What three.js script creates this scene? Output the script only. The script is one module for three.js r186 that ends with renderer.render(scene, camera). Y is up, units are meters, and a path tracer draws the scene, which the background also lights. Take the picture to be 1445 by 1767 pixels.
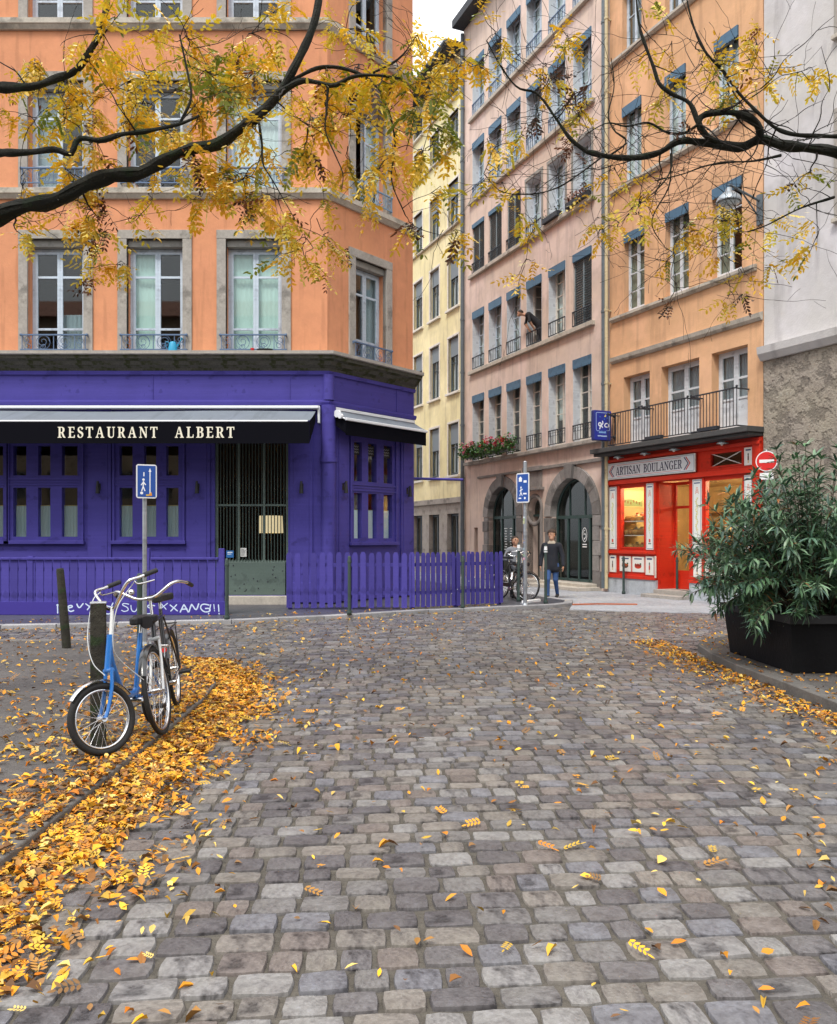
import * as THREE from 'three';
import { mergeGeometries, toCreasedNormals, mergeVertices } from 'three/addons/utils/BufferGeometryUtils.js';
import { RoundedBoxGeometry } from 'three/addons/geometries/RoundedBoxGeometry.js';
import { MarchingCubes } from 'three/addons/objects/MarchingCubes.js';
import { FontLoader } from 'three/addons/loaders/FontLoader.js';
import { TextGeometry } from 'three/addons/geometries/TextGeometry.js';

// ---------------------------------------------------------------- camera, sky, sun, exposure
const scene = new THREE.Scene();
const FOCAL = 1400, PHOTO_W = 1445, PHOTO_H = 1767, HORIZON = 926, EYE = 1.6;
const camera = new THREE.PerspectiveCamera(2 * Math.atan(PHOTO_H / 2 / FOCAL) * 180 / Math.PI, PHOTO_W / PHOTO_H, 0.05, 400);
camera.position.set(0, EYE, 0);
camera.lookAt(0, EYE, -10);
camera.setViewOffset(PHOTO_W, PHOTO_H, 0, PHOTO_H / 2 - HORIZON, PHOTO_W, PHOTO_H);
camera.updateProjectionMatrix();

const skyW = 128, skyH = 64, skyData = new Float32Array(skyW * skyH * 4);
for (let j = 0; j < skyH; j++) for (let i = 0; i < skyW; i++) {
  const el = (j + 0.5) / skyH * 2 - 1;                       // -1 nadir .. 1 zenith
  const a = i / skyW * Math.PI * 2;
  const cloud = 1 + 0.05 * Math.sin(a * 3 + 1.3 + el * 4) + 0.04 * Math.sin(a * 7 + el * 9);
  const up = Math.max(0, Math.sin(el * Math.PI / 2)), b = el > 0 ? (0.50 + 0.80 * up) * cloud : 0.25;   // overcast: brightest overhead
  const k = (j * skyW + i) * 4;
  skyData[k] = b * 0.975; skyData[k + 1] = b * 1.0; skyData[k + 2] = b * 1.05; skyData[k + 3] = 1;
}
const sky = new THREE.DataTexture(skyData, skyW, skyH, THREE.RGBAFormat, THREE.FloatType);
sky.mapping = THREE.EquirectangularReflectionMapping; sky.magFilter = THREE.LinearFilter; sky.needsUpdate = true;
scene.background = sky; scene.environment = sky;

const sun = new THREE.DirectionalLight(new THREE.Color(1, 0.95, 0.87), 1.5);
sun.position.set(-12, 46, 8); sun.target.position.set(0, 4, -16);
sun.castShadow = true; sun.shadow.radius = 26; sun.shadow.mapSize.set(2048, 2048);
Object.assign(sun.shadow.camera, { left: -30, right: 30, top: 30, bottom: -30, near: 1, far: 120 });
scene.add(sun, sun.target);

const renderer = new THREE.WebGLRenderer({ antialias: true });
renderer.setSize(837, 1024);
renderer.shadowMap.enabled = true;
renderer.toneMapping = THREE.LinearToneMapping;
renderer.toneMappingExposure = 1.85;

// ---------------------------------------------------------------- small helpers
let seed = 20241;
const rnd = () => { seed = (seed + 0x6D2B79F5) | 0; let t = Math.imul(seed ^ (seed >>> 15), 1 | seed); t = (t + Math.imul(t ^ (t >>> 7), 61 | t)) ^ t; return ((t ^ (t >>> 14)) >>> 0) / 4294967296; };
const rr = (a, b) => a + (b - a) * rnd();
const pick = a => a[Math.floor(rnd() * a.length)];
const V = (x, y, z) => new THREE.Vector3(x, y, z);
const TAU = Math.PI * 2;
// a sighting in the photograph, with the depth in metres that was worked out for it, to a point in the place
const survey = (px, py, depth) => V((px - PHOTO_W / 2) / FOCAL * depth, EYE + (HORIZON - py) / FOCAL * depth, -depth);

const used = {};
function numbered(n) { used[n] = (used[n] ?? -1) + 1; return used[n] ? n + '_' + String(used[n]).padStart(3, '0') : n; }
function tag(o, label, category, group) { o.userData.label = label; o.userData.category = category; if (group) o.userData.group = group; return o; }
function thing(name, label, category, p = [0, 0, 0], turn = 0, group) {
  const o = new THREE.Group(); o.name = numbered(name); o.position.set(...p); o.rotation.y = turn; scene.add(o); return tag(o, label, category, group);
}
function structure(o) { o.userData.kind = 'structure'; return o; }
function sub(name, parent, p = [0, 0, 0], turn = 0) { const o = new THREE.Group(); o.name = name; o.position.set(...p); o.rotation.y = turn; parent.add(o); return o; }

// geometry: every helper returns non-indexed geometry with position, normal and uv in metres
function boxUV(g) {
  const p = g.attributes.position, n = g.attributes.normal, uv = new Float32Array(p.count * 2);
  for (let i = 0; i < p.count; i++) {
    const ax = Math.abs(n.getX(i)), ay = Math.abs(n.getY(i)), az = Math.abs(n.getZ(i));
    if (ay > ax && ay > az) { uv[2 * i] = p.getX(i); uv[2 * i + 1] = p.getZ(i); }
    else if (ax > az) { uv[2 * i] = p.getZ(i); uv[2 * i + 1] = p.getY(i); }
    else { uv[2 * i] = p.getX(i); uv[2 * i + 1] = p.getY(i); }
  }
  g.setAttribute('uv', new THREE.BufferAttribute(uv, 2)); return g;
}
function plain(g) {
  if (g.index) g = g.toNonIndexed();
  for (const k of Object.keys(g.attributes)) if (!['position', 'normal', 'uv'].includes(k)) g.deleteAttribute(k);
  if (!g.attributes.normal) g.computeVertexNormals();
  g.morphAttributes = {}; g.clearGroups?.();
  return g;
}
function join(list, keepUV) {
  const a = (Array.isArray(list) ? list.flat(9) : [list]).map(plain);
  let g = a.length === 1 ? a[0] : mergeGeometries(keepUV ? a : a.map(q => { q.deleteAttribute('uv'); return q; }));
  if (!keepUV) boxUV(g);
  return g;
}
function mesh(name, geos, mat, parent = scene, keepUV) {
  const m = new THREE.Mesh(join(geos, keepUV), mat);
  m.name = parent === scene ? numbered(name) : name; m.castShadow = m.receiveShadow = true; parent.add(m); return m;
}
// box by extents
const bx = (x0, x1, y0, y1, z0, z1) => new THREE.BoxGeometry(Math.abs(x1 - x0), Math.abs(y1 - y0), Math.abs(z1 - z0)).translate((x0 + x1) / 2, (y0 + y1) / 2, (z0 + z1) / 2);
const rb = (x0, x1, y0, y1, z0, z1, r = 0.008, s = 1) => new RoundedBoxGeometry(Math.abs(x1 - x0), Math.abs(y1 - y0), Math.abs(z1 - z0), s, r).translate((x0 + x1) / 2, (y0 + y1) / 2, (z0 + z1) / 2);
function bar(a, b, r, r2 = r, seg = 8) {
  const d = b.clone().sub(a), g = new THREE.CylinderGeometry(r2, r, d.length(), seg);
  g.translate(0, d.length() / 2, 0); g.applyQuaternion(new THREE.Quaternion().setFromUnitVectors(V(0, 1, 0), d.normalize())); return g.translate(a.x, a.y, a.z);
}
const tube = (pts, r, n = pts.length * 4, seg = 6, closed = false) => new THREE.TubeGeometry(new THREE.CatmullRomCurve3(pts.map(p => p.isVector3 ? p : V(...p)), closed, 'catmullrom', 0.5), n, r, seg, closed);
const ball = (x, y, z, r, w = 10, h = 8) => new THREE.SphereGeometry(r, w, h).translate(x, y, z);
const cyl = (x, y0, y1, z, r0, r1 = r0, seg = 16) => new THREE.CylinderGeometry(r1, r0, y1 - y0, seg).translate(x, (y0 + y1) / 2, z);
const lathe = (pts, seg = 24) => new THREE.LatheGeometry(pts.map(p => new THREE.Vector2(...p)), seg);
const ring = (x, y, z, R, r, a = 8, b = 36) => new THREE.TorusGeometry(R, r, a, b).translate(x, y, z);
// slab of a plan outline given as [x, depth] pairs, top at y1
function slab(outline, y0, y1, holes = []) {
  const s = new THREE.Shape(outline.map(([x, z]) => new THREE.Vector2(x, z)));
  for (const h of holes) s.holes.push(new THREE.Path(h.map(([x, z]) => new THREE.Vector2(x, z))));
  return new THREE.ExtrudeGeometry(s, { depth: y1 - y0, bevelEnabled: false }).rotateX(-Math.PI / 2).translate(0, y0, 0);
}
// a wall standing in the plane z = 0, thick backwards, with rectangular or given holes
function wall(x0, x1, y0, y1, holes, thick = 0.4, z = 0) {
  const s = new THREE.Shape([[x0, y0], [x1, y0], [x1, y1], [x0, y1]].map(p => new THREE.Vector2(...p)));
  for (const h of holes) s.holes.push(h.isPath ? h : new THREE.Path([[h[0], h[2]], [h[0], h[3]], [h[1], h[3]], [h[1], h[2]]].map(p => new THREE.Vector2(...p))));
  return new THREE.ExtrudeGeometry(s, { depth: thick, bevelEnabled: false, curveSegments: 20 }).translate(0, 0, z - thick);
}
function archHole(cx, half, y0, spring) {
  const p = new THREE.Path(); p.isPath = true;
  p.moveTo(cx - half, y0); p.lineTo(cx - half, spring); p.absarc(cx, spring, half, Math.PI, 0, true); p.lineTo(cx + half, y0); p.closePath(); return p;
}
// sweep of a profile [[out, up] ...] along a plan path [[x, z] ...] (z as in the place), mitred; outward is to the right of the walk
function sweep(profile, path, caps = true) {
  const n = path.length, pts = [];
  for (let i = 0; i < n; i++) {
    const d0 = i > 0 ? norm2(path[i], path[i - 1]) : norm2(path[1], path[0]), d1 = i < n - 1 ? norm2(path[i + 1], path[i]) : d0;
    const n0 = [-d0[1], d0[0]], n1 = [-d1[1], d1[0]];
    let m = [n0[0] + n1[0], n0[1] + n1[1]]; const k = 2 / (m[0] * m[0] + m[1] * m[1]); m = [m[0] * k, m[1] * k];
    pts.push(profile.map(([o, u]) => [path[i][0] + m[0] * o, u, path[i][1] + m[1] * o]));
  }
  const pos = [], q = profile.length;
  const tri = (a, b, c) => pos.push(...a, ...b, ...c);
  for (let i = 0; i < n - 1; i++) for (let j = 0; j < q; j++) {
    const a = pts[i][j], b = pts[i + 1][j], c = pts[i + 1][(j + 1) % q], d = pts[i][(j + 1) % q]; tri(a, b, c); tri(a, c, d);
  }
  if (caps) for (const [e, f] of [[pts[0], 1], [pts[n - 1], -1]]) {
    const idx = THREE.ShapeUtils.triangulateShape(profile.map(p => new THREE.Vector2(...p)), []);
    for (const [a, b, c] of idx) f > 0 ? tri(e[a], e[b], e[c]) : tri(e[a], e[c], e[b]);
  }
  const g = new THREE.BufferGeometry(); g.setAttribute('position', new THREE.Float32BufferAttribute(pos, 3)); g.computeVertexNormals(); return g;
}
function norm2(a, b) { const x = a[0] - b[0], y = a[1] - b[1], l = Math.hypot(x, y); return [x / l, y / l]; }

// ---------------------------------------------------------------- textures (what surfaces are made of)
function noiseGrid(n, s) { const a = new Float32Array(n * n); let t = s; for (let i = 0; i < n * n; i++) { t = Math.imul(t ^ (t >>> 15), 0x2c1b3c6d) + 0x9E3779B9 | 0; let q = t; q = Math.imul(q ^ (q >>> 16), 0x45d9f3b); q ^= q >>> 16; a[i] = (q >>> 0) / 4294967296; } return a; }
function fbm(size, cells, oct, s, gain = 0.5, sx = 1, sy = 1) {        // periodic value noise, 0..1
  const out = new Float32Array(size * size); let amp = 1, tot = 0, c = cells;
  for (let o = 0; o < oct; o++) {
    const cx = Math.max(1, Math.round(c * sx)), cy = Math.max(1, Math.round(c * sy)), n = Math.max(cx, cy), g = noiseGrid(n, s + o * 7919 + 1);
    for (let y = 0; y < size; y++) {
      const fy = y / size * cy, y0 = Math.floor(fy), ty = fy - y0, sy2 = ty * ty * (3 - 2 * ty), r0 = (y0 % cy) * n, r1 = ((y0 + 1) % cy) * n;
      for (let x = 0; x < size; x++) {
        const fx = x / size * cx, x0 = Math.floor(fx), tx = fx - x0, u = tx * tx * (3 - 2 * tx), a = x0 % cx, b = (x0 + 1) % cx;
        const top = g[r0 + a] * (1 - u) + g[r0 + b] * u, bot = g[r1 + a] * (1 - u) + g[r1 + b] * u;
        out[y * size + x] += amp * (top * (1 - sy2) + bot * sy2);
      }
    }
    tot += amp; amp *= gain; c *= 2; if (c > size / 2) break;
  }
  for (let i = 0; i < out.length; i++) out[i] /= tot; return out;
}
function texture(size, fn, metres, srgb) {
  const d = new Uint8Array(size * size * 4);
  for (let i = 0; i < size * size; i++) { const c = fn(i); for (let k = 0; k < 3; k++) d[4 * i + k] = Math.max(0, Math.min(255, (Array.isArray(c) ? c[k] : c) * 255)); d[4 * i + 3] = 255; }
  const t = new THREE.DataTexture(d, size, size, THREE.RGBAFormat); t.wrapS = t.wrapT = THREE.RepeatWrapping; t.magFilter = THREE.LinearFilter; t.minFilter = THREE.LinearMipmapLinearFilter; t.generateMipmaps = true;
  t.repeat.set(1 / metres, 1 / metres); if (srgb) t.colorSpace = THREE.SRGBColorSpace; t.needsUpdate = true; return t;
}
const smooth = (a, b, x) => { const t = Math.max(0, Math.min(1, (x - a) / (b - a))); return t * t * (3 - 2 * t); };
const lerp = (a, b, t) => a + (b - a) * t;
const S = 512;
const coarse = fbm(S, 3, 4, 11, 0.55), fine = fbm(S, 48, 3, 23, 0.6), mid = fbm(S, 10, 4, 37, 0.55), streak = fbm(S, 4, 4, 53, 0.6, 8, 1), patch = fbm(S, 5, 5, 71, 0.6), grain = fbm(S, 2, 5, 97, 0.6, 1, 24);
// values are multipliers of the paint's own colour, linear
const stuccoMap = texture(S, i => { const st = smooth(0.55, 0.8, streak[i]) * 0.16, pt = smooth(0.56, 0.75, patch[i]) * 0.12; const b = 0.83 + 0.16 * (coarse[i] - 0.5) + 0.12 * (mid[i] - 0.5) + 0.1 * (fine[i] - 0.5) - st * 0.8 + pt * 0.5; return [b, b * (0.99 + 0.03 * (mid[i] - 0.5)), b * (1 + 0.08 * (patch[i] - 0.5))]; }, 5);
const stuccoBump = texture(S, i => 0.6 * fine[i] + 0.4 * mid[i], 1.3);
const oldStuccoMap = texture(S, i => { const st = smooth(0.5, 0.78, streak[i]) * 0.15, pt = smooth(0.5, 0.66, patch[i]) * 0.2; const b = 0.84 + 0.2 * (coarse[i] - 0.5) + 0.2 * (mid[i] - 0.5) + 0.1 * (fine[i] - 0.5) - st + pt * 0.6; return [b, b * (1 - 0.05 * st), b * (1 + 0.16 * (patch[i] - 0.5))]; }, 6.3);
const stoneMap = texture(S, i => { const b = 0.78 + 0.3 * (mid[i] - 0.5) + 0.25 * (fine[i] - 0.5) - 0.3 * smooth(0.55, 0.8, patch[i]); return [b, b * 0.985, b * (0.95 + 0.06 * coarse[i])]; }, 1.7);
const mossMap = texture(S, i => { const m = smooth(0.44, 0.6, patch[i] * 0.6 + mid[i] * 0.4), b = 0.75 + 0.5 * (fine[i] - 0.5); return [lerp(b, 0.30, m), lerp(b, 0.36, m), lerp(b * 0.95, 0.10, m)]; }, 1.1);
const paintMap = texture(S, i => { const b = 0.86 + 0.2 * (grain[i] - 0.5) + 0.24 * (coarse[i] - 0.5) + 0.06 * (fine[i] - 0.5) - 0.2 * smooth(0.66, 0.78, mid[i]); return [b, b, b * (1 + 0.05 * (mid[i] - 0.5))]; }, 1.9);
const asphaltMap = texture(S, i => { const b = 0.72 + 0.5 * (fine[i] - 0.5) + 0.35 * (coarse[i] - 0.5) + 0.2 * (mid[i] - 0.5); return [b, b, b * 1.02]; }, 2.3);
const asphaltBump = texture(S, i => fine[i], 0.7);
const rubbleMap = texture(S, i => { const k = smooth(0.36, 0.6, mid[i]), b = lerp(0.62, 0.92, k) + 0.5 * (fine[i] - 0.5) + 0.25 * (patch[i] - 0.5); return [b, b * lerp(0.94, 0.98, patch[i]), b * lerp(0.85, 0.95, coarse[i])]; }, 1.7);
const rubbleBump = texture(S, i => 0.6 * smooth(0.36, 0.6, mid[i]) + 0.4 * fine[i], 1.7);
const barkMap = texture(S, i => { const m = smooth(0.5, 0.66, patch[i]); const b = 0.7 + 0.7 * (mid[i] - 0.5) + 0.3 * (fine[i] - 0.5); return [b * lerp(1, 0.65, m), b * lerp(0.95, 1.25, m), b * lerp(0.85, 0.45, m)]; }, 0.5);
const barkBump = texture(S, i => 0.5 * mid[i] + 0.5 * fine[i], 0.35);
const dirtMap = texture(S, i => { const b = 0.75 + 0.5 * (fine[i] - 0.5) + 0.3 * (patch[i] - 0.5); return [b, b * 0.96, b * 0.9]; }, 1.3);
const roughMap = texture(S, i => 0.55 + 0.45 * (0.5 * coarse[i] + 0.5 * mid[i]), 2.7);

const std = (rgb, o = {}) => { const m = new THREE.MeshStandardMaterial({ roughness: 0.85, ...o }); m.color.setRGB(...rgb); return m; };
const phys = (rgb, o = {}) => { const m = new THREE.MeshPhysicalMaterial({ roughness: 0.5, ...o }); m.color.setRGB(...rgb); return m; };
const M = {
  orange: std([0.79, 0.345, 0.175], { map: stuccoMap, bumpMap: stuccoBump, bumpScale: 0.004, roughness: 0.92 }),
  pink: std([0.78, 0.62, 0.53], { map: oldStuccoMap, bumpMap: stuccoBump, bumpScale: 0.006, roughness: 0.95 }),
  yellow: std([0.93, 0.84, 0.50], { map: oldStuccoMap, bumpMap: stuccoBump, bumpScale: 0.005, roughness: 0.95 }),
  apricot: std([0.80, 0.47, 0.265], { map: oldStuccoMap, bumpMap: stuccoBump, bumpScale: 0.005, roughness: 0.95 }),
  palegrey: std([0.66, 0.64, 0.64], { map: oldStuccoMap, bumpMap: stuccoBump, bumpScale: 0.005, roughness: 0.95 }),
  rubble: std([0.34, 0.31, 0.27], { map: rubbleMap, bumpMap: rubbleBump, bumpScale: 0.03, roughness: 0.97 }),
  stone: std([0.46, 0.43, 0.385], { map: stoneMap, bumpMap: stuccoBump, bumpScale: 0.004, roughness: 0.92 }),
  palestone: std([0.60, 0.555, 0.47], { map: stoneMap, bumpMap: stuccoBump, bumpScale: 0.004, roughness: 0.92 }),
  darkstone: std([0.30, 0.28, 0.26], { map: stoneMap, bumpMap: stuccoBump, bumpScale: 0.006, roughness: 0.92 }),
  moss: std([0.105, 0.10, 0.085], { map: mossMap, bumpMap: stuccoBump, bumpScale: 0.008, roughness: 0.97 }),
  purple: phys([0.084, 0.070, 0.345], { specularIntensity: 0.35, map: paintMap, bumpMap: stuccoBump, bumpScale: 0.0015, roughness: 0.5 }),
  purpleOld: phys([0.080, 0.066, 0.33], { specularIntensity: 0.35, map: paintMap, bumpMap: stuccoBump, bumpScale: 0.003, roughness: 0.62 }),
  white: std([0.72, 0.76, 0.80], { map: paintMap, roughness: 0.5 }),
  creamWhite: std([0.80, 0.76, 0.68], { map: paintMap, roughness: 0.55 }),
  bluewhite: std([0.60, 0.70, 0.80], { map: paintMap, roughness: 0.5 }),
  valance: std([0.075, 0.165, 0.26], { map: paintMap, roughness: 0.6 }),
  slateShutter: std([0.20, 0.255, 0.28], { map: paintMap, roughness: 0.6 }),
  greyshutter: std([0.30, 0.29, 0.26], { map: paintMap, roughness: 0.7 }),
  iron: std([0.035, 0.04, 0.05], { roughness: 0.55, metalness: 0.2 }),
  blueIron: std([0.10, 0.16, 0.27], { roughness: 0.5 }),
  pipe: std([0.13, 0.165, 0.19], { map: paintMap, roughness: 0.55 }),
  creamPipe: std([0.66, 0.56, 0.34], { map: paintMap, roughness: 0.6 }),
  greenIron: std([0.045, 0.075, 0.065], { map: paintMap, roughness: 0.6 }),
  greenPanel: std([0.11, 0.155, 0.135], { map: paintMap, bumpMap: stuccoBump, bumpScale: 0.004, roughness: 0.55 }),
  teal: std([0.035, 0.075, 0.07], { map: paintMap, roughness: 0.5 }),
  darkRoom: std([0.15, 0.095, 0.065], { map: paintMap, roughness: 0.7 }),  // restaurant interior, darkened in its colour so door and windows look shaded
  room: std([0.30, 0.28, 0.25], { roughness: 1 }),
  black: std([0.012, 0.012, 0.014], { roughness: 0.55 }),
  blackCloth: phys([0.006, 0.006, 0.009], { roughness: 1, specularIntensity: 0.1 }),
  linen: std([0.38, 0.43, 0.43], { roughness: 0.95 }),  // white curtain cloth with the awning shade put into its colour
  greyCloth: std([0.19, 0.22, 0.255], { map: stuccoMap, roughness: 0.9 }),
  glass: phys([0.92, 0.97, 0.96], { transmission: 1, roughness: 0.02, thickness: 0, ior: 1.5 }),
  smokeglass: phys([0.55, 0.62, 0.62], { transmission: 1, roughness: 0.03, thickness: 0, ior: 1.52 }),
  curtain: std([0.60, 0.73, 0.69], { roughness: 0.95 }),
  lace: std([0.75, 0.78, 0.80], { roughness: 0.95 }),
  red: std([0.70, 0.034, 0.012], { map: paintMap, roughness: 0.42 }),
  roof: std([0.045, 0.05, 0.06], { map: paintMap, roughness: 0.7 }),
  asphalt: std([0.125, 0.115, 0.105], { map: asphaltMap, bumpMap: asphaltBump, bumpScale: 0.006, roughnessMap: roughMap, roughness: 0.75 }),
  lane: std([0.42, 0.435, 0.46], { map: asphaltMap, bumpMap: asphaltBump, bumpScale: 0.004, roughness: 0.8 }),
  wetwalk: std([0.10, 0.10, 0.115], { map: asphaltMap, bumpMap: asphaltBump, bumpScale: 0.004, roughnessMap: roughMap, roughness: 0.5 }),
  joint: std([0.115, 0.105, 0.09], { map: dirtMap, bumpMap: asphaltBump, bumpScale: 0.01, roughness: 0.95 }),
  granite: std([0.33, 0.33, 0.33], { map: stoneMap, bumpMap: asphaltBump, bumpScale: 0.003, roughness: 0.75 }),
  darkgranite: std([0.17, 0.165, 0.155], { map: stoneMap, bumpMap: asphaltBump, bumpScale: 0.004, roughness: 0.75 }),
  bark: std([0.017, 0.018, 0.012], { map: barkMap, bumpMap: barkBump, bumpScale: 0.02, roughness: 0.95 }),
  twig: std([0.020, 0.016, 0.014], { roughness: 0.95 }),
  oldwood: std([0.045, 0.043, 0.035], { map: barkMap, bumpMap: barkBump, bumpScale: 0.01, roughness: 0.9 }),
  chrome: std([0.72, 0.72, 0.72], { metalness: 1, roughness: 0.25 }),
  zinc: std([0.50, 0.53, 0.56], { metalness: 0.75, roughness: 0.45, map: paintMap }),
  rubber: std([0.014, 0.014, 0.014], { roughness: 0.85 }),
  bikeblue: phys([0.010, 0.14, 0.46], { roughness: 0.35, clearcoat: 0.6 }),
  bikeblack: phys([0.012, 0.012, 0.013], { roughness: 0.35, clearcoat: 0.6 }),
  bikewhite: phys([0.70, 0.71, 0.70], { roughness: 0.4, clearcoat: 0.5 }),
  signwhite: std([0.82, 0.83, 0.84], { roughness: 0.45 }),
  signred: std([0.66, 0.02, 0.02], { roughness: 0.45 }),
  leafGreen: phys([0.05, 0.12, 0.035], { roughness: 0.55, transmission: 0, vertexColors: false }),
};
function painted(w, h, draw, o = {}) {
  const c = document.createElement('canvas'); c.width = w; c.height = h; draw(c.getContext('2d'), w, h);
  const t = new THREE.CanvasTexture(c); t.colorSpace = THREE.SRGBColorSpace; t.magFilter = THREE.LinearFilter;
  return new THREE.MeshStandardMaterial({ map: t, roughness: 0.55, ...o });
}
const card = (w, h, x, y, z) => new THREE.PlaneGeometry(w, h).translate(x, y, z);

// ---------------------------------------------------------------- the ground
const kerbFront = [[-14, 13.1], [-9, 13.7], [-6.33, 14.18], [-3.44, 14.93], [-1.82, 15.66], [0.21, 16.97], [1.73, 17.64], [3.0, 18.25], [3.55, 18.8], [3.72, 19.6], [3.2, 21.2]];
const frontWalk = [...kerbFront, [-1.5, 32.0], [-14, 32.0]];
const kerbBike = [[-2.0, 0.5], [-2.0, 3.5], [-2.02, 5.31], [-2.04, 6.5], [-2.07, 7.75], [-2.16, 8.6], [-2.36, 9.3], [-2.66, 9.9], [-3.05, 10.45], [-4.1, 11.7], [-5.4, 12.2], [-9, 12.3], [-14, 12.0]];
const bikeWalk = [...kerbBike, [-14, 0.5]];
const kerbPlanter = [[3.8, 0.5], [3.8, 6.0], [3.78, 8.4], [3.72, 9.5], [3.77, 10.4], [3.9, 11.3], [4.25, 12.1], [5.0, 12.9], [6.4, 13.5], [9, 13.9], [14, 14]];
const planterWalk = [...kerbPlanter, [14, 0.5]];
const lane = [[3.72, 19.6], [3.55, 18.8], [3.3, 17.75], [5.2, 17.1], [8.2, 16.4], [14, 15.6], [14, 45], [-10, 60], [-8, 45], [-1.4, 32.0], [3.2, 21.2]];
const inside = (poly, x, z) => { let c = false; for (let i = 0, j = poly.length - 1; i < poly.length; j = i++) { const [xi, zi] = poly[i], [xj, zj] = poly[j]; if ((zi > z) !== (zj > z) && x < (xj - xi) * (z - zi) / (zj - zi) + xi) c = !c; } return c; };
const distTo = (line, x, z) => { let b = 1e9; for (let i = 0; i < line.length - 1; i++) { const [ax, az] = line[i], [cx, cz] = line[i + 1], dx = cx - ax, dz = cz - az, t = Math.max(0, Math.min(1, ((x - ax) * dx + (z - az) * dz) / (dx * dx + dz * dz))); b = Math.min(b, Math.hypot(x - ax - dx * t, z - az - dz * t)); } return b; };

structure(mesh('ground', new THREE.PlaneGeometry(500, 500).rotateX(-Math.PI / 2).translate(0, -0.085, 0), M.joint));
const road = structure(mesh('road', slab([[-14, 0.4], [14, 0.4], [14, 20], [-14, 20]], -0.08, -0.013), M.joint));
const street = structure(mesh('side_street', slab(lane, -0.02, 0.006), M.lane));
const walkA = structure(mesh('restaurant_pavement', slab(frontWalk, -0.03, 0.066), M.wetwalk));
const walkB = structure(mesh('bicycle_pavement', slab(bikeWalk, -0.03, 0.05), M.asphalt));
const walkC = structure(mesh('planter_pavement', slab(planterWalk, -0.03, 0.096), M.asphalt));

// kerb stones laid along the edge of a pavement, each a stone of its own
function kerb(parent, line, top, width, mats, side, near, far) {
  for (let i = 0; i < line.length - 1; i++) {
    const [ax, az] = line[i], [cx, cz] = line[i + 1], L = Math.hypot(cx - ax, cz - az), n = Math.max(1, Math.round(L / 0.95));
    for (let k = 0; k < n; k++) {
      const t0 = k / n, t1 = (k + 1) / n, x = lerp(ax, cx, (t0 + t1) / 2), z = lerp(az, cz, (t0 + t1) / 2);
      if (z < near || z > far) continue;
      const len = L / n - 0.012 + (n === 1 ? 0.03 : 0);
      const g = new RoundedBoxGeometry(len, 0.2, width, 2, 0.014).translate(0, -0.1, side * (width / 2 - 0.012));
      const m = mesh('kerb_stone', g, pick(mats), parent);
      m.position.set(x, top + rr(-0.003, 0.004), -z); m.rotation.y = Math.atan2(cz - az, cx - ax) + rr(-0.008, 0.008);
    }
  }
}
const graniteTones = [0, 1, 2].map(k => std([0.34 + k * 0.05, 0.34 + k * 0.05, 0.345 + k * 0.05], { map: stoneMap, bumpMap: asphaltBump, bumpScale: 0.003, roughness: 0.75 }));
const darkTones = [0, 1, 2].map(k => std([0.13 + k * 0.03, 0.122 + k * 0.028, 0.11 + k * 0.025], { map: stoneMap, bumpMap: asphaltBump, bumpScale: 0.004, roughness: 0.75 }));
kerb(walkA, kerbFront, 0.072, 0.2, graniteTones, -1, 0, 40);
kerb(walkB, kerbBike, 0.055, 0.17, darkTones, -1, 3, 13);
kerb(walkC, kerbPlanter, 0.103, 0.2, darkTones, 1, 6, 14.5);
mesh('painted_line', slab([[3.3, 18.75], [4.2, 19.0], [5.1, 18.9], [5.1, 18.98], [4.2, 19.1], [3.28, 18.86]], 0.008, 0.035), std([0.55, 0.16, 0.07], { map: stoneMap }), street);

// cobbles: worn setts in uneven rows
function cobbleShape(k) {
  const n = 12, out = [], pos = [];
  for (let i = 0; i < n; i++) { const a = (i + 0.5) / n * TAU, c = Math.cos(a), s = Math.sin(a), q = Math.pow(Math.pow(Math.abs(c), 9) + Math.pow(Math.abs(s), 9), -1 / 9) * rr(0.475, 0.505); out.push([c * q, s * q]); }
  const lift = out.map(() => rr(-0.06, 0.05)), tilt = [rr(-0.05, 0.05), rr(-0.05, 0.05)], mid0 = [rr(-0.12, 0.12), rr(-0.12, 0.12)];
  const P = (i, f, y) => [out[i][0] * f, y + lift[i] * 0.35 + tilt[0] * out[i][0] + tilt[1] * out[i][1], out[i][1] * f];
  for (let i = 0; i < n; i++) {
    const j = (i + 1) % n, q = (a, b, c, d) => pos.push(...a, ...b, ...c, ...a, ...c, ...d);
    q(P(j, 1, -1), P(i, 1, -1), P(i, 0.98, -0.24), P(j, 0.98, -0.24));
    q(P(j, 0.98, -0.24), P(i, 0.98, -0.24), P(i, 0.93, -0.05), P(j, 0.93, -0.05));
    pos.push(...P(j, 0.93, -0.05), ...P(i, 0.93, -0.05), mid0[0], 0.01, mid0[1]);
  }
  let g = new THREE.BufferGeometry(); g.setAttribute('position', new THREE.Float32BufferAttribute(pos, 3));
  g = toCreasedNormals(g, 0.5);
  const p = g.attributes.position, uv = new Float32Array(p.count * 2), o = [k * 0.31, k * 0.47];
  for (let i = 0; i < p.count; i++) { uv[2 * i] = o[0] + p.getX(i) * 0.24; uv[2 * i + 1] = o[1] + p.getZ(i) * 0.17 + p.getY(i) * 0.06; }
  g.setAttribute('uv', new THREE.BufferAttribute(uv, 2)); return g;
}
const cobbleShapes = Array.from({ length: 10 }, (_, k) => cobbleShape(k));
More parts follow.
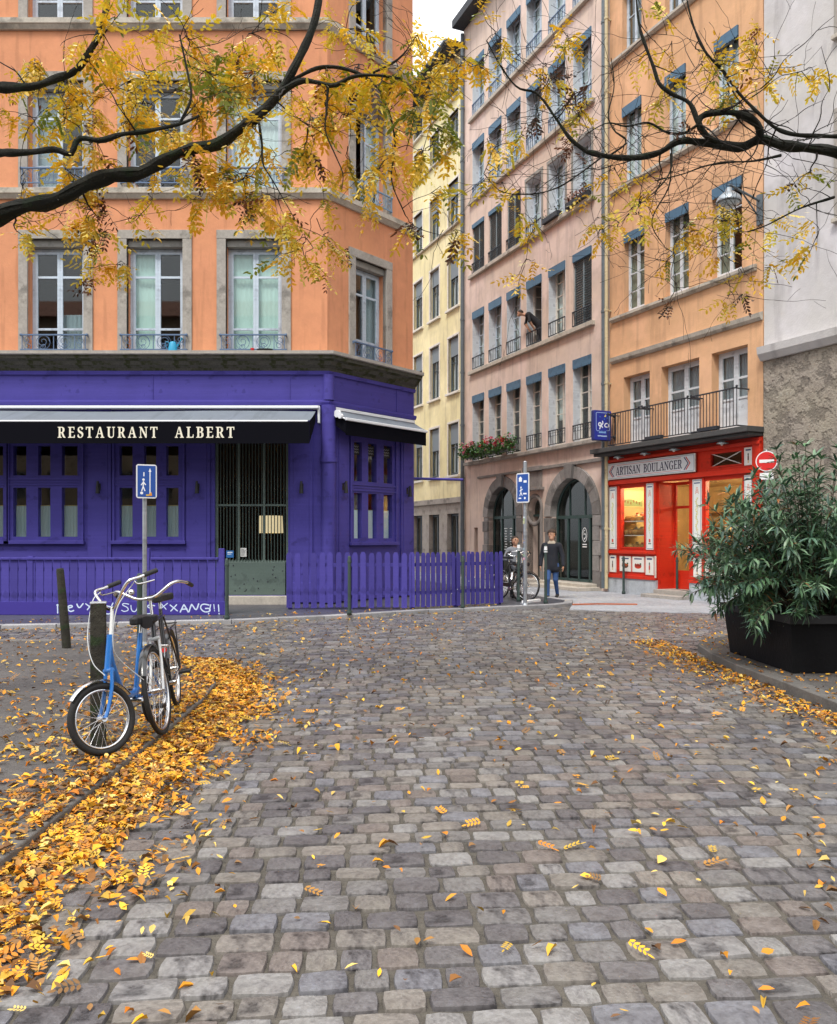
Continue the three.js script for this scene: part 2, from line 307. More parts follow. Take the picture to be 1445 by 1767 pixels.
const cobbleMap = texture(S, i => { const b = 0.8 + 0.6 * (fine[i] - 0.5) + 0.6 * (mid[i] - 0.5) - 0.35 * smooth(0.58, 0.72, patch[i]); return [b, b * lerp(0.96, 1, mid[i]), b * lerp(0.9, 1, patch[i])]; }, 0.9);
const cobbleBump = texture(S, i => 0.5 * mid[i] + 0.3 * fine[i] + 0.2 * patch[i], 0.9), cobbleRough = texture(S, i => 0.45 + 0.75 * mid[i], 1.1);
const cobbleOpt = { map: cobbleMap, bumpMap: cobbleBump, bumpScale: 0.012, roughnessMap: cobbleRough, roughness: 0.48 };
const cobbleTones = [[0.175, 0.168, 0.168], [0.20, 0.184, 0.17], [0.15, 0.142, 0.148], [0.22, 0.20, 0.184], [0.175, 0.175, 0.196], [0.185, 0.16, 0.15], [0.25, 0.243, 0.243], [0.12, 0.113, 0.12]];
const cobbleMats = cobbleTones.map(c => std(c, cobbleOpt));
const cobbles = [];
{
  let base = 1.9;
  while (base < 20.5) {
    const depth = rr(0.125, 0.17), half = 0.62 * base + 1.6;
    let x = -half - rnd() * 0.2;
    const ph = rr(-0.02, 0.02);
    while (x < half) {
      const w = rr(0.13, 0.25), cx = x + w / 2, slope = 0.085 * Math.cos(cx * 0.34 + 0.5);
      const z = base + depth / 2 + 0.25 * Math.sin(cx * 0.34 + 0.5) + ph * cx * 0.3;
      x += w;
      if (inside(bikeWalk, cx, z) || inside(planterWalk, cx, z) || inside(frontWalk, cx, z) || inside(lane, cx, z)) continue;
      cobbles.push({ x: cx, z, w: w - rr(0.001, 0.012), d: depth - rr(0.0, 0.009), a: slope + rr(-0.05, 0.05), y: rr(-0.004, 0.006) + 0.003 * Math.sin(cx * 1.7) * Math.sin(z * 1.3), k: Math.floor(rnd() * 10), c: Math.floor(rnd() * 8), v: rr(0.85, 1.15) });
    }
    base += depth;
  }
  const seen = c => Math.abs(c.x) < 0.53 * c.z && c.z > 2.55;
  const near = cobbles.filter(seen).sort((a, b) => a.z - b.z).slice(0, 300);
  const set = new Set(near);
  for (const c of near) {
    const m = new THREE.Mesh(cobbleShapes[c.k], cobbleMats[c.c]); m.name = 'cobble'; m.position.set(c.x, c.y, -c.z); m.rotation.y = c.a; m.scale.set(c.w, 0.055, c.d); m.castShadow = m.receiveShadow = true; road.add(m);
  }
  const rest = cobbles.filter(c => !set.has(c)), one = new THREE.Matrix4(), q = new THREE.Quaternion(), tint = new THREE.Color();
  const white = std([1, 1, 1], cobbleOpt);
  const field = new THREE.Group(); field.name = 'cobbles'; field.userData.kind = 'stuff'; road.add(field);
  for (let k = 0; k < 10; k++) {
    const l = rest.filter(c => c.k === k), im = new THREE.InstancedMesh(cobbleShapes[k], white, l.length);
    l.forEach((c, i) => { one.compose(V(c.x, c.y, -c.z), q.setFromAxisAngle(V(0, 1, 0), c.a), V(c.w, 0.055, c.d)); im.setMatrixAt(i, one); const t = cobbleTones[c.c]; im.setColorAt(i, tint.setRGB(t[0] * c.v, t[1] * c.v, t[2] * c.v)); });
    im.name = 'cobbles'; im.userData.kind = 'stuff'; im.castShadow = im.receiveShadow = true; field.add(im);
  }
}

// ---------------------------------------------------------------- building parts shared by the facades
// a facade's frame: x along the wall (to the right as one faces it), y up, z out of the wall
const turnOf = (dx, dz) => Math.atan2(-dz, dx);
function put(o, frame) { if (frame) { o.position.set(frame.x, 0, frame.z); o.rotation.y = frame.turn; } return o; }
const scroll = (cx, cy, z, r, turns, flip, r2 = 0.007) => tube(Array.from({ length: 15 }, (_, i) => { const t = i / 14, a = t * turns * TAU + (flip ? 0 : Math.PI), q = r * (1 - 0.8 * t); return V(cx + Math.cos(flip ? a : -a) * q, cy + Math.sin(a) * q, z); }), r2, 28, 5);
function ironRail(parent, x0, x1, y0, y1, z, mat, kind) {
  const g = [bx(x0, x1, y1 - 0.018, y1 + 0.012, z - 0.02, z + 0.02), bx(x0, x1, y0, y0 + 0.025, z - 0.014, z + 0.014)];
  const w = x1 - x0;
  if (kind === 'scroll') {
    for (const t of [0.02, 0.18, 0.5, 0.82, 0.98]) g.push(bx(x0 + w * t - 0.008, x0 + w * t + 0.008, y0, y1, z - 0.008, z + 0.008));
    const h = y1 - y0, r = Math.min(h * 0.42, w * 0.14);
    for (const [t, f] of [[0.34, true], [0.66, false]]) { g.push(scroll(x0 + w * t, y0 + h * 0.56, z, r, 1.6, f), scroll(x0 + w * t, y0 + h * 0.25, z, r * 0.5, 1.4, !f)); g.push(ring(x0 + w * t, y0 + h * 0.5, z, r * 1.08, 0.006, 5, 20)); }
    for (const t of [0.10, 0.90]) { g.push(scroll(x0 + w * t, y0 + h * 0.66, z, w * 0.065, 1.3, t < 0.5)); g.push(scroll(x0 + w * t, y0 + h * 0.3, z, w * 0.065, 1.3, t > 0.5)); }
    for (const e of [x0, x1]) g.push(bx(e - 0.012, e + 0.012, y1 - 0.03, y1 + 0.03, -0.02, z), ball(e, y1 + 0.0, z, 0.03, 8, 6), bx(e - 0.012, e + 0.012, y0 - 0.005, y0 + 0.03, -0.02, z));
  } else {
    const n = Math.max(3, Math.round(w / (kind === 'balcony' ? 0.105 : 0.13)));
    for (let i = 0; i <= n; i++) { const x = x0 + w * i / n; g.push(bx(x - 0.007, x + 0.007, y0, y1, z - 0.007, z + 0.007)); }
    if (kind === 'lattice') for (let i = 0; i < n; i++) g.push(ring(x0 + w * (i + 0.5) / n, y0 + (y1 - y0) * 0.72, z, w / n * 0.42, 0.006, 4, 12));
    for (const e of [x0 + 0.01, x1 - 0.01]) g.push(bx(e - 0.01, e + 0.01, y1 - 0.03, y1, -0.02, z), bx(e - 0.01, e + 0.01, y0, y0 + 0.03, -0.02, z));
  }
  return mesh('railing', g, mat, parent);
}
const unitPane = boxUV(plain(new THREE.BoxGeometry(1, 1, 0.006)));
function pane(parent, x0, x1, y0, y1, z, mat = M.glass) {
  const m = new THREE.Mesh(unitPane, mat); m.name = 'pane'; m.position.set((x0 + x1) / 2, (y0 + y1) / 2, z); m.scale.set(x1 - x0, y1 - y0, 1); m.castShadow = m.receiveShadow = true; parent.add(m); return m;
}
// a hanging cloth with folds
function folds(x0, x1, y0, y1, z, depth = 0.025, pitch = 0.09) {
  const n = Math.max(6, Math.round((x1 - x0) / pitch * 4)), g = new THREE.PlaneGeometry(x1 - x0, y1 - y0, n, 3), p = g.attributes.position;
  for (let i = 0; i < p.count; i++) p.setZ(i, depth * Math.sin((p.getX(i)) / pitch * TAU + 0.8 * Math.sin(p.getX(i) * 9)) * (0.7 + 0.3 * Math.sin(p.getY(i) * 3)));
  g.translate((x0 + x1) / 2, (y0 + y1) / 2, z); g.computeVertexNormals(); return g;
}
// casement window set back in an opening w wide and h high, base middle at the group's origin
function casement(parent, frame, x, y, w, h, o = {}) {
  const g = sub('window', parent);
  if (frame) { g.position.set(frame.x + Math.cos(frame.turn) * x, y, frame.z - Math.sin(frame.turn) * x); g.rotation.y = frame.turn; } else g.position.set(x, y, 0);
  const d = -(o.recess ?? 0.2), W = o.frameMat ?? M.white, t = o.thick ?? 0.05, x0 = -w / 2, x1 = w / 2;
  const top = o.valance || o.box ? h - (o.head ?? 0.05) : h;
  const fr = [bx(x0, x0 + t, 0, top, d - 0.05, d), bx(x1 - t, x1, 0, top, d - 0.05, d), bx(x0 + t, x1 - t, top - t, top, d - 0.05, d), bx(x0 + t, x1 - t, 0, t + 0.01, d - 0.05, d)];
  const sashes = o.single ? 1 : 2, rows = o.rows ?? [0.25, 0.5, 0.75], gap = (w - 2 * t) / sashes, b = o.bar ?? 0.022, st = o.stile ?? 0.045;
  const ys = [t + 0.01, ...rows.map(r => t + (top - 2 * t) * r), top - t];
  for (let s = 0; s < sashes; s++) {
    const open = o.open && o.open[s], a = x0 + t + gap * s + 0.002, e = a + gap - 0.004;
    if (open) {                                             // a sash swung inwards
      const leaf = [bx(0, st, 0, top - 2 * t, -0.04, 0), bx(gap - st, gap, 0, top - 2 * t, -0.04, 0), bx(st, gap - st, 0, st, -0.04, 0), bx(st, gap - st, top - 2 * t - st, top - 2 * t, -0.04, 0), ...rows.map(r => bx(st, gap - st, (top - 2 * t) * r - b / 2, (top - 2 * t) * r + b / 2, -0.035, -0.005))];
      const l = mesh('open_sash', s ? leaf.map(q => q.translate(-gap, 0, 0)) : leaf, W, g); l.position.set(s ? e : a, t, d); l.rotation.y = s ? -1.35 : 1.35; continue;
    }
    fr.push(bx(a, a + st, ys[0], ys[ys.length - 1], d - 0.04, d + 0.012), bx(e - st, e, ys[0], ys[ys.length - 1], d - 0.04, d + 0.012), bx(a + st, e - st, ys[0], ys[0] + st, d - 0.04, d + 0.01), bx(a + st, e - st, ys[ys.length - 1] - st, ys[ys.length - 1], d - 0.04, d + 0.01));
    for (let r = 1; r < ys.length - 1; r++) fr.push(bx(a + st, e - st, ys[r] - b / 2, ys[r] + b / 2, d - 0.035, d + 0.008));
    const solid = o.panel && o.panel > 0 ? o.panel : 0;
    for (let r = 0; r < ys.length - 1; r++) {
      if (r < solid) { fr.push(bx(a + st, e - st, ys[r], ys[r + 1], d - 0.03, d - 0.012)); continue; }
      if (o.onePane && r > solid) continue;
      pane(g, a + st - 0.004, e - st + 0.004, (r === solid && solid === 0 ? ys[0] + st : ys[r]), o.onePane ? ys[ys.length - 1] - st : ys[r + 1] - (r === ys.length - 2 ? st : 0), d - 0.022, o.glassMat);
    }
    const c = o.cloth && o.cloth[s];
    if (c) mesh('curtain', folds(a, e, c[0] * top, c[1] * top, d - 0.11, c[3] ?? 0.012, 0.11), c[2] ?? M.curtain, g);
  }
  mesh('frame', fr, W, g);
  if (o.reveal) mesh('reveal', [bx(x0 - 0.002, x0 + 0.012, 0, h, d, 0.002), bx(x1 - 0.012, x1 + 0.002, 0, h, d, 0.002), bx(x0, x1, h - 0.012, h + 0.002, d, 0.002)], o.reveal, g);
  if (o.surround) {
    const [sw, sh, sd] = o.surround, m = o.surroundMat ?? M.stone;
    mesh('stone_surround', [rb(x0 - sw, x0, 0, h, -0.1, sd), rb(x1, x1 + sw, 0, h, -0.1, sd), rb(x0 - sw - 0.004, x1 + sw + 0.004, h, h + sh, -0.1, sd + 0.004)], m, g);
  }
  if (o.sill) mesh('sill', rb(x0 - o.sill, x1 + o.sill, -0.09, 0, d, 0.11), o.sillMat ?? M.palestone, g);
  if (o.valance) {
    const n = 9, vh = o.valance, sc = [bx(x0 + 0.01, x1 - 0.01, h - vh, h - 0.004, -0.03, 0.035)];
    for (let i = 0; i < n; i++) sc.push(new THREE.CylinderGeometry((w - 0.02) / n / 2, (w - 0.02) / n / 2, 0.02, 10).rotateX(Math.PI / 2).translate(x0 + 0.01 + (w - 0.02) * (i + 0.5) / n, h - vh, 0.026));
    mesh('valance', sc, o.valanceMat ?? M.valance, g);
  }
  if (o.box) mesh('shutter_box', rb(x0 + 0.005, x1 - 0.005, h - o.box, h - 0.004, d + 0.02, -0.05), o.boxMat ?? M.greyshutter, g);
  if (o.rail) ironRail(g, x0 + (o.railOver ? -o.railOver : 0.01), x1 + (o.railOver ? o.railOver : -0.01), o.railY ?? 0.06, o.rail, o.railZ ?? -0.03, o.railMat ?? M.iron, o.railKind);
  return g;
}
// closed louvred shutter filling an opening; each slat is a piece
const unitSlat = boxUV(plain(new THREE.BoxGeometry(1, 0.045, 0.012)));
function shutter(parent, frame, x, y, w, h, mat, o = {}) {
  const g = sub('window', parent, [x, y, 0]);
  const d = -0.07, x0 = -w / 2, x1 = w / 2;
  const leaf = sub('shutter', g);
  mesh('shutter_frame', [bx(x0, x0 + 0.05, 0, h, d - 0.03, d + 0.02), bx(x1 - 0.05, x1, 0, h, d - 0.03, d + 0.02), bx(-0.03, 0.03, 0, h, d - 0.03, d + 0.022), bx(x0, x1, 0, 0.06, d - 0.028, d + 0.018), bx(x0, x1, h - 0.06, h, d - 0.028, d + 0.018)], mat, leaf);
  const n = Math.floor((h - 0.14) / 0.075);
  for (let i = 0; i < n; i++) for (const s of [-1, 1]) { const m = new THREE.Mesh(unitSlat, mat); m.name = 'slat'; m.position.set(s * (w / 4 - 0.01), 0.1 + i * 0.075, d); m.rotation.x = 0.75; m.scale.x = w / 2 - 0.08; m.castShadow = m.receiveShadow = true; leaf.add(m); }
  if (o.valance) mesh('valance', bx(x0 + 0.01, x1 - 0.01, h - o.valance, h - 0.004, -0.03, 0.04), M.valance, g);
  if (o.rail) ironRail(g, x0, x1, 0.05, o.rail, 0.03, M.iron, o.railKind);
  return g;
}

// ---------------------------------------------------------------- the restaurant building at the corner
const CH = { x: -2.09, z: 0, turn: turnOf(0.637, -0.771) };            // chamfered corner, in the building's own axes
const house = thing('corner_building', 'orange corner building with a purple restaurant front and chamfered corner', 'building', [0, 0, -18.6]);
{
  const cols = [-8.31, -6.04, -3.77, -10.58], w = 1.28;
  const up = [];
  for (const c of cols) up.push([c - w / 2, c + w / 2, 5.78, 8.42], [c - w / 2, c + w / 2, 9.58, 12.05], [c - w / 2, c + w / 2, 13.45, 15.8]);
  mesh('wall', wall(-13.5, -2.09, 5.72, 17.2, up, 0.4), M.orange, house);
  put(mesh('wall', wall(0, 3.05, 5.72, 17.2, [[0.9, 2.0, 5.78, 8.24], [0.9, 2.0, 9.58, 12.0], [0.9, 2.0, 13.45, 15.8]], 0.4), M.orange, house), CH);
  // body behind the facades: side, back, storeys and roof
  const plan = [[-13.4, 0.42], [-2.3, 0.42], [-0.5, 2.55], [-4.2, 11.3], [-13.4, 11.3]];
  mesh('side_wall', [bx(-13.7, -13.42, 0, 17.2, -11.6, 0)], M.orange, house);
  const sw = mesh('side_wall', bx(0, 10, 0, 17.2, -0.3, -0.02), M.orange, house); sw.position.set(-0.16, 0, -2.34); sw.rotation.y = turnOf(-0.387, -0.922); 
  mesh('back_wall', bx(-13.7, -3.6, 0, 17.2, -11.7, -11.35), M.orange, house);
  mesh('storeys', [slab(plan, 0.0, 0.12), slab(plan, 5.1, 5.5), slab(plan, 8.95, 9.3), slab(plan, 12.8, 13.1), slab(plan, 16.7, 17.0), bx(-13.4, -3, 0.12, 16.7, -5.2, -5.0)], M.darkRoom, house);
  mesh('roof', [sweep([[-0.5, 17.2], [0.5, 17.2], [0.5, 17.35], [-0.5, 17.6]], [[-13.7, 0], [-2.09, 0], [-0.15, -2.35]]), slab([[-13.5, 0.4], [-2.3, 0.4], [-0.5, 2.5], [-4, 11.2], [-13.5, 11.2]], 17.2, 17.3)], M.roof, house);
  // ledges and the mossy cornice over the shop
  const line = [[-13.5, 0], [-2.09, 0], [-0.148, -2.352]];
  mesh('ledge', sweep([[0.002, 9.33], [0.06, 9.33], [0.12, 9.42], [0.14, 9.43], [0.14, 9.55], [0.002, 9.58]], line), M.palestone, house);
  mesh('ledge', sweep([[0.002, 13.2], [0.06, 13.2], [0.12, 13.29], [0.14, 13.3], [0.14, 13.42], [0.002, 13.45]], line), M.palestone, house);
  const cor = mesh('cornice', sweep([[0.0, 5.70], [0.36, 5.70], [0.38, 5.715], [0.38, 5.785], [0.002, 5.80]], line), M.stone, house);
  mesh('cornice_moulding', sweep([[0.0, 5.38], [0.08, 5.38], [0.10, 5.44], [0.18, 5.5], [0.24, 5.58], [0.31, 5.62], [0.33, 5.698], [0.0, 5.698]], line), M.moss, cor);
  // windows over the shop
  const W = M.bluewhite, common = { recess: 0.22, frameMat: W, surround: [0.21, 0.2, 0.045], rows: [0.24, 0.75], head: 0.16, box: 0.16, rail: 0.42, railY: 0.07, railOver: 0.11, railZ: 0.12, railKind: 'scroll', railMat: M.blueIron, thick: 0.06, stile: 0.06, bar: 0.05 };
  const cl = M.curtain, lo = std([0.30, 0.34, 0.38], { roughness: 0.95 });
  casement(house, null, -10.58, 5.78, w, 2.64, common);
  casement(house, null, -8.31, 5.78, w, 2.64, { ...common, cloth: [null, [0.02, 0.4, lo]] });
  casement(house, null, -6.04, 5.78, w, 2.64, { ...common, cloth: [[0.0, 1, cl, 0.006], null] });
  casement(house, null, -3.77, 5.78, w, 2.64, { ...common, cloth: [[0.0, 1, cl, 0.006], [0.0, 1, cl, 0.006]] });
  for (const [k, c] of cols.entries()) casement(house, null, c, 9.58, w, 2.47, { ...common, cloth: k === 2 ? [[0, 1, M.lace], [0, 1, M.lace]] : k === 1 ? [null, null] : [[0.0, 1, lo], null] });
  for (const c of cols) casement(house, null, c, 13.45, w, 2.35, { ...common, rail: 0 });
  casement(house, CH, 1.45, 5.78, 1.1, 2.46, { ...common, cloth: [null, [0, 1, lo, 0.02]] });
  casement(house, CH, 1.45, 9.58, 1.1, 2.42, { ...common, open: [true, false], cloth: [null, [0, 1, M.lace]], railMat: std([0.20, 0.32, 0.46], { roughness: 0.5 }) });
  casement(house, CH, 1.45, 13.45, 1.1, 2.35, { ...common, rail: 0 });

  // purple wooden shopfront
  const P = M.purple, frontPanes = [[-10.35, -10.05], [-9.78, -9.5], [-9.27, -8.97], [-8.7, -8.42], [-8.16, -7.80], [-6.84, -6.54], [-6.28, -6.0], [-5.77, -5.49]];
  const holes = []; for (const [a, b] of frontPanes) holes.push([a, b, 1.6, 2.72], [a, b, 3.0, 3.68]);
  holes.push([-4.66, -2.98, 0.26, 3.78]);
  const shop = mesh('shopfront', wall(-13.5, -2.06, 0.1, 5.40, holes, 0.18, 0.045), P, house);
  const chHoles = []; const chCols = [[0.83, 1.1], [1.32, 1.62], [1.88, 2.2]];
  for (const [a, b] of chCols) chHoles.push([a, b, 1.56, 2.64], [a, b, 2.92, 3.86]);
  const shopC = put(mesh('shopfront', wall(-0.03, 3.04, 0.1, 5.40, chHoles, 0.18, 0.045), P, house), CH);
  
  // fascia mouldings running round the corner
  mesh('moulding', sweep([[0.04, 4.60], [0.10, 4.60], [0.13, 4.66], [0.13, 4.70], [0.07, 4.72], [0.04, 4.72]], line), P, house);
  mesh('moulding', sweep([[0.04, 5.30], [0.09, 5.30], [0.11, 5.38], [0.04, 5.38]], line), P, house);
  mesh('moulding', [bx(-2.97, -2.94, 4.72, 5.3, 0.04, 0.062), bx(-6.1, -6.07, 4.72, 5.3, 0.04, 0.062)], P, shop);
  mesh('moulding', [bx(2.35, 2.38, 4.72, 5.3, 0.04, 0.06)], P, shopC);
  // corner column and pilasters
  mesh('corner_column', [cyl(-2.06, 0.1, 4.6, 0.02, 0.17, 0.17, 20), cyl(-2.06, 4.72, 5.3, 0.02, 0.13, 0.13, 20), cyl(-2.06, 3.3, 3.42, 0.02, 0.2, 0.2, 20), cyl(-2.06, 0.1, 0.5, 0.02, 0.2, 0.2, 20)], P, house);
  const pil = (x0, x1, f) => { const m = mesh('pilaster', [bx(x0, x1, 0.1, 4.6, 0.04, 0.085), rb(x0 - 0.03, x1 + 0.03, 0.1, 0.55, 0.04, 0.11), rb(x0 - 0.02, x1 + 0.02, 4.35, 4.5, 0.04, 0.12), bx(x0 + 0.08, x1 - 0.08, 0.75, 4.2, 0.08, 0.097)], P, house); return put(m, f); };
  pil(-2.93, -2.42); pil(-5.3, -4.76); pil(-7.55, -7.02); pil(-11.3, -10.6);
  pil(0.2, 0.62, CH); pil(2.5, 2.95, CH);
  const shopWin = (f, list, y0, y1, y2, y3, sill) => {
    const g = sub('shop_window', house); put(g, f);
    const a = list[0][0] - 0.1, b = list[list.length - 1][1] + 0.1;
    mesh('frame', [bx(a, b, y1 + 0.05, y1 + 0.09, 0.04, 0.075), bx(a, b, y2 - 0.1, y2 - 0.05, 0.04, 0.075), bx(a - 0.05, a, y0 - 0.1, y3 + 0.1, 0.04, 0.09), bx(b, b + 0.05, y0 - 0.1, y3 + 0.1, 0.04, 0.09), rb(a - 0.08, b + 0.08, y0 - 0.17, y0 - 0.09, 0.04, 0.15), bx(a, b, y1 + 0.115, y1 + 0.16, 0.04, 0.062), ...(sill ? list.map(([p, q]) => bx(p, q, y0 - 0.3, y0 - 0.28, 0.04, 0.058)) : [])], P, g);
    for (const [p, q] of list) {
      pane(g, p - 0.01, q + 0.01, y0, y1, -0.03); pane(g, p - 0.01, q + 0.01, y2, y3, -0.03);
      mesh('curtain', folds(p - 0.02, q + 0.02, y0 - 0.02, y0 + (y1 - y0) * 0.63, -0.09, 0.012, 0.08), f ? M.lace : M.linen, g);
      mesh('curtain_rod', bar(V(p - 0.03, y0 + (y1 - y0) * 0.64, -0.09), V(q + 0.03, y0 + (y1 - y0) * 0.64, -0.09), 0.008), std([0.5, 0.36, 0.12], { metalness: 0.8, roughness: 0.4 }), g);
    }
    return g;
  };
  shopWin(null, frontPanes.slice(0, 2), 1.6, 2.72, 3.0, 3.68, true); shopWin(null, frontPanes.slice(2, 5), 1.6, 2.72, 3.0, 3.68, true); shopWin(null, frontPanes.slice(5), 1.6, 2.72, 3.0, 3.68, true);
  const cw = shopWin(CH, chCols, 1.56, 2.64, 2.92, 3.86, false);
  const chalk = painted(128, 128, (c) => { c.fillStyle = '#101012'; c.fillRect(0, 0, 128, 128); c.strokeStyle = '#b9bcc0'; c.lineWidth = 4; c.lineCap = 'round'; for (let k = 0; k < 3; k++) { c.beginPath(); for (let i = 0; i <= 9; i++) c.lineTo(14 + i * 11, 30 + k * 32 + Math.sin(i * 2.1 + k) * 10); c.stroke(); } });
  for (const [p, q] of chCols) mesh('window_sticker', card(q - p - 0.03, 0.26, (p + q) / 2, 3.68, -0.022), chalk, cw, true);
  // wall lamps of dark metal
  const lamp = (x, y, f) => put(mesh('wall_lamp', [bx(x - 0.035, x + 0.035, y - 0.07, y + 0.09, 0.08, 0.1), bar(V(x, y + 0.06, 0.09), V(x, y + 0.12, 0.17), 0.012), cyl(x, y - 0.14, y + 0.14, 0.19, 0.05, 0.025, 12)], M.black, house), f);
  lamp(-2.66, 2.72); lamp(-5.03, 2.72); lamp(-7.28, 2.72); lamp(0.42, 2.75, CH); lamp(2.72, 2.75, CH);
  // doorway: barred iron gate over a steel kick panel, stone step
  const gate = sub('iron_gate', house);
  for (let i = 0; i <= 22; i++) { const x = -4.62 + 1.6 * i / 22; mesh('bar', bx(x - 0.009, x + 0.009, 1.0, 3.76, -0.06, -0.042), M.greenIron, gate); }
  mesh('frame', [bx(-4.66, -4.6, 0.26, 3.78, -0.075, -0.02), bx(-3.04, -2.98, 0.26, 3.78, -0.075, -0.02), bx(-4.15, -4.10, 1.0, 3.78, -0.08, -0.01), bx(-3.57, -3.52, 1.0, 3.78, -0.08, -0.01), bx(-4.6, -3.04, 2.30, 2.345, -0.075, -0.025), bx(-4.6, -3.04, 1.0, 1.05, -0.08, -0.015)], M.greenPanel, gate);
  const kick = mesh('kick_panel', [rb(-4.44, -3.05, 0.26, 1.02, -0.03, 0.03), ...Array.from({ length: 20 }, (_, i) => new THREE.ConeGeometry(0.02, 0.07, 6).translate(-4.4 + i * 0.069, 1.055, 0.0))], M.greenPanel, gate);
  mesh('rivets', Array.from({ length: 18 }, () => ball(rr(-4.38, -3.1), rr(0.33, 0.95), 0.03, 0.016, 8, 6)), M.iron, kick);
  mesh('door_step', [rb(-4.5, -2.95, 0.06, 0.25, -0.05, 0.32, 0.012)], M.palestone, house);
  mesh('notice', card(0.17, 0.16, -4.33, 1.2, -0.03), painted(64, 64, c => { c.fillStyle = '#2f6fb0'; c.fillRect(0, 0, 64, 64); c.fillStyle = '#dfe7ee'; c.fillRect(10, 12, 44, 10); c.fillRect(10, 30, 34, 6); }), gate, true);
  mesh('notice', card(0.14, 0.2, -4.02, 1.24, -0.03), painted(64, 90, c => { c.fillStyle = '#d8d8d4'; c.fillRect(0, 0, 64, 90); c.fillStyle = '#333'; for (let i = 0; i < 6; i++) c.fillRect(8, 12 + i * 12, 30 + (i * 17) % 20, 5); }), gate, true);
  // purple pole jutting out from the corner
  mesh('bracket_pole', bar(V(-0.18, 3.1, -2.32), V(1.16, 3.08, -2.5), 0.035), P, house);
}
// lamp glimpsed through the barred door
{
  const l = thing('floor_lamp', 'lit cream drum lamp seen through the barred restaurant door', 'lamp', [-3.62, 0.12, -19.9]);
  mesh('stand', [cyl(0, 0, 0.03, 0, 0.16), cyl(0, 0.03, 1.75, 0, 0.015)], M.black, l);
  mesh('lamp_shade', new THREE.CylinderGeometry(0.28, 0.3, 0.42, 28, 1, true).translate(0, 1.78, 0), std([0.8, 0.72, 0.52], { roughness: 0.9, emissive: new THREE.Color(0.34, 0.28, 0.16) }), l);
  const p = new THREE.PointLight(new THREE.Color(1, 0.78, 0.45), 0.45, 0, 2); p.position.set(0, 1.8, 0.0); p.castShadow = true; l.add(p);
}
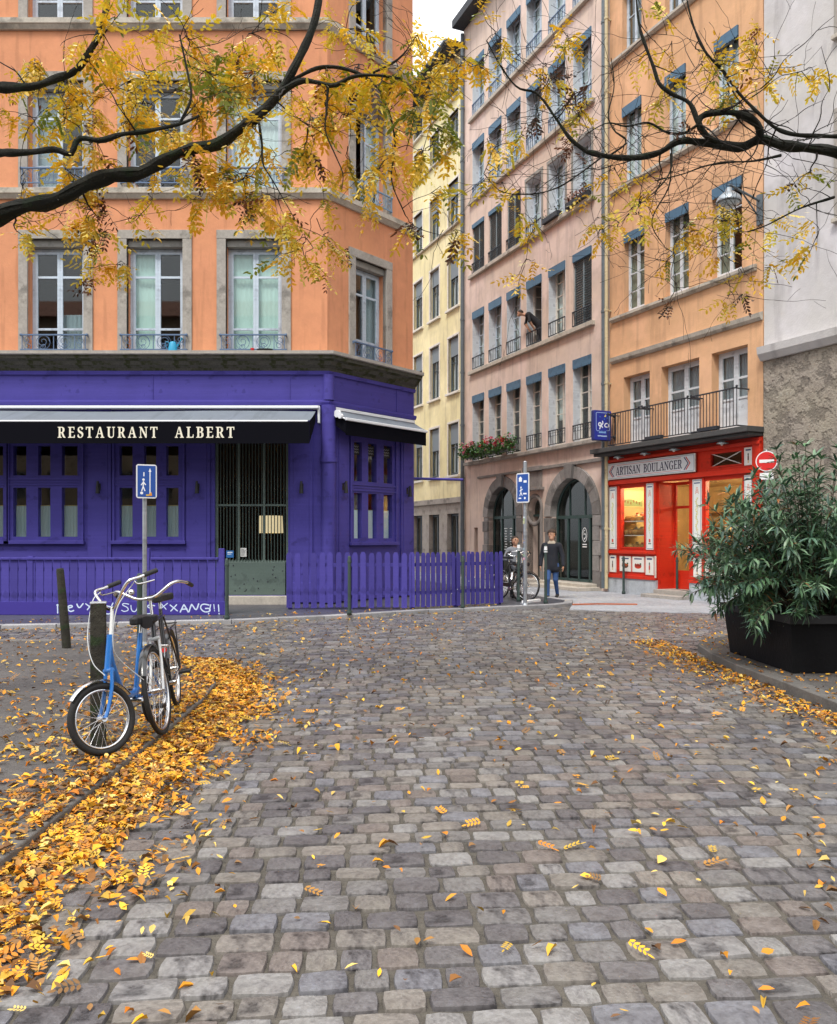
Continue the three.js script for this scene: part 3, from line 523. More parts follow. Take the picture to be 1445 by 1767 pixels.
// awnings
const awnWhite = std([0.78, 0.80, 0.82], { roughness: 0.4 });
{
  const a = thing('awning', 'long grey awning with black valance lettered in cream over the restaurant front', 'awning', [0, 0, -18.6], 0, 'awnings of the restaurant');
  mesh('wall_rail', [rb(-12.5, -2.26, 4.50, 4.565, 0.045, 0.27, 0.015), rb(-2.29, -2.24, 4.18, 4.57, 0.05, 0.2)], awnWhite, a);
  const cv = new THREE.PlaneGeometry(10.1, 0.62, 60, 4), p = cv.attributes.position;
  for (let i = 0; i < p.count; i++) { const t = p.getY(i) / 0.62 + 0.5, x = p.getX(i) - 7.5 + 0.12; p.setXYZ(i, x, 4.085 + 0.355 * t - 0.02 * Math.sin(t * Math.PI) + 0.012 * Math.sin(x * 1.1) * t, 1.26 - 1.02 * t); }
  cv.computeVertexNormals();
  mesh('canvas', cv, M.greyCloth, a);
  mesh('front_bar', bar(V(-12.43, 4.07, 1.26), V(-2.37, 4.07, 1.26), 0.022, 0.022, 10), awnWhite, a);
  for (const x of [-2.5, -5.6, -8.6, -11.6]) mesh('arm', [bar(V(x, 4.38, 0.2), V(x - 0.5, 4.2, 0.72), 0.02), bar(V(x - 0.5, 4.2, 0.72), V(x, 4.07, 1.24), 0.02)], awnWhite, a);
  const vl = new THREE.PlaneGeometry(10.1, 0.50, 120, 4), v = vl.attributes.position;
  for (let i = 0; i < v.count; i++) { const x = v.getX(i) - 7.38, t = 0.5 - v.getY(i) / 0.5; v.setXYZ(i, x, 4.06 - t * 0.47, 1.272 + t * 0.006 * Math.sin(x * 2.3)); }
  vl.computeVertexNormals();
  const val = mesh('valance', vl, M.blackCloth, a);
  const side = new THREE.Shape([[0.24, 4.42], [1.26, 4.06], [1.26, 3.6], [0.24, 4.2]].map(q => new THREE.Vector2(...q)));
  mesh('side_flap', new THREE.ShapeGeometry(side).rotateY(-Math.PI / 2).scale(1, 1, 1).translate(-2.33, 0, 0), M.blackCloth, a);
  const font = await new FontLoader().loadAsync('fonts/droid/droid_serif_bold.typeface.json');
  const cream = std([0.80, 0.75, 0.60], { roughness: 0.7 });
  const one = ch => { const g = new TextGeometry(ch, { font, size: 0.235, depth: 0.004, curveSegments: 4 }); g.computeBoundingBox(); return g; };
  const word = (s, x0, x1) => {                                  // letters set wide apart
    const gs = [...s].map(one), ws = gs.map(g => g.boundingBox.max.x - g.boundingBox.min.x), sum = ws.reduce((a, b) => a + b, 0), gap = 0.055, k = (x1 - x0 - gap * (s.length - 1)) / sum; let x = x0;
    gs.forEach((g, i) => { g.translate(-g.boundingBox.min.x, 0, 0).scale(k, 1, 1).translate(x, 3.71, 1.284); x += ws[i] * k + gap; mesh('letter', g, cream, val, true); });
  };
  word('RESTAURANT', -7.70, -5.57); word('ALBERT', -5.20, -3.93);

  const b = thing('awning', 'short grey awning with white front bar over the chamfered corner window', 'awning', [-2.09, 0, -18.6], CH.turn, 'awnings of the restaurant');
  mesh('wall_rail', rb(0.1, 2.95, 4.50, 4.57, 0.045, 0.16), awnWhite, b);
  const c2 = new THREE.PlaneGeometry(2.9, 0.6, 20, 4), q = c2.attributes.position;
  for (let i = 0; i < q.count; i++) { const t = q.getY(i) / 0.6 + 0.5, x = q.getX(i) + 1.52; q.setXYZ(i, x, 4.29 + 0.23 * t - 0.012 * Math.sin(t * Math.PI), 0.52 - 0.42 * t); }
  c2.computeVertexNormals(); mesh('canvas', c2, M.greyCloth, b);
  mesh('front_bar', [rb(0.06, 2.98, 4.225, 4.29, 0.5, 0.56, 0.015)], awnWhite, b);
  mesh('end_bracket', [cyl(0, -0.03, 0.03, 0, 0.09, 0.09, 12).rotateZ(Math.PI / 2).translate(0.05, 4.4, 0.28), cyl(0, -0.03, 0.03, 0, 0.06, 0.06, 12).rotateZ(Math.PI / 2).translate(0.03, 4.33, 0.4), bar(V(0.06, 4.45, 0.1), V(0.06, 4.26, 0.52), 0.02)], awnWhite, b);
  mesh('valance', folds(0.08, 2.96, 3.90, 4.24, 0.51, 0.01, 0.35), M.blackCloth, b);
  const s2 = new THREE.Shape([[0.1, 4.5], [0.52, 4.26], [0.52, 3.92], [0.1, 4.2]].map(r => new THREE.Vector2(...r)));
  mesh('side_flap', [new THREE.ShapeGeometry(s2).rotateY(-Math.PI / 2).translate(2.95, 0, 0), new THREE.ShapeGeometry(s2).rotateY(-Math.PI / 2).translate(0.09, 0, 0)], M.blackCloth, b);
}
// things on the first-floor sill
{
  const w = thing('watering_can', 'turquoise watering can on the sill of the half-curtained restaurant window', 'watering can', [-5.6, 5.802, -18.5]);
  const tq = std([0.02, 0.30, 0.50], { roughness: 0.4 });
  mesh('body', lathe([[0, 0], [0.1, 0], [0.11, 0.02], [0.085, 0.2], [0.05, 0.24], [0, 0.24]], 18), tq, w);
  mesh('spout', [bar(V(0.06, 0.08, 0), V(0.2, 0.3, 0), 0.03, 0.016), bar(V(0.19, 0.29, 0), V(0.215, 0.325, 0), 0.02, 0.045)], tq, w);
  mesh('handle', tube([[-0.07, 0.21, 0], [-0.15, 0.24, 0], [-0.17, 0.15, 0], [-0.1, 0.05, 0]], 0.014), tq, w);
  const b = thing('plant_tray', 'low black tray on the sill of the fully curtained restaurant window', 'tray', [-3.5, 5.802, -18.5]);
  mesh('body', lathe([[0, 0], [0.13, 0], [0.16, 0.07], [0.15, 0.075], [0.125, 0.015], [0, 0.015]], 14).scale(1.3, 1, 0.55), M.black, b);
  mesh('soil', cyl(0, 0.015, 0.055, 0, 0.13, 0.14, 14).scale(1.25, 1, 0.5), M.joint, b);
  const p = thing('flower_pot', 'tiny red pot beside the black tray on the restaurant sill', 'pot', [-3.78, 5.802, -18.47]);
  mesh('body', lathe([[0, 0], [0.03, 0], [0.042, 0.07], [0.046, 0.07], [0.046, 0.085], [0.038, 0.085], [0, 0.07]], 12), M.signred, p);
}

// purple terrace fence: left run of boards, right run and return of pickets
const purpleTones = [0.9, 1, 1.12].map(k => phys([0.081 * k, 0.067 * k, 0.33 * k], { specularIntensity: 0.35, map: paintMap, bumpMap: stuccoBump, bumpScale: 0.003, roughness: 0.58 }));
{
  const f = thing('board_fence', 'purple board fence with graffiti along its foot by the restaurant terrace', 'fence', [0, 0.068, -15.9]);
  const x0 = -10.2, x1 = -3.8, n = Math.round((x1 - x0) / 0.168), pw = (x1 - x0) / n;
  const board = boxUV(plain(new RoundedBoxGeometry(pw - 0.02, 1.05, 0.022, 1, 0.004).translate(0, 0.555, 0)));
  for (let i = 0; i < n; i++) { const m = new THREE.Mesh(board, pick(purpleTones)); m.name = 'board'; m.position.set(x0 + pw * (i + 0.5), rr(-0.006, 0.004), 0); m.rotation.z = rr(-0.004, 0.004); m.castShadow = m.receiveShadow = true; f.add(m); }
  for (const [a, b] of [[x0, -5.4], [-5.24, x1 - 0.12]]) mesh('top_rail', rb(a, b, 1.08, 1.125, -0.05, 0.05), M.purpleOld, f);
  for (const y of [0.36, 0.86]) mesh('back_rail', bx(x0, x1, y, y + 0.07, -0.055, -0.013), M.purpleOld, f);
  for (const x of [x1 - 0.06, -5.32, -7.6, x0]) mesh('post', rb(x - 0.055, x + 0.055, 0, x < -6 ? 1.15 : 1.3, -0.06, 0.03), M.purpleOld, f);
  const foot = mesh('foot_board', rb(x0, x1 + 0.02, 0.0, 0.26, 0.016, 0.045), M.purpleOld, f);
  const scrawl = painted(2048, 80, (c) => {
    c.fillStyle = '#3b2f8c'; c.fillRect(0, 0, 2048, 80); c.scale(0.5, 0.5); c.strokeStyle = '#cfe0f2'; c.lineWidth = 13; c.lineCap = c.lineJoin = 'round';
    const st = pts => { c.beginPath(); c.moveTo(pts[0], pts[1]); for (let i = 2; i < pts.length - 2; i += 2) c.quadraticCurveTo(pts[i], pts[i + 1], (pts[i] + pts[i + 2]) / 2, (pts[i + 1] + pts[i + 3]) / 2); c.lineTo(pts[pts.length - 2], pts[pts.length - 1]); c.stroke(); };
    const L = { R: [[0, 110, 4, 20], [0, 26, 40, 16, 46, 50, 10, 66, 46, 110]], E: [[0, 70, 40, 60, 36, 34, 10, 40, 2, 80, 24, 112, 46, 96]], V: [[0, 40, 20, 108, 46, 34]], X: [[0, 34, 50, 110], [50, 30, 0, 112]], C: [[54, 40, 20, 20, 0, 70, 20, 112, 56, 98]], S: [[50, 34, 20, 20, 6, 44, 40, 66, 44, 100, 14, 116, 0, 100]], U: [[0, 36, 2, 100, 30, 116, 44, 80, 46, 34]], I: [[4, 40, 0, 108]], A: [[0, 112, 26, 24, 30, 24, 56, 112], [12, 80, 48, 76]], N: [[0, 112, 6, 30, 14, 40, 46, 108, 54, 28]], G: [[58, 40, 24, 20, 0, 66, 20, 112, 58, 104, 60, 72, 34, 74]], '!': [[4, 22, 2, 84], [1, 104, 1, 110]], "'": [[4, 16, 0, 40]] };
    let x = 2010; for (const ch of "REVX C'SUIS XXANG!!!") { if (ch === ' ') { x += 70; continue; } const up = -8 + 12 * Math.sin(x * 0.013), sl = 0.25 * Math.sin(x * 0.031), gr = 1.12 + 0.2 * Math.sin(x * 0.047); c.lineWidth = 11 + 6 * Math.abs(Math.sin(x)); for (const s of L[ch]) st(s.map((q, i) => i % 2 ? q * gr + up + 8 : x + q * 1.7 * gr - sl * (s[i + 1] - 60))); x += ch === '!' ? 56 : ch === 'I' ? 60 : 122; }
  });
  mesh('graffiti', card(x1 - x0 - 0.02, 0.25, (x0 + x1) / 2, 0.132, 0.0485), scrawl, foot, true);

  const g = thing('picket_fence', 'purple picket fence wrapping round the chamfered restaurant corner', 'fence', [0, 0.068, 0]);
  const run = [[-2.72, 17.1], [-0.13, 17.12], [1.86, 18.3]];
  const tip = new THREE.Shape([[-0.058, 0.04], [0.058, 0.04], [0.058, 1.14], [0.03, 1.2], [-0.03, 1.2], [-0.058, 1.14]].map(q => new THREE.Vector2(...q)));
  const picket = boxUV(plain(new THREE.ExtrudeGeometry(tip, { depth: 0.022, bevelEnabled: false })));
  for (let s = 0; s < 2; s++) {
    const [ax, az] = run[s], [cx, cz] = run[s + 1], L = Math.hypot(cx - ax, cz - az), turn = Math.atan2(cz - az, cx - ax), pitch = s ? 0.128 : 0.168, k = Math.round(L / pitch);
    for (let i = 0; i <= k; i++) { const t = i / k, m = new THREE.Mesh(picket, pick(purpleTones)); m.name = 'picket'; m.position.set(lerp(ax, cx, t), rr(-0.015, 0.015), -lerp(az, cz, t)); m.rotation.set(rr(-0.01, 0.01), turn, rr(-0.012, 0.012)); m.scale.x = s ? 0.78 : 1; m.castShadow = m.receiveShadow = true; g.add(m); }
    for (const y of [0.3, 0.9]) { const m = mesh('rail', bx(0, L, y, y + 0.075, -0.045, -0.004), M.purpleOld, g); m.position.set(ax, 0, -az); m.rotation.y = turn; }
    for (const t of s ? [0.5, 1] : [0, 0.5, 1]) { const m = mesh('post', bx(-0.04, 0.04, 0, 1.08, -0.13, -0.05), M.purpleOld, g); m.position.set(lerp(ax, cx, t), 0, -lerp(az, cz, t)); m.rotation.y = turn; }
  }
  for (let i = 0; i < 8; i++) { const t = 0.42 + i * 0.065, [ax, az] = run[1], [cx, cz] = run[2], m = mesh('paint_dot', new THREE.CircleGeometry(0.011, 8).translate(0, 0.3 + i * 0.085, 0.0255), std([0.62, 0.63, 0.68]), g); m.position.set(lerp(ax, cx, t), 0, -lerp(az, cz, t)); m.rotation.y = Math.atan2(cz - az, cx - ax); }
}

// ---------------------------------------------------------------- the row of houses across the side street
const rowTurn = turnOf(0.3867, 0.922), bakTurn = turnOf(0.4275, 0.904), P0 = [5.54, 0, -23.5];
// pink house (x runs from -9.66 at the drainpipe to 0 at the bakery)
const pinkHouse = thing('pink_building', 'tall pink house with blue valances and two dark stone arches', 'building', P0, rowTurn);
{
  const H = pinkHouse, cols = [-8.37, -7.0, -5.62, -4.23, -2.81, -1.39], w = 0.99;
  const rows = [[4.52, 7.08], [8.06, 10.34], [11.80, 13.75], [14.70, 16.92], [17.92, 20.1]];
  const holes = []; for (const c of cols) for (const [a, b] of rows) holes.push([c - w / 2, c + w / 2, a, b]);
  const arches = [[-1.95, 1.17, 2.25], [-6.42, 1.08, 2.33]];
  for (const [c, h, s] of arches) holes.push(archHole(c, h, 0.2, s));
  holes.push(archHole(-4.2, 0.41, 0.2, 2.5), [-8.72, -8.42, 0.85, 1.95]);
  mesh('wall', wall(-9.66, 0, 0, 21.8, holes, 0.38), M.pink, H);
  mesh('inner_wall', [bx(-9.6, -0.05, 0, 21.8, -7.1, -7), bx(-9.66, -9.56, 0, 21.8, -7, -0.4), bx(-0.1, 0, 0, 21.8, -7, -0.4), bx(-9.6, -0.05, 0, 0.14, -7, -0.38), ...[4.15, 7.6, 11.3, 14.25, 17.5, 21.3].map(y => bx(-9.55, -0.1, y, y + 0.25, -7, -0.39)), bx(-9.55, -0.1, 0.14, 4.1, -3.4, -3.3), bx(-4.85, -4.75, 0.14, 21, -6, -0.4)], M.room, H);
  mesh('roof', bx(-9.7, 0, 21.8, 22.1, -7.1, 0.5), M.roof, H);
  for (const y of [7.98, 11.72, 14.62, 17.84]) mesh('ledge', rb(-9.05, -0.72, y - 0.07, y + 0.07, -0.05, 0.13, 0.015), M.palestone, H);
  mesh('ledge', rb(-9.3, -0.35, 4.38, 4.5, -0.05, 0.2, 0.015), M.stone, H);
  mesh('ledge', [rb(-8.35, -5.1, 3.82, 3.9, -0.05, 0.07), rb(-3.6, -0.3, 3.82, 3.92, -0.05, 0.1), rb(-4.75, -3.62, 3.8, 3.95, -0.05, 0.18)], M.darkstone, H);
  const base = { recess: 0.26, frameMat: M.creamWhite, reveal: M.white, valance: 0.25, head: 0.06, rail: 0.5, railZ: 0.02, rows: [0.22, 0.42, 0.62, 0.82], bar: 0.028, thick: 0.05 };
  const lw = [[0.0, 0.95, M.lace, 0.02], [0.0, 0.95, M.lace, 0.02]];
  cols.forEach((c, k) => {
    casement(H, null, c, 4.52, w, 2.56, { ...base, railKind: k > 2 ? 'lattice' : 'plain', rail: 0.52, cloth: k === 4 ? [[0.35, 0.95, M.lace, 0.02], null] : k < 3 ? [null, lw[1]] : null });
    if (k === 5) shutter(H, null, c, 8.06, w, 2.28, M.slateShutter, { valance: 0.24, rail: 0.5 });
    else casement(H, null, c, 8.06, w, 2.28, { ...base, open: k === 3 ? [true, true] : null, cloth: k < 3 ? [lw[0], null] : k === 4 ? lw : null, rail: 0.5, frameMat: k < 3 ? M.bluewhite : M.creamWhite });
    if (k < 3) shutter(H, null, c, 11.80, w, 1.95, M.slateShutter, { rail: 0.42, railKind: 'lattice', valance: k < 2 ? 0.16 : 0 });
    else casement(H, null, c, 11.80, w, 1.95, { ...base, valance: 0, frameMat: M.bluewhite, surround: [0.08, 0.12, 0.03], surroundMat: M.greyshutter, cloth: lw, rail: k === 3 ? 0.4 : 0 });
    casement(H, null, c, 14.70, w, 2.22, { ...base, frameMat: M.bluewhite, cloth: lw, rail: 0.5, railKind: 'lattice', railMat: M.blueIron });
    casement(H, null, c, 17.92, w, 2.18, { ...base, frameMat: M.bluewhite, cloth: lw, rail: 0.5, railKind: 'lattice', railMat: M.blueIron });
  });
  // stone arches built of blocks
  const tones = [0.22, 0.27, 0.32, 0.37].map(k => std([k, k * 0.95, k * 0.9], { map: stoneMap, bumpMap: stuccoBump, bumpScale: 0.008, roughness: 0.92 }));
  for (const [c, h, s] of arches) {
    const a = sub('stone_arch', H, [c, 0, 0]); const n = 11, R = h + 0.36;
    for (let i = 0; i < n; i++) {
      const t0 = Math.PI * i / n + 0.006, t1 = Math.PI * (i + 1) / n - 0.006, key = i === 5, R2 = key ? R + 0.08 : R;
      const sh = new THREE.Shape(); sh.moveTo(Math.cos(t0) * h, Math.sin(t0) * h); sh.lineTo(Math.cos(t0) * R2, Math.sin(t0) * R2); sh.absarc(0, 0, R2, t0, t1, false); sh.lineTo(Math.cos(t1) * h, Math.sin(t1) * h); sh.absarc(0, 0, h, t1, t0, true);
      mesh(key ? 'keystone' : 'arch_stone', new THREE.ExtrudeGeometry(sh, { depth: 0.3 + (key ? 0.1 : rr(0, 0.012)), bevelEnabled: true, bevelSize: 0.006, bevelThickness: 0.006, bevelSegments: 1, curveSegments: 4 }).translate(0, s, -0.24), pick(tones), a);
    }
    let y = 0.1; for (const e of [-1, 1]) { y = 0.1; let k = 0; while (y < s - 0.05) { const hh = Math.min(rr(0.36, 0.5), s - y), ww = (k++ % 2 ? 0.32 : 0.4); mesh('jamb_stone', rb(e > 0 ? h : -h - ww, e > 0 ? h + ww : -h, y, y + hh - 0.008, -0.24, 0.06 + rr(0, 0.012), 0.012), pick(tones), a); y += hh; } }
  }
  { const a = sub('stone_doorway', H, [-4.2, 0, 0]); mesh('surround', [rb(-0.55, -0.41, 0.1, 2.5, -0.2, 0.05), rb(0.41, 0.55, 0.1, 2.5, -0.2, 0.05), ring(0, 2.5, 0, 0.48, 0.075, 6, 24).scale(1, 1, 0.6), rb(-0.5, 0.5, 3.25, 3.78, -0.05, 0.09), rb(-0.62, 0.62, 3.16, 3.25, -0.05, 0.16)], M.darkstone, a); mesh('fanlight', [bx(-0.41, 0.41, 2.28, 2.36, -0.3, -0.2), bx(-0.02, 0.02, 2.36, 2.9, -0.28, -0.22)], M.teal, a); pane(a, -0.41, 0.41, 2.36, 2.92, -0.26, M.smokeglass); mesh('door_leaf', bx(-0.41, 0.41, 0.15, 2.28, -0.9, -0.85), M.teal, a); }
  // glazed doors in the arches
  arches.forEach(([c, h, s], k) => {
    const g = sub('arched_door', H, [c, 0, -0.2]); const T = M.teal, z = 0;
    const bars = [bx(-h, h, s - 0.08, s + 0.02, z - 0.06, z + 0.03), bx(-h, -h + 0.07, 0.15, s, z - 0.05, z + 0.02), bx(h - 0.07, h, 0.15, s, z - 0.05, z + 0.02), bx(-h, h, 0.15, 0.28, z - 0.05, z + 0.02)];
    const vs = k ? [-0.42, 0.42] : [-0.52, 0.1, 0.68];
    for (const x of vs) bars.push(bx(x - 0.035, x + 0.035, 0.15, s, z - 0.05, z + 0.02)); for (const x of [-h * 0.36, h * 0.36]) bars.push(bx(x - 0.025, x + 0.025, s, s + Math.sqrt(h * h - x * x), z - 0.05, z + 0.01));
    bars.push(new THREE.TorusGeometry(h - 0.035, 0.04, 6, 24, Math.PI).translate(0, s, z));
    mesh('frame', bars, T, g);
    const xs = [-h + 0.07, ...vs.flatMap(x => [x - 0.035, x + 0.035]), h - 0.07];
    for (let i = 0; i < xs.length; i += 2) pane(g, xs[i], xs[i + 1], 0.28, s - 0.08, z - 0.02, M.smokeglass);
    const fan = new THREE.Shape(); fan.moveTo(-h + 0.05, 0); fan.absarc(0, 0, h - 0.05, Math.PI, 0, true); fan.closePath();
    mesh('pane', new THREE.ExtrudeGeometry(fan, { depth: 0.006, bevelEnabled: false }).translate(0, s + 0.02, z - 0.02), M.smokeglass, g);
    if (!k) {
      const em = painted(128, 256, (c2) => { c2.clearRect(0, 0, 128, 256); c2.strokeStyle = '#e8ecec'; c2.fillStyle = '#e8ecec'; c2.lineWidth = 9; c2.beginPath(); c2.ellipse(64, 90, 46, 76, 0, 0, 7); c2.stroke(); c2.lineWidth = 8; c2.beginPath(); c2.arc(64, 62, 20, 0.6, 5); c2.stroke(); c2.beginPath(); c2.arc(66, 104, 24, 3.6, 8.6); c2.stroke(); c2.beginPath(); c2.arc(58, 134, 9, 0, 7); c2.fill(); for (let i = 0; i < 2; i++) c2.fillRect(18, 190 + i * 26, 92, 12); }, { transparent: true, alphaTest: 0.4 });
      mesh('emblem', card(0.34, 0.72, 0.38, 1.55, z - 0.008), em, g, true);
    } else {
      const lines = painted(128, 256, (c2) => { c2.clearRect(0, 0, 128, 256); c2.fillStyle = '#d6dedd'; for (let i = 0; i < 9; i++) c2.fillRect(12 + (i * 13) % 20, 10 + i * 27, 84 - (i * 29) % 30, 10); }, { transparent: true, alphaTest: 0.4 });
      mesh('lettering', card(0.36, 0.9, -0.12, 1.5, z - 0.008), lines, g, true); mesh('lettering', card(0.3, 0.9, 0.26, 1.5, z - 0.008), lines, g, true);
    }
  });
  mesh('slit_window', [bx(-8.72, -8.70, 0.85, 1.95, -0.2, -0.16), bx(-8.44, -8.42, 0.85, 1.95, -0.2, -0.16)], M.greenIron, H);
  mesh('door_step', [rb(-3.25, -0.55, 0.05, 0.2, -0.35, 0.5, 0.015), rb(-3.4, -0.4, 0.0, 0.11, -0.3, 0.85, 0.015)], M.palestone, H);
  mesh('door_step', [rb(-7.6, -5.2, 0.05, 0.2, -0.35, 0.3, 0.015), rb(-4.75, -3.65, 0.05, 0.18, -0.6, 0.3, 0.015)], M.palestone, H);
  const pipe = (x, z, m, r = 0.055) => { const g = [cyl(x, 0.1, 21.6, z, r, r, 12)]; for (let y = 1.8; y < 21; y += 2.1) g.push(cyl(x, y, y + 0.07, z, r + 0.014, r + 0.014, 12), bx(x - 0.02, x + 0.02, y, y + 0.04, -0.05, z)); return mesh('drainpipe', g, m, H); };
  pipe(-9.58, 0.1, M.pipe, 0.075); pipe(-0.12, 0.12, M.pipe, 0.07); pipe(0.06, 0.16, M.creamPipe, 0.05);
}
// yellow house further down the street
{
  const H = thing('yellow_building', 'pale yellow house with narrow white-framed windows behind the purple fence', 'building', P0, rowTurn);
  const cols = [-18.2, -16.3, -14.37, -12.53, -10.62], w = 0.98, rows = [[4.12, 6.26], [7.52, 9.8], [10.98, 13.14], [14.44, 16.2], [17.72, 19.0], [19.6, 20.6]];
  const holes = []; for (const c of cols) { for (const [a, b] of rows) holes.push([c - w / 2, c + w / 2, a, b]); holes.push([c - 0.55, c + 0.55, 0.7, 2.55]); }
  mesh('wall', wall(-19.5, -9.66, 3.1, 21.2, holes.filter(h => h[2] > 3), 0.35), M.yellow, H);
  mesh('ground_floor', wall(-19.5, -9.66, 0, 3.1, holes.filter(h => h[2] < 3), 0.35, 0.03), M.stone, H);
  mesh('inner_wall', [bx(-19.5, -9.7, 0, 21.2, -6.1, -6), bx(-19.5, -19.4, 0, 21.2, -6, -0.36), bx(-9.76, -9.67, 0, 21.2, -6, -0.36), ...[3.0, 6.9, 10.4, 13.6, 17.2, 20.9].map(y => bx(-19.4, -9.77, y, y + 0.2, -6, -0.36))], M.room, H);
  const roof = mesh('roof', [bx(-19.6, -9.6, 21.2, 21.3, -6.2, 0.75)], M.roof, H);
  mesh('gutter', [bar(V(-19.6, 21.2, 0.8), V(-9.6, 21.2, 0.8), 0.09, 0.09, 10)], M.pipe, roof);
  mesh('ledge', rb(-19.5, -9.68, 2.98, 3.2, -0.02, 0.14), M.stone, H);
  for (const y of [14.36, 17.64]) mesh('ledge', rb(-19.5, -9.68, y - 0.08, y, -0.02, 0.1), M.palestone, H);
  const dk = std([0.09, 0.115, 0.135], { map: paintMap, roughness: 0.6 }), blind = std([0.21, 0.25, 0.28], { roughness: 0.9 });
  for (const c of cols) {
    rows.forEach(([a, b], r) => {
      const h = b - a, g = casement(H, null, c, a, w, h, { recess: 0.12, frameMat: dk, rows: r < 4 ? [0.55] : [], surround: [0.09, 0.09, 0.02], surroundMat: M.creamWhite, sill: r === 3 || r === 4 ? 0 : 0.14, sillMat: M.creamWhite, thick: 0.06, cloth: r < 4 ? [[0.0, 0.5, M.lace], null] : null });
      if (r < 4) mesh('blind', bx(-w / 2 + 0.05, w / 2 - 0.05, h * rr(0.55, 0.72), h - 0.05, -0.1, -0.085), blind, g);
    });
    casement(H, null, c, 0.7, 1.1, 1.85, { recess: 0.16, frameMat: dk, rows: [], thick: 0.06 });
  }
}
// bakery house (x runs from 0 at the drainpipe to 5.47)
const bakery = thing('bakery_building', 'apricot house with iron balconies over a red bakery shopfront', 'building', P0, bakTurn);
{
  const H = bakery, f1 = [[0.61, 1.69], [2.14, 3.5], [3.91, 5.03]], f2 = [[0.64, 1.48], [2.3, 3.14], [3.94, 4.86]], f3 = [[0.56, 1.36], [2.28, 3.04], [4.0, 4.76]];
  const holes = [...f1.map(([a, b]) => [a, b, 4.13, 6.1]), ...f2.map(([a, b]) => [a, b, 7.92, 10.12]), ...f3.map(([a, b]) => [a, b, 11.56, 13.72]), ...f3.map(([a, b]) => [a, b, 15.3, 17.3])];
  mesh('wall', wall(0.0, 5.47, 4.02, 19.4, holes, 0.36), M.apricot, H);
  mesh('inner_wall', [bx(0.0, 5.47, 0, 19.4, -6.1, -6), bx(0, 0.1, 4.1, 19.4, -6, -0.37), bx(5.37, 5.47, 4.1, 19.4, -6, -0.37), ...[6.9, 11.0, 14.6, 18.9].map(y => bx(0.1, 5.37, y, y + 0.2, -6, -0.37))], M.room, H);
  mesh('roof', bx(-0.05, 5.5, 19.4, 19.7, -6, 0.6), M.roof, H);
  mesh('ledge', sweep([[0, 6.56], [0.05, 6.56], [0.1, 6.62], [0.12, 6.72], [0, 6.76]], [[0.12, 0], [5.47, 0]]), M.palestone, H);
  mesh('ledge', sweep([[0, 7.74], [0.06, 7.74], [0.12, 7.8], [0.12, 7.87], [0, 7.9]], [[0.12, 0], [5.3, 0]]), M.palestone, H);
  mesh('ledge', sweep([[0, 11.38], [0.06, 11.38], [0.12, 11.44], [0.12, 11.51], [0, 11.54]], [[0.12, 0], [5.3, 0]]), M.palestone, H);
  mesh('ledge', sweep([[0, 15.1], [0.06, 15.1], [0.12, 15.16], [0.12, 15.23], [0, 15.26]], [[0.12, 0], [5.3, 0]]), M.palestone, H);
  const grey = std([0.33, 0.34, 0.38], { roughness: 0.95 });
  f1.forEach(([a, b]) => { const w = b - a; casement(H, null, (a + b) / 2, 4.13, w, 1.97, { recess: 0.24, frameMat: M.white, rows: [0.4, 0.66], panel: 1, thick: 0.06, stile: 0.07, bar: 0.05, cloth: [[0.3, 0.97, grey, 0.02], [0.3, 0.97, grey, 0.02]] }); });
  f2.forEach(([a, b], k) => casement(H, null, (a + b) / 2, 7.92, b - a, 2.2, { recess: 0.16, frameMat: M.white, rows: [0.25, 0.5, 0.75], valance: 0.22, head: 0.06, bar: 0.03, cloth: [[0, 0.95, std([0.30, 0.29, 0.23]), 0.02], k === 2 ? null : [0, 0.95, std([0.28, 0.26, 0.2]), 0.02]] }));
  f3.forEach(([a, b]) => casement(H, null, (a + b) / 2, 11.56, b - a, 2.16, { recess: 0.16, frameMat: M.bluewhite, rows: [0.5], valance: 0.24, head: 0.06, cloth: [[0, 0.95, M.lace, 0.02], [0, 0.95, M.lace, 0.02]] }));
  f3.forEach(([a, b]) => casement(H, null, (a + b) / 2, 15.3, b - a, 2.0, { recess: 0.16, frameMat: M.bluewhite, rows: [0.5], valance: 0.24, head: 0.06 }));
  const slabP = mesh('balcony_slab', [rb(-0.2, 5.52, 3.98, 4.11, -0.04, 0.56, 0.012), rb(-0.16, 5.48, 3.90, 3.975, -0.04, 0.46, 0.012)], std([0.085, 0.085, 0.085], { map: stoneMap, roughness: 0.85 }), H);
  for (const [a, b] of [[0.42, 1.72], [1.84, 3.52], [3.63, 5.08]]) { const g = sub('balcony', H, [0, 4.11, 0]); ironRail(g, a, b, 0.05, 0.94, 0.4, M.iron, 'balcony'); mesh('finials', [a, b].map(x => ball(x, 0.97, 0.4, 0.03, 8, 6)), M.iron, g); }
  mesh('window_box', [rb(2.1, 2.7, 4.13, 4.22, 0.43, 0.55), rb(4.0, 4.6, 4.13, 4.22, 0.43, 0.55)], M.iron, H);
  // shopfront in red
  const R = M.red;
  mesh('plinth', [rb(-0.02, 1.98, 0.0, 0.43, -0.3, 0.06, 0.01), rb(3.21, 5.47, 0.0, 0.43, -0.3, 0.06, 0.01)], std([0.55, 0.60, 0.64], { map: stoneMap }), H);
  mesh('door_step', [rb(1.99, 3.19, 0, 0.2, -0.6, 0.14), rb(1.9, 3.3, 0, 0.09, 0.15, 0.5)], M.stone, H);
  const fr = [wall(0, 1.98, 0.43, 3.9, [[0.5, 1.55, 1.27, 3.0]], 0.14, 0.03), bx(1.98, 3.2, 3.06, 3.9, -0.11, 0.03), wall(3.2, 5.47, 0.43, 3.9, [[3.72, 4.95, 1.27, 3.02], [3.88, 4.93, 3.28, 3.66]], 0.14, 0.03)];
  const shop = mesh('shopfront', fr, R, H);
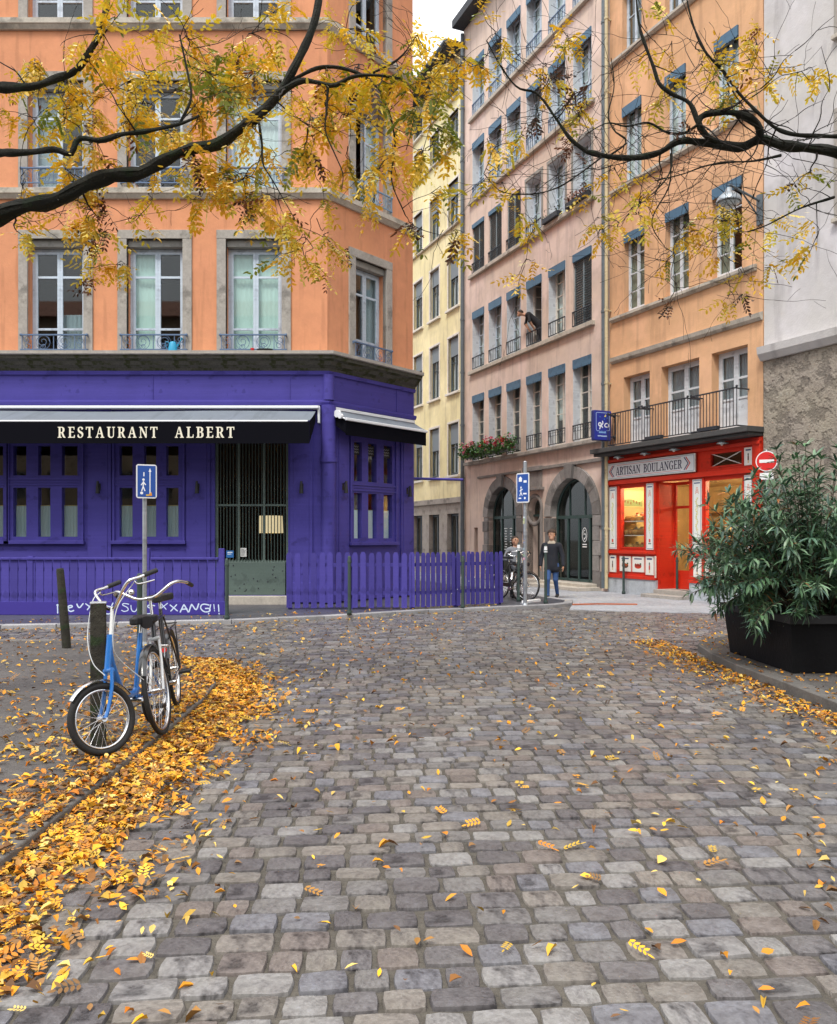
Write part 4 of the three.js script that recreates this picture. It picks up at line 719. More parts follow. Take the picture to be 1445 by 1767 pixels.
  mesh('moulding', [rb(-0.02, 1.98, 1.12, 1.2, 0.03, 0.1), rb(3.2, 5.24, 1.12, 1.2, 0.03, 0.1), rb(-0.02, 5.47, 3.08, 3.2, 0.03, 0.11), rb(-0.02, 1.98, 0.43, 0.52, 0.03, 0.09), rb(3.2, 5.24, 0.43, 0.52, 0.03, 0.09), rb(5.24, 5.47, 0.52, 3.88, 0.03, 0.1), rb(-0.02, 5.47, 3.72, 3.80, 0.03, 0.14), rb(0.44, 0.5, 1.2, 3.05, 0.03, 0.075), rb(1.92, 1.98, 1.2, 3.05, 0.03, 0.08), rb(3.66, 3.72, 1.2, 3.05, 0.03, 0.075)], R, shop);
  const side = mesh('doorway_side', bx(0, 0.56, 0.2, 3.06, 0, 0.05), R, shop); side.position.set(1.98, 0, -0.02); side.rotation.y = Math.PI / 2;
  const side2 = mesh('doorway_side', bx(0, 0.6, 0.2, 3.06, -0.05, 0), R, shop); side2.position.set(3.2, 0, 0.0); side2.rotation.y = Math.PI / 2;
  const door = sub('shop_door', H, [1.98, 0.2, -0.55]);
  mesh('frame', [bx(0, 0.12, 0, 2.86, -0.05, 0), bx(1.10, 1.22, 0, 2.86, -0.05, 0), bx(0.12, 1.10, 0, 0.5, -0.045, -0.005), bx(0.12, 1.10, 2.15, 2.22, -0.05, 0), bx(0.12, 1.10, 2.78, 2.86, -0.05, 0)], R, door);
  pane(door, 0.12, 1.10, 0.5, 2.15, -0.025); pane(door, 0.12, 1.10, 2.22, 2.78, -0.025); mesh('handle', bar(V(0.17, 0.9, 0.03), V(0.17, 1.25, 0.03), 0.012), M.chrome, door);
  const win = (x0, x1, y0, y1) => { const g = sub('shop_window', H); mesh('frame', [bx(x0, x0 + 0.04, y0, y1, -0.04, 0.045), bx(x1 - 0.04, x1, y0, y1, -0.04, 0.045), bx(x0, x1, y0, y0 + 0.04, -0.04, 0.044), bx(x0, x1, y1 - 0.04, y1, -0.04, 0.044)], R, g); pane(g, x0, x1, y0, y1, -0.02); return g; };
  win(0.5, 1.55, 1.27, 3.0); win(3.72, 4.95, 1.27, 3.02); const tr = win(3.88, 4.93, 3.28, 3.66);
  mesh('glazing_bars', [bar(V(3.9, 3.3, 0.01), V(4.9, 3.64, 0.01), 0.012), bar(V(3.9, 3.64, 0.01), V(4.9, 3.3, 0.01), 0.012)], M.creamWhite, tr);
  // painted panels
  const tall = k => painted(96, 512, (c, w, h) => { c.fillStyle = '#e3e6e2'; c.fillRect(0, 0, w, h); c.strokeStyle = '#3a4a78'; c.lineWidth = 3; c.strokeRect(7, 7, w - 14, h - 14); c.fillStyle = '#4a587e'; c.fillRect(16, 20, w - 32, 9); c.strokeStyle = '#cf6a4a'; c.lineWidth = 4; for (let i = 0; i < 4; i++) { c.beginPath(); c.arc(48, 60 + i * 14 + k * 3, 9 + i * 3, 3.4, 6.0); c.stroke(); } c.fillStyle = '#d8cf78'; for (let i = 0; i < 20; i++) c.fillRect(36 + Math.sin(i * 1.3 + k) * 8, 130 + i * 12, 16, 7); c.strokeStyle = '#9a9a4a'; c.lineWidth = 3; c.beginPath(); for (let i = 0; i < 30; i++) c.lineTo(48 + Math.sin(i * 0.7 + k) * 10, 130 + i * 10); c.stroke(); c.fillStyle = '#c04a30'; c.fillRect(36, 430, 22, 26); c.fillStyle = '#3f5f3a'; c.fillRect(30, 462, 36, 8); });
  const panel = (x0, x1, y0, y1, mat) => { const p = mesh('painted_panel', rb(x0, x1, y0, y1, 0.03, 0.052, 0.004), M.creamWhite, H); mesh('print', card(x1 - x0 - 0.02, y1 - y0 - 0.02, (x0 + x1) / 2, (y0 + y1) / 2, 0.0555), mat, p, true); return p; };
  panel(0.04, 0.36, 1.24, 3.03, tall(0)); panel(1.6, 1.9, 1.24, 3.04, tall(1)); panel(3.32, 3.64, 1.24, 3.04, tall(2)); panel(4.97, 5.22, 1.24, 3.04, tall(3));
  const small = k => painted(160, 140, (c, w, h) => { c.fillStyle = '#e6e4dc'; c.fillRect(0, 0, w, h); c.fillStyle = '#31406a'; c.fillRect(26, 12, w - 52, 12); if (k === 1 || k === 2) { c.fillStyle = k === 1 ? '#5c3a22' : '#c03a22'; c.beginPath(); c.ellipse(80, 88, 48, 22, 0, 0, 7); c.fill(); c.fillStyle = k === 1 ? '#a5502a' : '#8a2a1c'; for (let i = 0; i < 5; i++) { c.beginPath(); c.arc(46 + i * 17, 74 + (i % 2) * 8, 12, 0, 7); c.fill(); } c.fillStyle = '#2f5a36'; c.fillRect(104, 58, 22, 12); } else { c.fillStyle = '#2b2b30'; c.beginPath(); c.arc(80, 56, 12, 0, 7); c.fill(); c.fillStyle = k ? '#b7301f' : '#5a3320'; c.fillRect(66, 68, 28, 34); c.fillStyle = '#c89a3a'; c.fillRect(70, 104, 9, 22); c.fillRect(84, 104, 9, 22); } });
  panel(0.05, 0.34, 0.58, 1.07, small(0)); panel(0.5, 0.98, 0.62, 1.05, small(1)); panel(1.04, 1.52, 0.62, 1.05, small(2)); panel(1.58, 1.9, 0.56, 1.07, small(3)); panel(3.35, 3.62, 0.58, 1.07, small(0)); panel(3.75, 4.3, 0.62, 1.05, small(2)); panel(4.36, 4.9, 0.62, 1.05, small(1)); panel(4.97, 5.22, 3.26, 3.68, small(0));
  mesh('white_post', rb(2.03, 2.07, 0.5, 1.08, 0.1, 0.14), M.creamWhite, H);
  const boardMat = painted(1400, 180, (c, w, h) => {
    c.fillStyle = '#dcdfe0'; c.fillRect(0, 0, w, h); c.strokeStyle = '#8a95a2'; c.lineWidth = 5; c.strokeRect(8, 8, w - 16, h - 16);
    c.lineWidth = 12; for (const [s, x] of [[1, 60], [-1, w - 60]]) for (const k of [0, 1]) { c.strokeStyle = k ? '#27305a' : '#c02a22'; const q = x + s * k * 26; c.beginPath(); c.moveTo(q + s * 58, 22); c.lineTo(q, h / 2); c.lineTo(q + s * 58, h - 22); c.stroke(); }
    c.strokeStyle = '#c9504a'; c.lineWidth = 4; c.beginPath(); c.moveTo(190, 24); c.lineTo(w - 190, 24); c.moveTo(190, h - 24); c.lineTo(w - 190, h - 24); c.stroke();
    c.fillStyle = '#1c2140'; c.textAlign = 'center'; c.textBaseline = 'middle';
    c.save(); c.translate(w / 2, h / 2 + 4); c.scale(0.98, 1.45); c.font = 'bold 92px serif'; c.fillText('ARTISAN  BOULANGER', 0, 0); c.restore();
  });
  const sb = mesh('sign_board', rb(0.0, 3.5, 3.225, 3.69, 0.1, 0.14), M.creamWhite, H); mesh('lettering', card(3.46, 0.43, 1.75, 3.457, 0.1445), boardMat, sb, true);
  for (const x of [0.75, 1.85, 2.95, 4.55]) { const l = sub('sign_lamp', H, [x, 3.80, 0.16]); mesh('shade', [new THREE.SphereGeometry(0.11, 14, 8, 0, TAU, 0, Math.PI / 2).scale(1.2, 0.55, 1).translate(0, 0, 0.16), bar(V(0, 0.03, -0.05), V(0, 0.04, 0.14), 0.014)], std([0.40, 0.45, 0.46], { metalness: 0.5, roughness: 0.4 }), l); mesh('bulb', ball(0, -0.005, 0.16, 0.035), std([0.8, 0.8, 0.75]), l); }
  // the shop inside
  const cream = std([0.75, 0.55, 0.27], { map: stuccoMap });
  mesh('shop_room', [bx(0.05, 5.42, 0.0, 3.9, -3.6, -3.5), bx(0.05, 0.15, 0, 3.9, -3.5, -0.12), bx(5.32, 5.42, 0, 3.9, -3.5, -0.12), bx(0.05, 5.42, 3.8, 3.9, -3.5, -0.12), bx(0.15, 5.32, 3.1, 3.2, -3.5, -0.12)], cream, H);  // lower ceiling added to keep the shop light out of the transom
  mesh('shop_floor', bx(0.05, 5.42, 0.02, 0.12, -3.5, -0.62), M.stone, H);
  mesh('window_shelf', [bx(0.15, 1.9, 1.16, 1.24, -0.95, -0.12), bx(0.15, 1.9, 1.62, 1.645, -0.85, -0.16), bx(0.15, 1.9, 2.02, 2.045, -0.85, -0.2)], M.creamWhite, H);
  mesh('window_shelf', [bx(3.7, 5.2, 1.16, 1.24, -0.8, -0.12), bx(3.7, 5.2, 1.7, 1.72, -0.7, -0.3)], M.creamWhite, H);
  mesh('counter', [bx(2.2, 4.6, 0.12, 1.1, -2.1, -1.6), bx(2.2, 4.6, 1.1, 1.14, -2.15, -1.5)], std([0.55, 0.25, 0.08]), H);
  mesh('wall_shelves', [1.1, 1.5, 1.9, 2.3].map(y => bx(0.3, 5.2, y, y + 0.03, -3.5, -3.15)), std([0.45, 0.24, 0.1]), H);
  // one lamp of the shop: glowing ceiling panels with lights of the same size
  for (const [x, z] of [[1.0, -0.75], [3.6, -2.7], [4.6, -1.1]]) {
    const l = sub('ceiling_light', H, [x, 3.09, z]); mesh('light_panel', bx(-0.3, 0.3, -0.03, 0, -0.15, 0.15), std([0.9, 0.85, 0.7], { emissive: new THREE.Color(2.4, 1.7, 0.85) }), l);
    const p = new THREE.PointLight(new THREE.Color(1, 0.78, 0.47), x < 2 ? 2.3 : 3.6, 0, 2); p.position.set(0, -0.16, 0); p.castShadow = true; p.shadow.radius = 6; l.add(p);
  }
}
// breads, each in its own place on the bakery shelves
{
  const crusts = [[0.50, 0.26, 0.08], [0.60, 0.36, 0.13], [0.36, 0.17, 0.05]].map(c => std(c, { roughness: 0.8, map: dirtMap })), cx = Math.cos(bakTurn), sx = Math.sin(bakTurn);
  const ORD = ['first', 'second', 'third', 'fourth', 'fifth', 'sixth', 'seventh', 'eighth', 'ninth'];
  const put2 = (o, x, y, z) => { o.position.set(P0[0] + cx * x + sx * z, y, P0[2] - sx * x + cx * z); o.rotation.y = bakTurn + rr(-0.2, 0.2); };
  const loaf = new THREE.SphereGeometry(0.125, 14, 10).scale(1.1, 0.62, 0.8), stick = new THREE.CapsuleGeometry(0.035, 0.42, 5, 10).rotateX(0.25), round = new THREE.SphereGeometry(0.14, 14, 10).scale(1, 0.6, 1);
  for (const [y, z, kind, place] of [[1.24, -0.32, 0, 'bottom'], [1.645, -0.36, 1, 'middle'], [2.045, -0.46, 0, 'top']]) for (let i = 0; i < 6; i++) {
    const b = mesh('bread_loaf', kind ? round.clone().translate(0, 0.08, 0) : loaf.clone().translate(0, 0.075, 0), pick(crusts)); put2(b, 0.3 + i * 0.235, y, z + rr(-0.03, 0.03));
    tag(b, `${ORD[i]} golden loaf from the left on the ${place} bakery window shelf`, 'bread', `loaves on the ${place} shelf of the bakery window`);
  }
  for (let i = 0; i < 9; i++) { const b = mesh('baguette', stick.clone().translate(0, 0.27, 0), pick(crusts)); put2(b, 2.45 + i * 0.16, 1.14, -1.8); tag(b, `${ORD[i]} upright baguette from the left on the bakery counter`, 'bread', 'baguettes on the bakery counter'); }
}
// wares in the bakery windows
{
  const cx = Math.cos(bakTurn), sx = Math.sin(bakTurn), spot = (x, y, z) => [P0[0] + cx * x + sx * z, y, P0[2] - sx * x + cx * z];
  const papers = [[0.82, 0.78, 0.68], [0.70, 0.16, 0.08], [0.75, 0.58, 0.30], [0.50, 0.62, 0.60], [0.80, 0.70, 0.48]].map(c => std(c, { roughness: 0.8 })), shades = ['white', 'red', 'tan', 'pale green', 'cream'];
  const ord = ['first', 'second', 'third', 'fourth', 'fifth', 'sixth'];
  [[1.24, -0.6, 'lowest'], [1.645, -0.58, 'middle'], [2.045, -0.6, 'upper']].forEach(([y, z, place], r) => { for (let i = 0; i < 6; i++) {
    const k = (i * 2 + r) % 5, h = rr(0.16, 0.27), w = rr(0.09, 0.15), g = thing('paper_bag', `${ord[i]} ${shades[k]} paper bag from the left, ${place} bakery window shelf`, 'paper bag', spot(0.26 + i * 0.22, y, z), bakTurn + rr(-0.3, 0.3), 'bags in the bakery window');
    mesh('bag', rb(-w / 2, w / 2, 0, h * 0.8, -0.045, 0.045, 0.01), papers[k], g); mesh('folded_top', [bx(-w / 2 + 0.01, w / 2 - 0.01, h * 0.8, h, -0.008, 0.008)], papers[(k + 2) % 5], g);
  } });
  const jar = phys([0.85, 0.9, 0.9], { transmission: 0.9, roughness: 0.1, thickness: 0 });
  for (let i = 0; i < 5; i++) { const g = thing('glass_jar', `${ord[i]} lidded jar from the left in the right bakery window`, 'jar', spot(3.95 + i * 0.22, 1.72, -0.5), 0, 'jars in the right bakery window'); mesh('body', lathe([[0, 0], [0.07, 0], [0.075, 0.02], [0.075, 0.17], [0.05, 0.2], [0, 0.2]], 16), papers[(i + 2) % 5], g); mesh('lid', cyl(0, 0.2, 0.235, 0, 0.055, 0.055, 14), papers[1], g); }
  const pic = thing('wall_picture', 'framed landscape print hung inside the bakery window', 'picture', spot(0.175, 2.45, -0.68), bakTurn + Math.PI / 2); mesh('frame', [rb(-0.42, 0.42, 0, 0.5, -0.02, 0.0)], papers[2], pic);
  mesh('print', card(0.76, 0.44, 0, 0.25, 0.004), painted(128, 80, c => { c.fillStyle = '#d9c79a'; c.fillRect(0, 0, 128, 80); c.fillStyle = '#8a9a6a'; c.beginPath(); c.moveTo(0, 60); c.quadraticCurveTo(40, 30, 80, 52); c.quadraticCurveTo(110, 62, 128, 44); c.lineTo(128, 80); c.lineTo(0, 80); c.fill(); c.fillStyle = '#7a5a3a'; for (let i = 0; i < 6; i++) c.fillRect(14 + i * 18, 46 + (i % 3) * 5, 8, 14); }), pic, true);
}
// pale house at the right edge
{
  const H = thing('grey_building', 'pale grey house over a rough stone ground floor beside the bakery', 'building', P0, bakTurn);
  mesh('wall', wall(5.5, 14, 5.9, 20, [[7.4, 8.4, 8.2, 10.4], [7.4, 8.4, 12, 14.2], [10, 11, 8.2, 10.4], [10, 11, 12, 14.2]], 0.36), M.palegrey, H);
  mesh('ground_floor', wall(5.5, 14, 0, 5.6, [[8.2, 9.6, 0.2, 3.0]], 0.36, 0.02), M.rubble, H);
  mesh('cornice', sweep([[0, 5.6], [0.1, 5.6], [0.2, 5.74], [0.22, 5.9], [0, 5.92]], [[5.48, 0], [14, 0]]), M.palegrey, H);
  mesh('inner_wall', [bx(5.5, 14, 0, 20, -5.1, -5), bx(5.5, 5.6, 0, 20, -5, -0.36), bx(5.6, 14, 5.6, 5.8, -5, -0.36), bx(5.6, 14, 11, 11.2, -5, -0.36)], M.room, H);
  for (const [x, y] of [[7.9, 8.2], [7.9, 12], [10.5, 8.2], [10.5, 12]]) casement(H, null, x, y, 1.0, 2.2, { recess: 0.18, frameMat: M.white, sill: 0.1, surround: [0.1, 0.1, 0.02] });
  mesh('door_leaf', rb(8.2, 9.6, 0.2, 3.0, -0.25, -0.18), M.teal, H);
  mesh('roof', bx(5.5, 14, 20, 20.3, -5, 0.6), M.roof, H);
}

// unseen dark-tinted houses added behind the viewer to cut low light and darken panes
{
  const tints = [[0.34, 0.25, 0.17], [0.32, 0.22, 0.19], [0.36, 0.30, 0.21], [0.28, 0.20, 0.14]], names = ['ochre', 'rosy', 'straw', 'brown'];
  for (let k = 0; k < 4; k++) {
    const H = thing('added_house', `${names[k]} five-storey house added unseen behind the viewer`, 'building', [-27 + k * 18, 0, 25], Math.PI, 'added houses out of view'), holes = [];
    for (let r = 0; r < 5; r++) for (let c = 0; c < 6; c++) holes.push([-8.1 + c * 2.8, -6.9 + c * 2.8, 1 + r * 3.5, 3.1 + r * 3.5]);
    mesh('wall', wall(-9, 9, 0, 18.5, holes, 0.4), std(tints[k], { map: oldStuccoMap, roughness: 0.95 }), H);
    for (const [a, b, c, d] of holes) pane(H, a, b, c, d, -0.2);
    mesh('inner_wall', [bx(-9, 9, 0, 18.5, -4.1, -4), ...[0, 1, 2, 3, 4, 5].map(r => bx(-9, 9, r * 3.5 + 0.2, r * 3.5 + 0.4, -4, -0.42))], M.room, H);
    mesh('roof', sweep([[-5, 18.5], [0.6, 18.5], [-4.2, 21]], [[-9, 0], [9, 0]]), std([0.25, 0.09, 0.05]), H);
  }
}

// ---------------------------------------------------------------- street furniture
const toStreet = (x, y, z, turn) => V(P0[0] + Math.cos(turn) * x + Math.sin(turn) * z, y, P0[2] - Math.sin(turn) * x + Math.cos(turn) * z);
{ // street lantern on its wall bracket
  const l = thing('street_lantern', 'grey domed street lantern hung on a bracket high on the bakery house', 'street lamp', toStreet(5.4, 0, 0, bakTurn).toArray(), bakTurn);
  const g = std([0.36, 0.40, 0.43], { metalness: 0.6, roughness: 0.45 });
  mesh('bracket', [rb(-0.08, 0.08, 8.75, 9.45, 0.0, 0.05), bar(V(0, 9.3, 0.03), V(0, 9.5, 0.98), 0.028), bar(V(0, 8.9, 0.03), V(0, 9.42, 0.6), 0.018)], M.pipe, l);
  mesh('hood', lathe([[0, 0.30], [0.06, 0.3], [0.08, 0.22], [0.14, 0.18], [0.24, 0.09], [0.28, 0.0], [0.27, -0.03], [0.25, -0.03], [0.22, 0.06], [0, 0.08]], 28).translate(0, 9.12, 0.98), g, l);
  mesh('lens', lathe([[0, -0.13], [0.12, -0.11], [0.21, -0.05], [0.25, 0.0], [0, 0.0]], 24).translate(0, 9.1, 0.98), phys([0.7, 0.78, 0.8], { transmission: 0.5, roughness: 0.3 }), l);
}
{ // blue light-box sign by the drainpipe
  const s = thing('box_sign', 'dark blue box sign with white emblem and moon by the drainpipes', 'sign', toStreet(0.3, 0, 0, bakTurn).toArray(), bakTurn);
  const blue = painted(256, 400, (c, w, h) => {
    c.fillStyle = '#26339a'; c.fillRect(0, 0, w, h); c.lineCap = c.lineJoin = 'round';
    c.strokeStyle = '#a9c4ea'; c.lineWidth = 8; c.beginPath(); c.moveTo(70, 272); c.quadraticCurveTo(30, 290, 26, 250); c.lineTo(24, 40); c.quadraticCurveTo(24, 24, 44, 24); c.lineTo(226, 24); c.lineTo(232, 250); c.quadraticCurveTo(232, 270, 190, 268); c.stroke();
    c.fillStyle = '#e9dd6a'; c.beginPath(); c.arc(160, 62, 19, -1.2, 2.2); c.fill(); c.fillStyle = '#3f8fd0'; for (const [x, y] of [[84, 82], [196, 92], [150, 110]]) { c.beginPath(); c.arc(x, y, 8, 0, 7); c.fill(); }
    c.strokeStyle = '#eef2fa'; c.lineWidth = 17; c.beginPath(); c.ellipse(82, 186, 20, 22, 0, 0, 7); c.stroke(); c.beginPath(); c.moveTo(98, 200); c.quadraticCurveTo(140, 180, 122, 142); c.stroke(); c.beginPath(); c.moveTo(94, 200); c.lineTo(80, 248); c.moveTo(100, 202); c.lineTo(122, 226); c.stroke(); c.lineWidth = 15; c.beginPath(); c.arc(188, 200, 32, Math.PI, 0); c.quadraticCurveTo(222, 220, 188, 218); c.quadraticCurveTo(156, 220, 156, 200); c.stroke();
    c.strokeStyle = '#8fc0ec'; c.lineWidth = 7; for (let k = 0; k < 6; k++) { c.beginPath(); c.moveTo(70 + k * 18, 304); c.lineTo(76 + k * 18, 284 - (k % 3) * 4); c.lineTo(82 + k * 18, 304); c.stroke(); }   // print too small to read
    c.strokeStyle = '#bcd6f2'; c.lineWidth = 8; for (let k = 0; k < 9; k++) { c.beginPath(); c.arc(56 + k * 16, 346, 6, 0.5 + k, 5 + k); c.stroke(); }
  });
  const body = mesh('box', new RoundedBoxGeometry(0.62, 0.86, 0.14, 2, 0.03).rotateY(Math.PI / 2).translate(-0.05, 4.75, 0.5), std([0.02, 0.03, 0.17], { roughness: 0.4 }), s);
  mesh('face', new THREE.PlaneGeometry(0.58, 0.82).rotateY(Math.PI / 2).translate(0.0235, 4.75, 0.5), blue, body, true);
  mesh('bracket', [bar(V(-0.05, 5.05, 0.0), V(-0.05, 5.05, 0.25), 0.02), bar(V(-0.05, 4.45, 0.0), V(-0.05, 4.45, 0.25), 0.02), ball(-0.05, 5.05, 0.04, 0.05), ball(-0.05, 4.45, 0.04, 0.05), rb(-0.08, -0.02, 4.36, 5.14, -0.02, 0.02)], M.black, s);
}
function pole(g, h, r = 0.032) { return mesh('pole', [cyl(0, 0, h, 0, r, r, 14), cyl(0, h, h + 0.015, 0, r * 1.1, r * 0.9, 14), cyl(0, 0, 0.05, 0, r * 1.8, r * 1.4, 14)], M.zinc, g); }
const plateGeo = (w, h, d = 0.02) => { const s = new THREE.Shape(), r = 0.035, a = w / 2, b = h / 2; s.moveTo(-a + r, -b); s.lineTo(a - r, -b); s.absarc(a - r, -b + r, r, -Math.PI / 2, 0); s.lineTo(a, b - r); s.absarc(a - r, b - r, r, 0, Math.PI / 2); s.lineTo(-a + r, b); s.absarc(-a + r, b - r, r, Math.PI / 2, Math.PI); s.lineTo(-a, -b + r); s.absarc(-a + r, -b + r, r, Math.PI, Math.PI * 1.5); return new THREE.ExtrudeGeometry(s, { depth: d, bevelEnabled: false, curveSegments: 6 }); };
{
  const draw = (k) => painted(256, 480, (c, w, h) => {
    c.fillStyle = '#2450a0'; c.fillRect(0, 0, w, h); c.fillStyle = '#f2f4f6'; c.strokeStyle = '#f2f4f6';
    if (k === 0) {
      c.lineWidth = 14; c.beginPath(); c.moveTo(176, 440); c.lineTo(176, 70); c.stroke(); c.beginPath(); c.moveTo(176, 34); c.lineTo(156, 92); c.lineTo(196, 92); c.fill();
      c.lineWidth = 16; c.beginPath(); c.moveTo(90, 100); c.lineTo(90, 164); c.stroke(); c.beginPath(); c.arc(84, 214, 18, 0, 7); c.fill(); c.beginPath(); c.moveTo(84, 236); c.lineTo(80, 320); c.lineTo(58, 390); c.moveTo(80, 320); c.lineTo(106, 390); c.moveTo(50, 300); c.lineTo(84, 252); c.lineTo(116, 296); c.stroke();
      c.beginPath(); c.arc(58, 420, 22, 0, 7); c.fill(); c.fillStyle = '#e8982c'; c.beginPath(); c.moveTo(140, 460); c.lineTo(196, 400); c.lineTo(206, 462); c.fill(); c.fillStyle = '#d2b23a'; c.fillRect(120, 440, 40, 24);
    } else {
      c.fillRect(40, 70, 70, 60); c.beginPath(); c.moveTo(30, 76); c.lineTo(75, 36); c.lineTo(120, 76); c.fill(); c.fillRect(150, 110, 70, 40); c.lineWidth = 15; c.beginPath(); c.arc(90, 232, 16, 0, 7); c.fill(); c.beginPath(); c.moveTo(90, 250); c.lineTo(88, 320); c.lineTo(60, 380); c.moveTo(88, 320); c.lineTo(120, 376); c.moveTo(56, 296); c.lineTo(130, 262); c.stroke(); c.fillRect(140, 330, 80, 26); c.fillRect(36, 410, 60, 22); c.beginPath(); c.arc(180, 420, 20, 0, 7); c.fill();
    }
  });
  const s = thing('pedestrian_sign', 'blue pedestrian-zone sign with tall white arrow above the parked bicycles', 'sign', [-4.05, -0.005, -12.0], 0.45);
  pole(s, 2.62); const p = mesh('plate', plateGeo(0.29, 0.5).translate(0.02, 2.42, 0.034), M.signwhite, s); mesh('print', card(0.255, 0.46, 0.02, 2.42, 0.0565), draw(0), p, true);
  s.children[0].rotation.z = 0;
  mesh('clamp', [bx(-0.05, 0.05, 2.3, 2.34, -0.04, 0.034), bx(-0.05, 0.05, 2.52, 2.56, -0.04, 0.034)], M.zinc, s);
  const q = thing('pedestrian_sign', 'blue residential-zone sign on a grey pole before the dark stone arches', 'sign', [2.38, 0.066, -18.1], -0.75);
  pole(q, 3.2, 0.045); const p2 = mesh('plate', plateGeo(0.34, 0.66).translate(-0.02, 2.62, 0.047), M.signwhite, q); mesh('print', card(0.30, 0.61, -0.02, 2.62, 0.0695), draw(1), p2, true);
  mesh('clamp', [bx(-0.06, 0.06, 2.4, 2.44, -0.05, 0.047), bx(-0.06, 0.06, 2.8, 2.84, -0.05, 0.047)], M.zinc, q);
  for (let i = 0; i < 9; i++) mesh('sticker', card(rr(0.03, 0.06), rr(0.03, 0.07), rr(-0.005, 0.005), rr(0.9, 2.0), 0.0475), std([rr(0.2, 0.8), rr(0.2, 0.7), rr(0.2, 0.7)]), q);
  const n = thing('no_entry_sign', 'round red no-entry sign with white bar behind the oleander bush', 'sign', [7.72, 0.01, -18.0], -0.35);
  pole(n, 3.5); mesh('disc', [new THREE.CylinderGeometry(0.225, 0.225, 0.02, 36).rotateX(Math.PI / 2).translate(0, 3.26, 0.045)], M.signwhite, n);
  const red = mesh('red_face', new THREE.CylinderGeometry(0.205, 0.205, 0.006, 36).rotateX(Math.PI / 2).translate(0, 3.26, 0.056), M.signred, n); mesh('white_bar', bx(-0.15, 0.15, 3.225, 3.295, 0.058, 0.063), M.signwhite, red);
  mesh('notice', [rb(-0.14, 0.14, 2.85, 3.0, 0.035, 0.05)], M.signwhite, n);
}
// bollards
{
  const body = boxUV(plain(lathe([[0, 0], [0.05, 0], [0.05, 0.06], [0.034, 0.09], [0.032, 0.95], [0.042, 0.97], [0.042, 1.0], [0.032, 1.02], [0.032, 1.08], [0.02, 1.1], [0, 1.1]], 14)));
  const white = boxUV(plain(cyl(0, 0.965, 1.075, 0, 0.0435, 0.0345, 14)));
  const spots = [[-3.53, 0.066, 14.95, 1.03, 'thin green bollard on the kerb beside the graffitied board fence', 0], [-1.36, 0.066, 15.95, 1.05, 'thin green bollard on the kerb before the barred restaurant window', 0], [0.95, 0.066, 17.38, 1.02, 'thin green bollard on the kerb at the bend of the picket fence', 0], [2.37, 0.066, 19.2, 1.25, 'white-topped bollard behind the residential-zone sign pole', 1], [2.9, 0.066, 18.5, 1.22, 'white-topped bollard in front of the man in the dark coat', 1], [5.7, 0.01, -0 + 22.55, 0.95, 'slim dark bollard before the painted bakery panels', 0], [6.9, 0.01, 21.65, 0.95, 'slim dark bollard before the bakery doorstep', 0], [-3.42, 0.05, 9.95, 1.0, 'dark slim bollard behind the parked bicycles', 0]];
  for (const [x, y, z, k, label, w] of spots) { const b = thing('bollard', label, 'bollard', [x, y, -z], rnd() * 6, 'slim metal bollards'); const m = new THREE.Mesh(body, M.greenIron); m.name = 'post'; m.castShadow = m.receiveShadow = true; b.add(m); if (w) { const q = new THREE.Mesh(white, M.signwhite); q.name = 'white_band'; q.castShadow = q.receiveShadow = true; b.add(q); } b.scale.y = k; }
  const t = thing('leaning_post', 'dark leaning post on the leaf-strewn pavement left of the bicycles', 'post', [-4.9, 0.05, -11.3]); t.rotation.z = 0.085;
  mesh('shaft', lathe([[0, 0], [0.06, 0], [0.058, 0.6], [0.05, 1.08], [0.046, 1.11], [0, 1.115]], 12), M.oldwood, t);
  const p = thing('wooden_post', 'square dark wooden post behind the blue bicycle front wheel', 'post', [-2.36, 0.045, -5.98], 0.35);
  mesh('shaft', rb(-0.055, 0.055, 0, 1.06, -0.055, 0.055, 0.012, 2), M.oldwood, p); mesh('cap', rb(-0.058, 0.058, 1.06, 1.075, -0.058, 0.058, 0.006), M.zinc, p);
  const w = thing('low_barrier', 'low white painted kerb rail between the two white-topped bollards', 'barrier', [2.62, 0.066, -18.85], 0.9); mesh('rail', rb(-0.38, 0.38, 0, 0.07, -0.04, 0.04, 0.02, 2), M.signwhite, w); mesh('base_plate', bx(-0.41, 0.41, 0, 0.012, -0.06, 0.06), M.zinc, w);
}

// ---------------------------------------------------------------- bicycles
function wheel(parent, R, at, mtx, o) {
  const w = sub('wheel', parent); const M4 = new THREE.Matrix4().makeTranslation(...at); if (mtx) M4.premultiply(mtx); M4.decompose(w.position, w.quaternion, w.scale);
  const tr = o.tyre ?? 0.02;
  mesh('tyre', ring(0, 0, 0, R - tr, tr, 10, 48), M.rubber, w);
  mesh('rim', [ring(0, 0, 0, R - tr * 2 - 0.006, 0.011, 6, 48).scale(1, 1, 1.4)], o.rim ?? M.chrome, w);
  const sp = []; for (let i = 0; i < 28; i++) { const a = i / 28 * TAU, b = a + (i % 2 ? 0.5 : -0.5); sp.push(bar(V(Math.cos(b) * 0.025, Math.sin(b) * 0.025, i % 4 < 2 ? 0.025 : -0.025), V(Math.cos(a) * (R - tr * 2), Math.sin(a) * (R - tr * 2), 0), 0.0016, 0.0016, 4)); }
  mesh('spokes', sp, M.chrome, w);
  mesh('hub', [new THREE.CylinderGeometry(0.022, 0.022, 0.07, 12).rotateX(Math.PI / 2), new THREE.CylinderGeometry(0.007, 0.007, 0.13, 8).rotateX(Math.PI / 2)], M.chrome, w);
  return w;
}
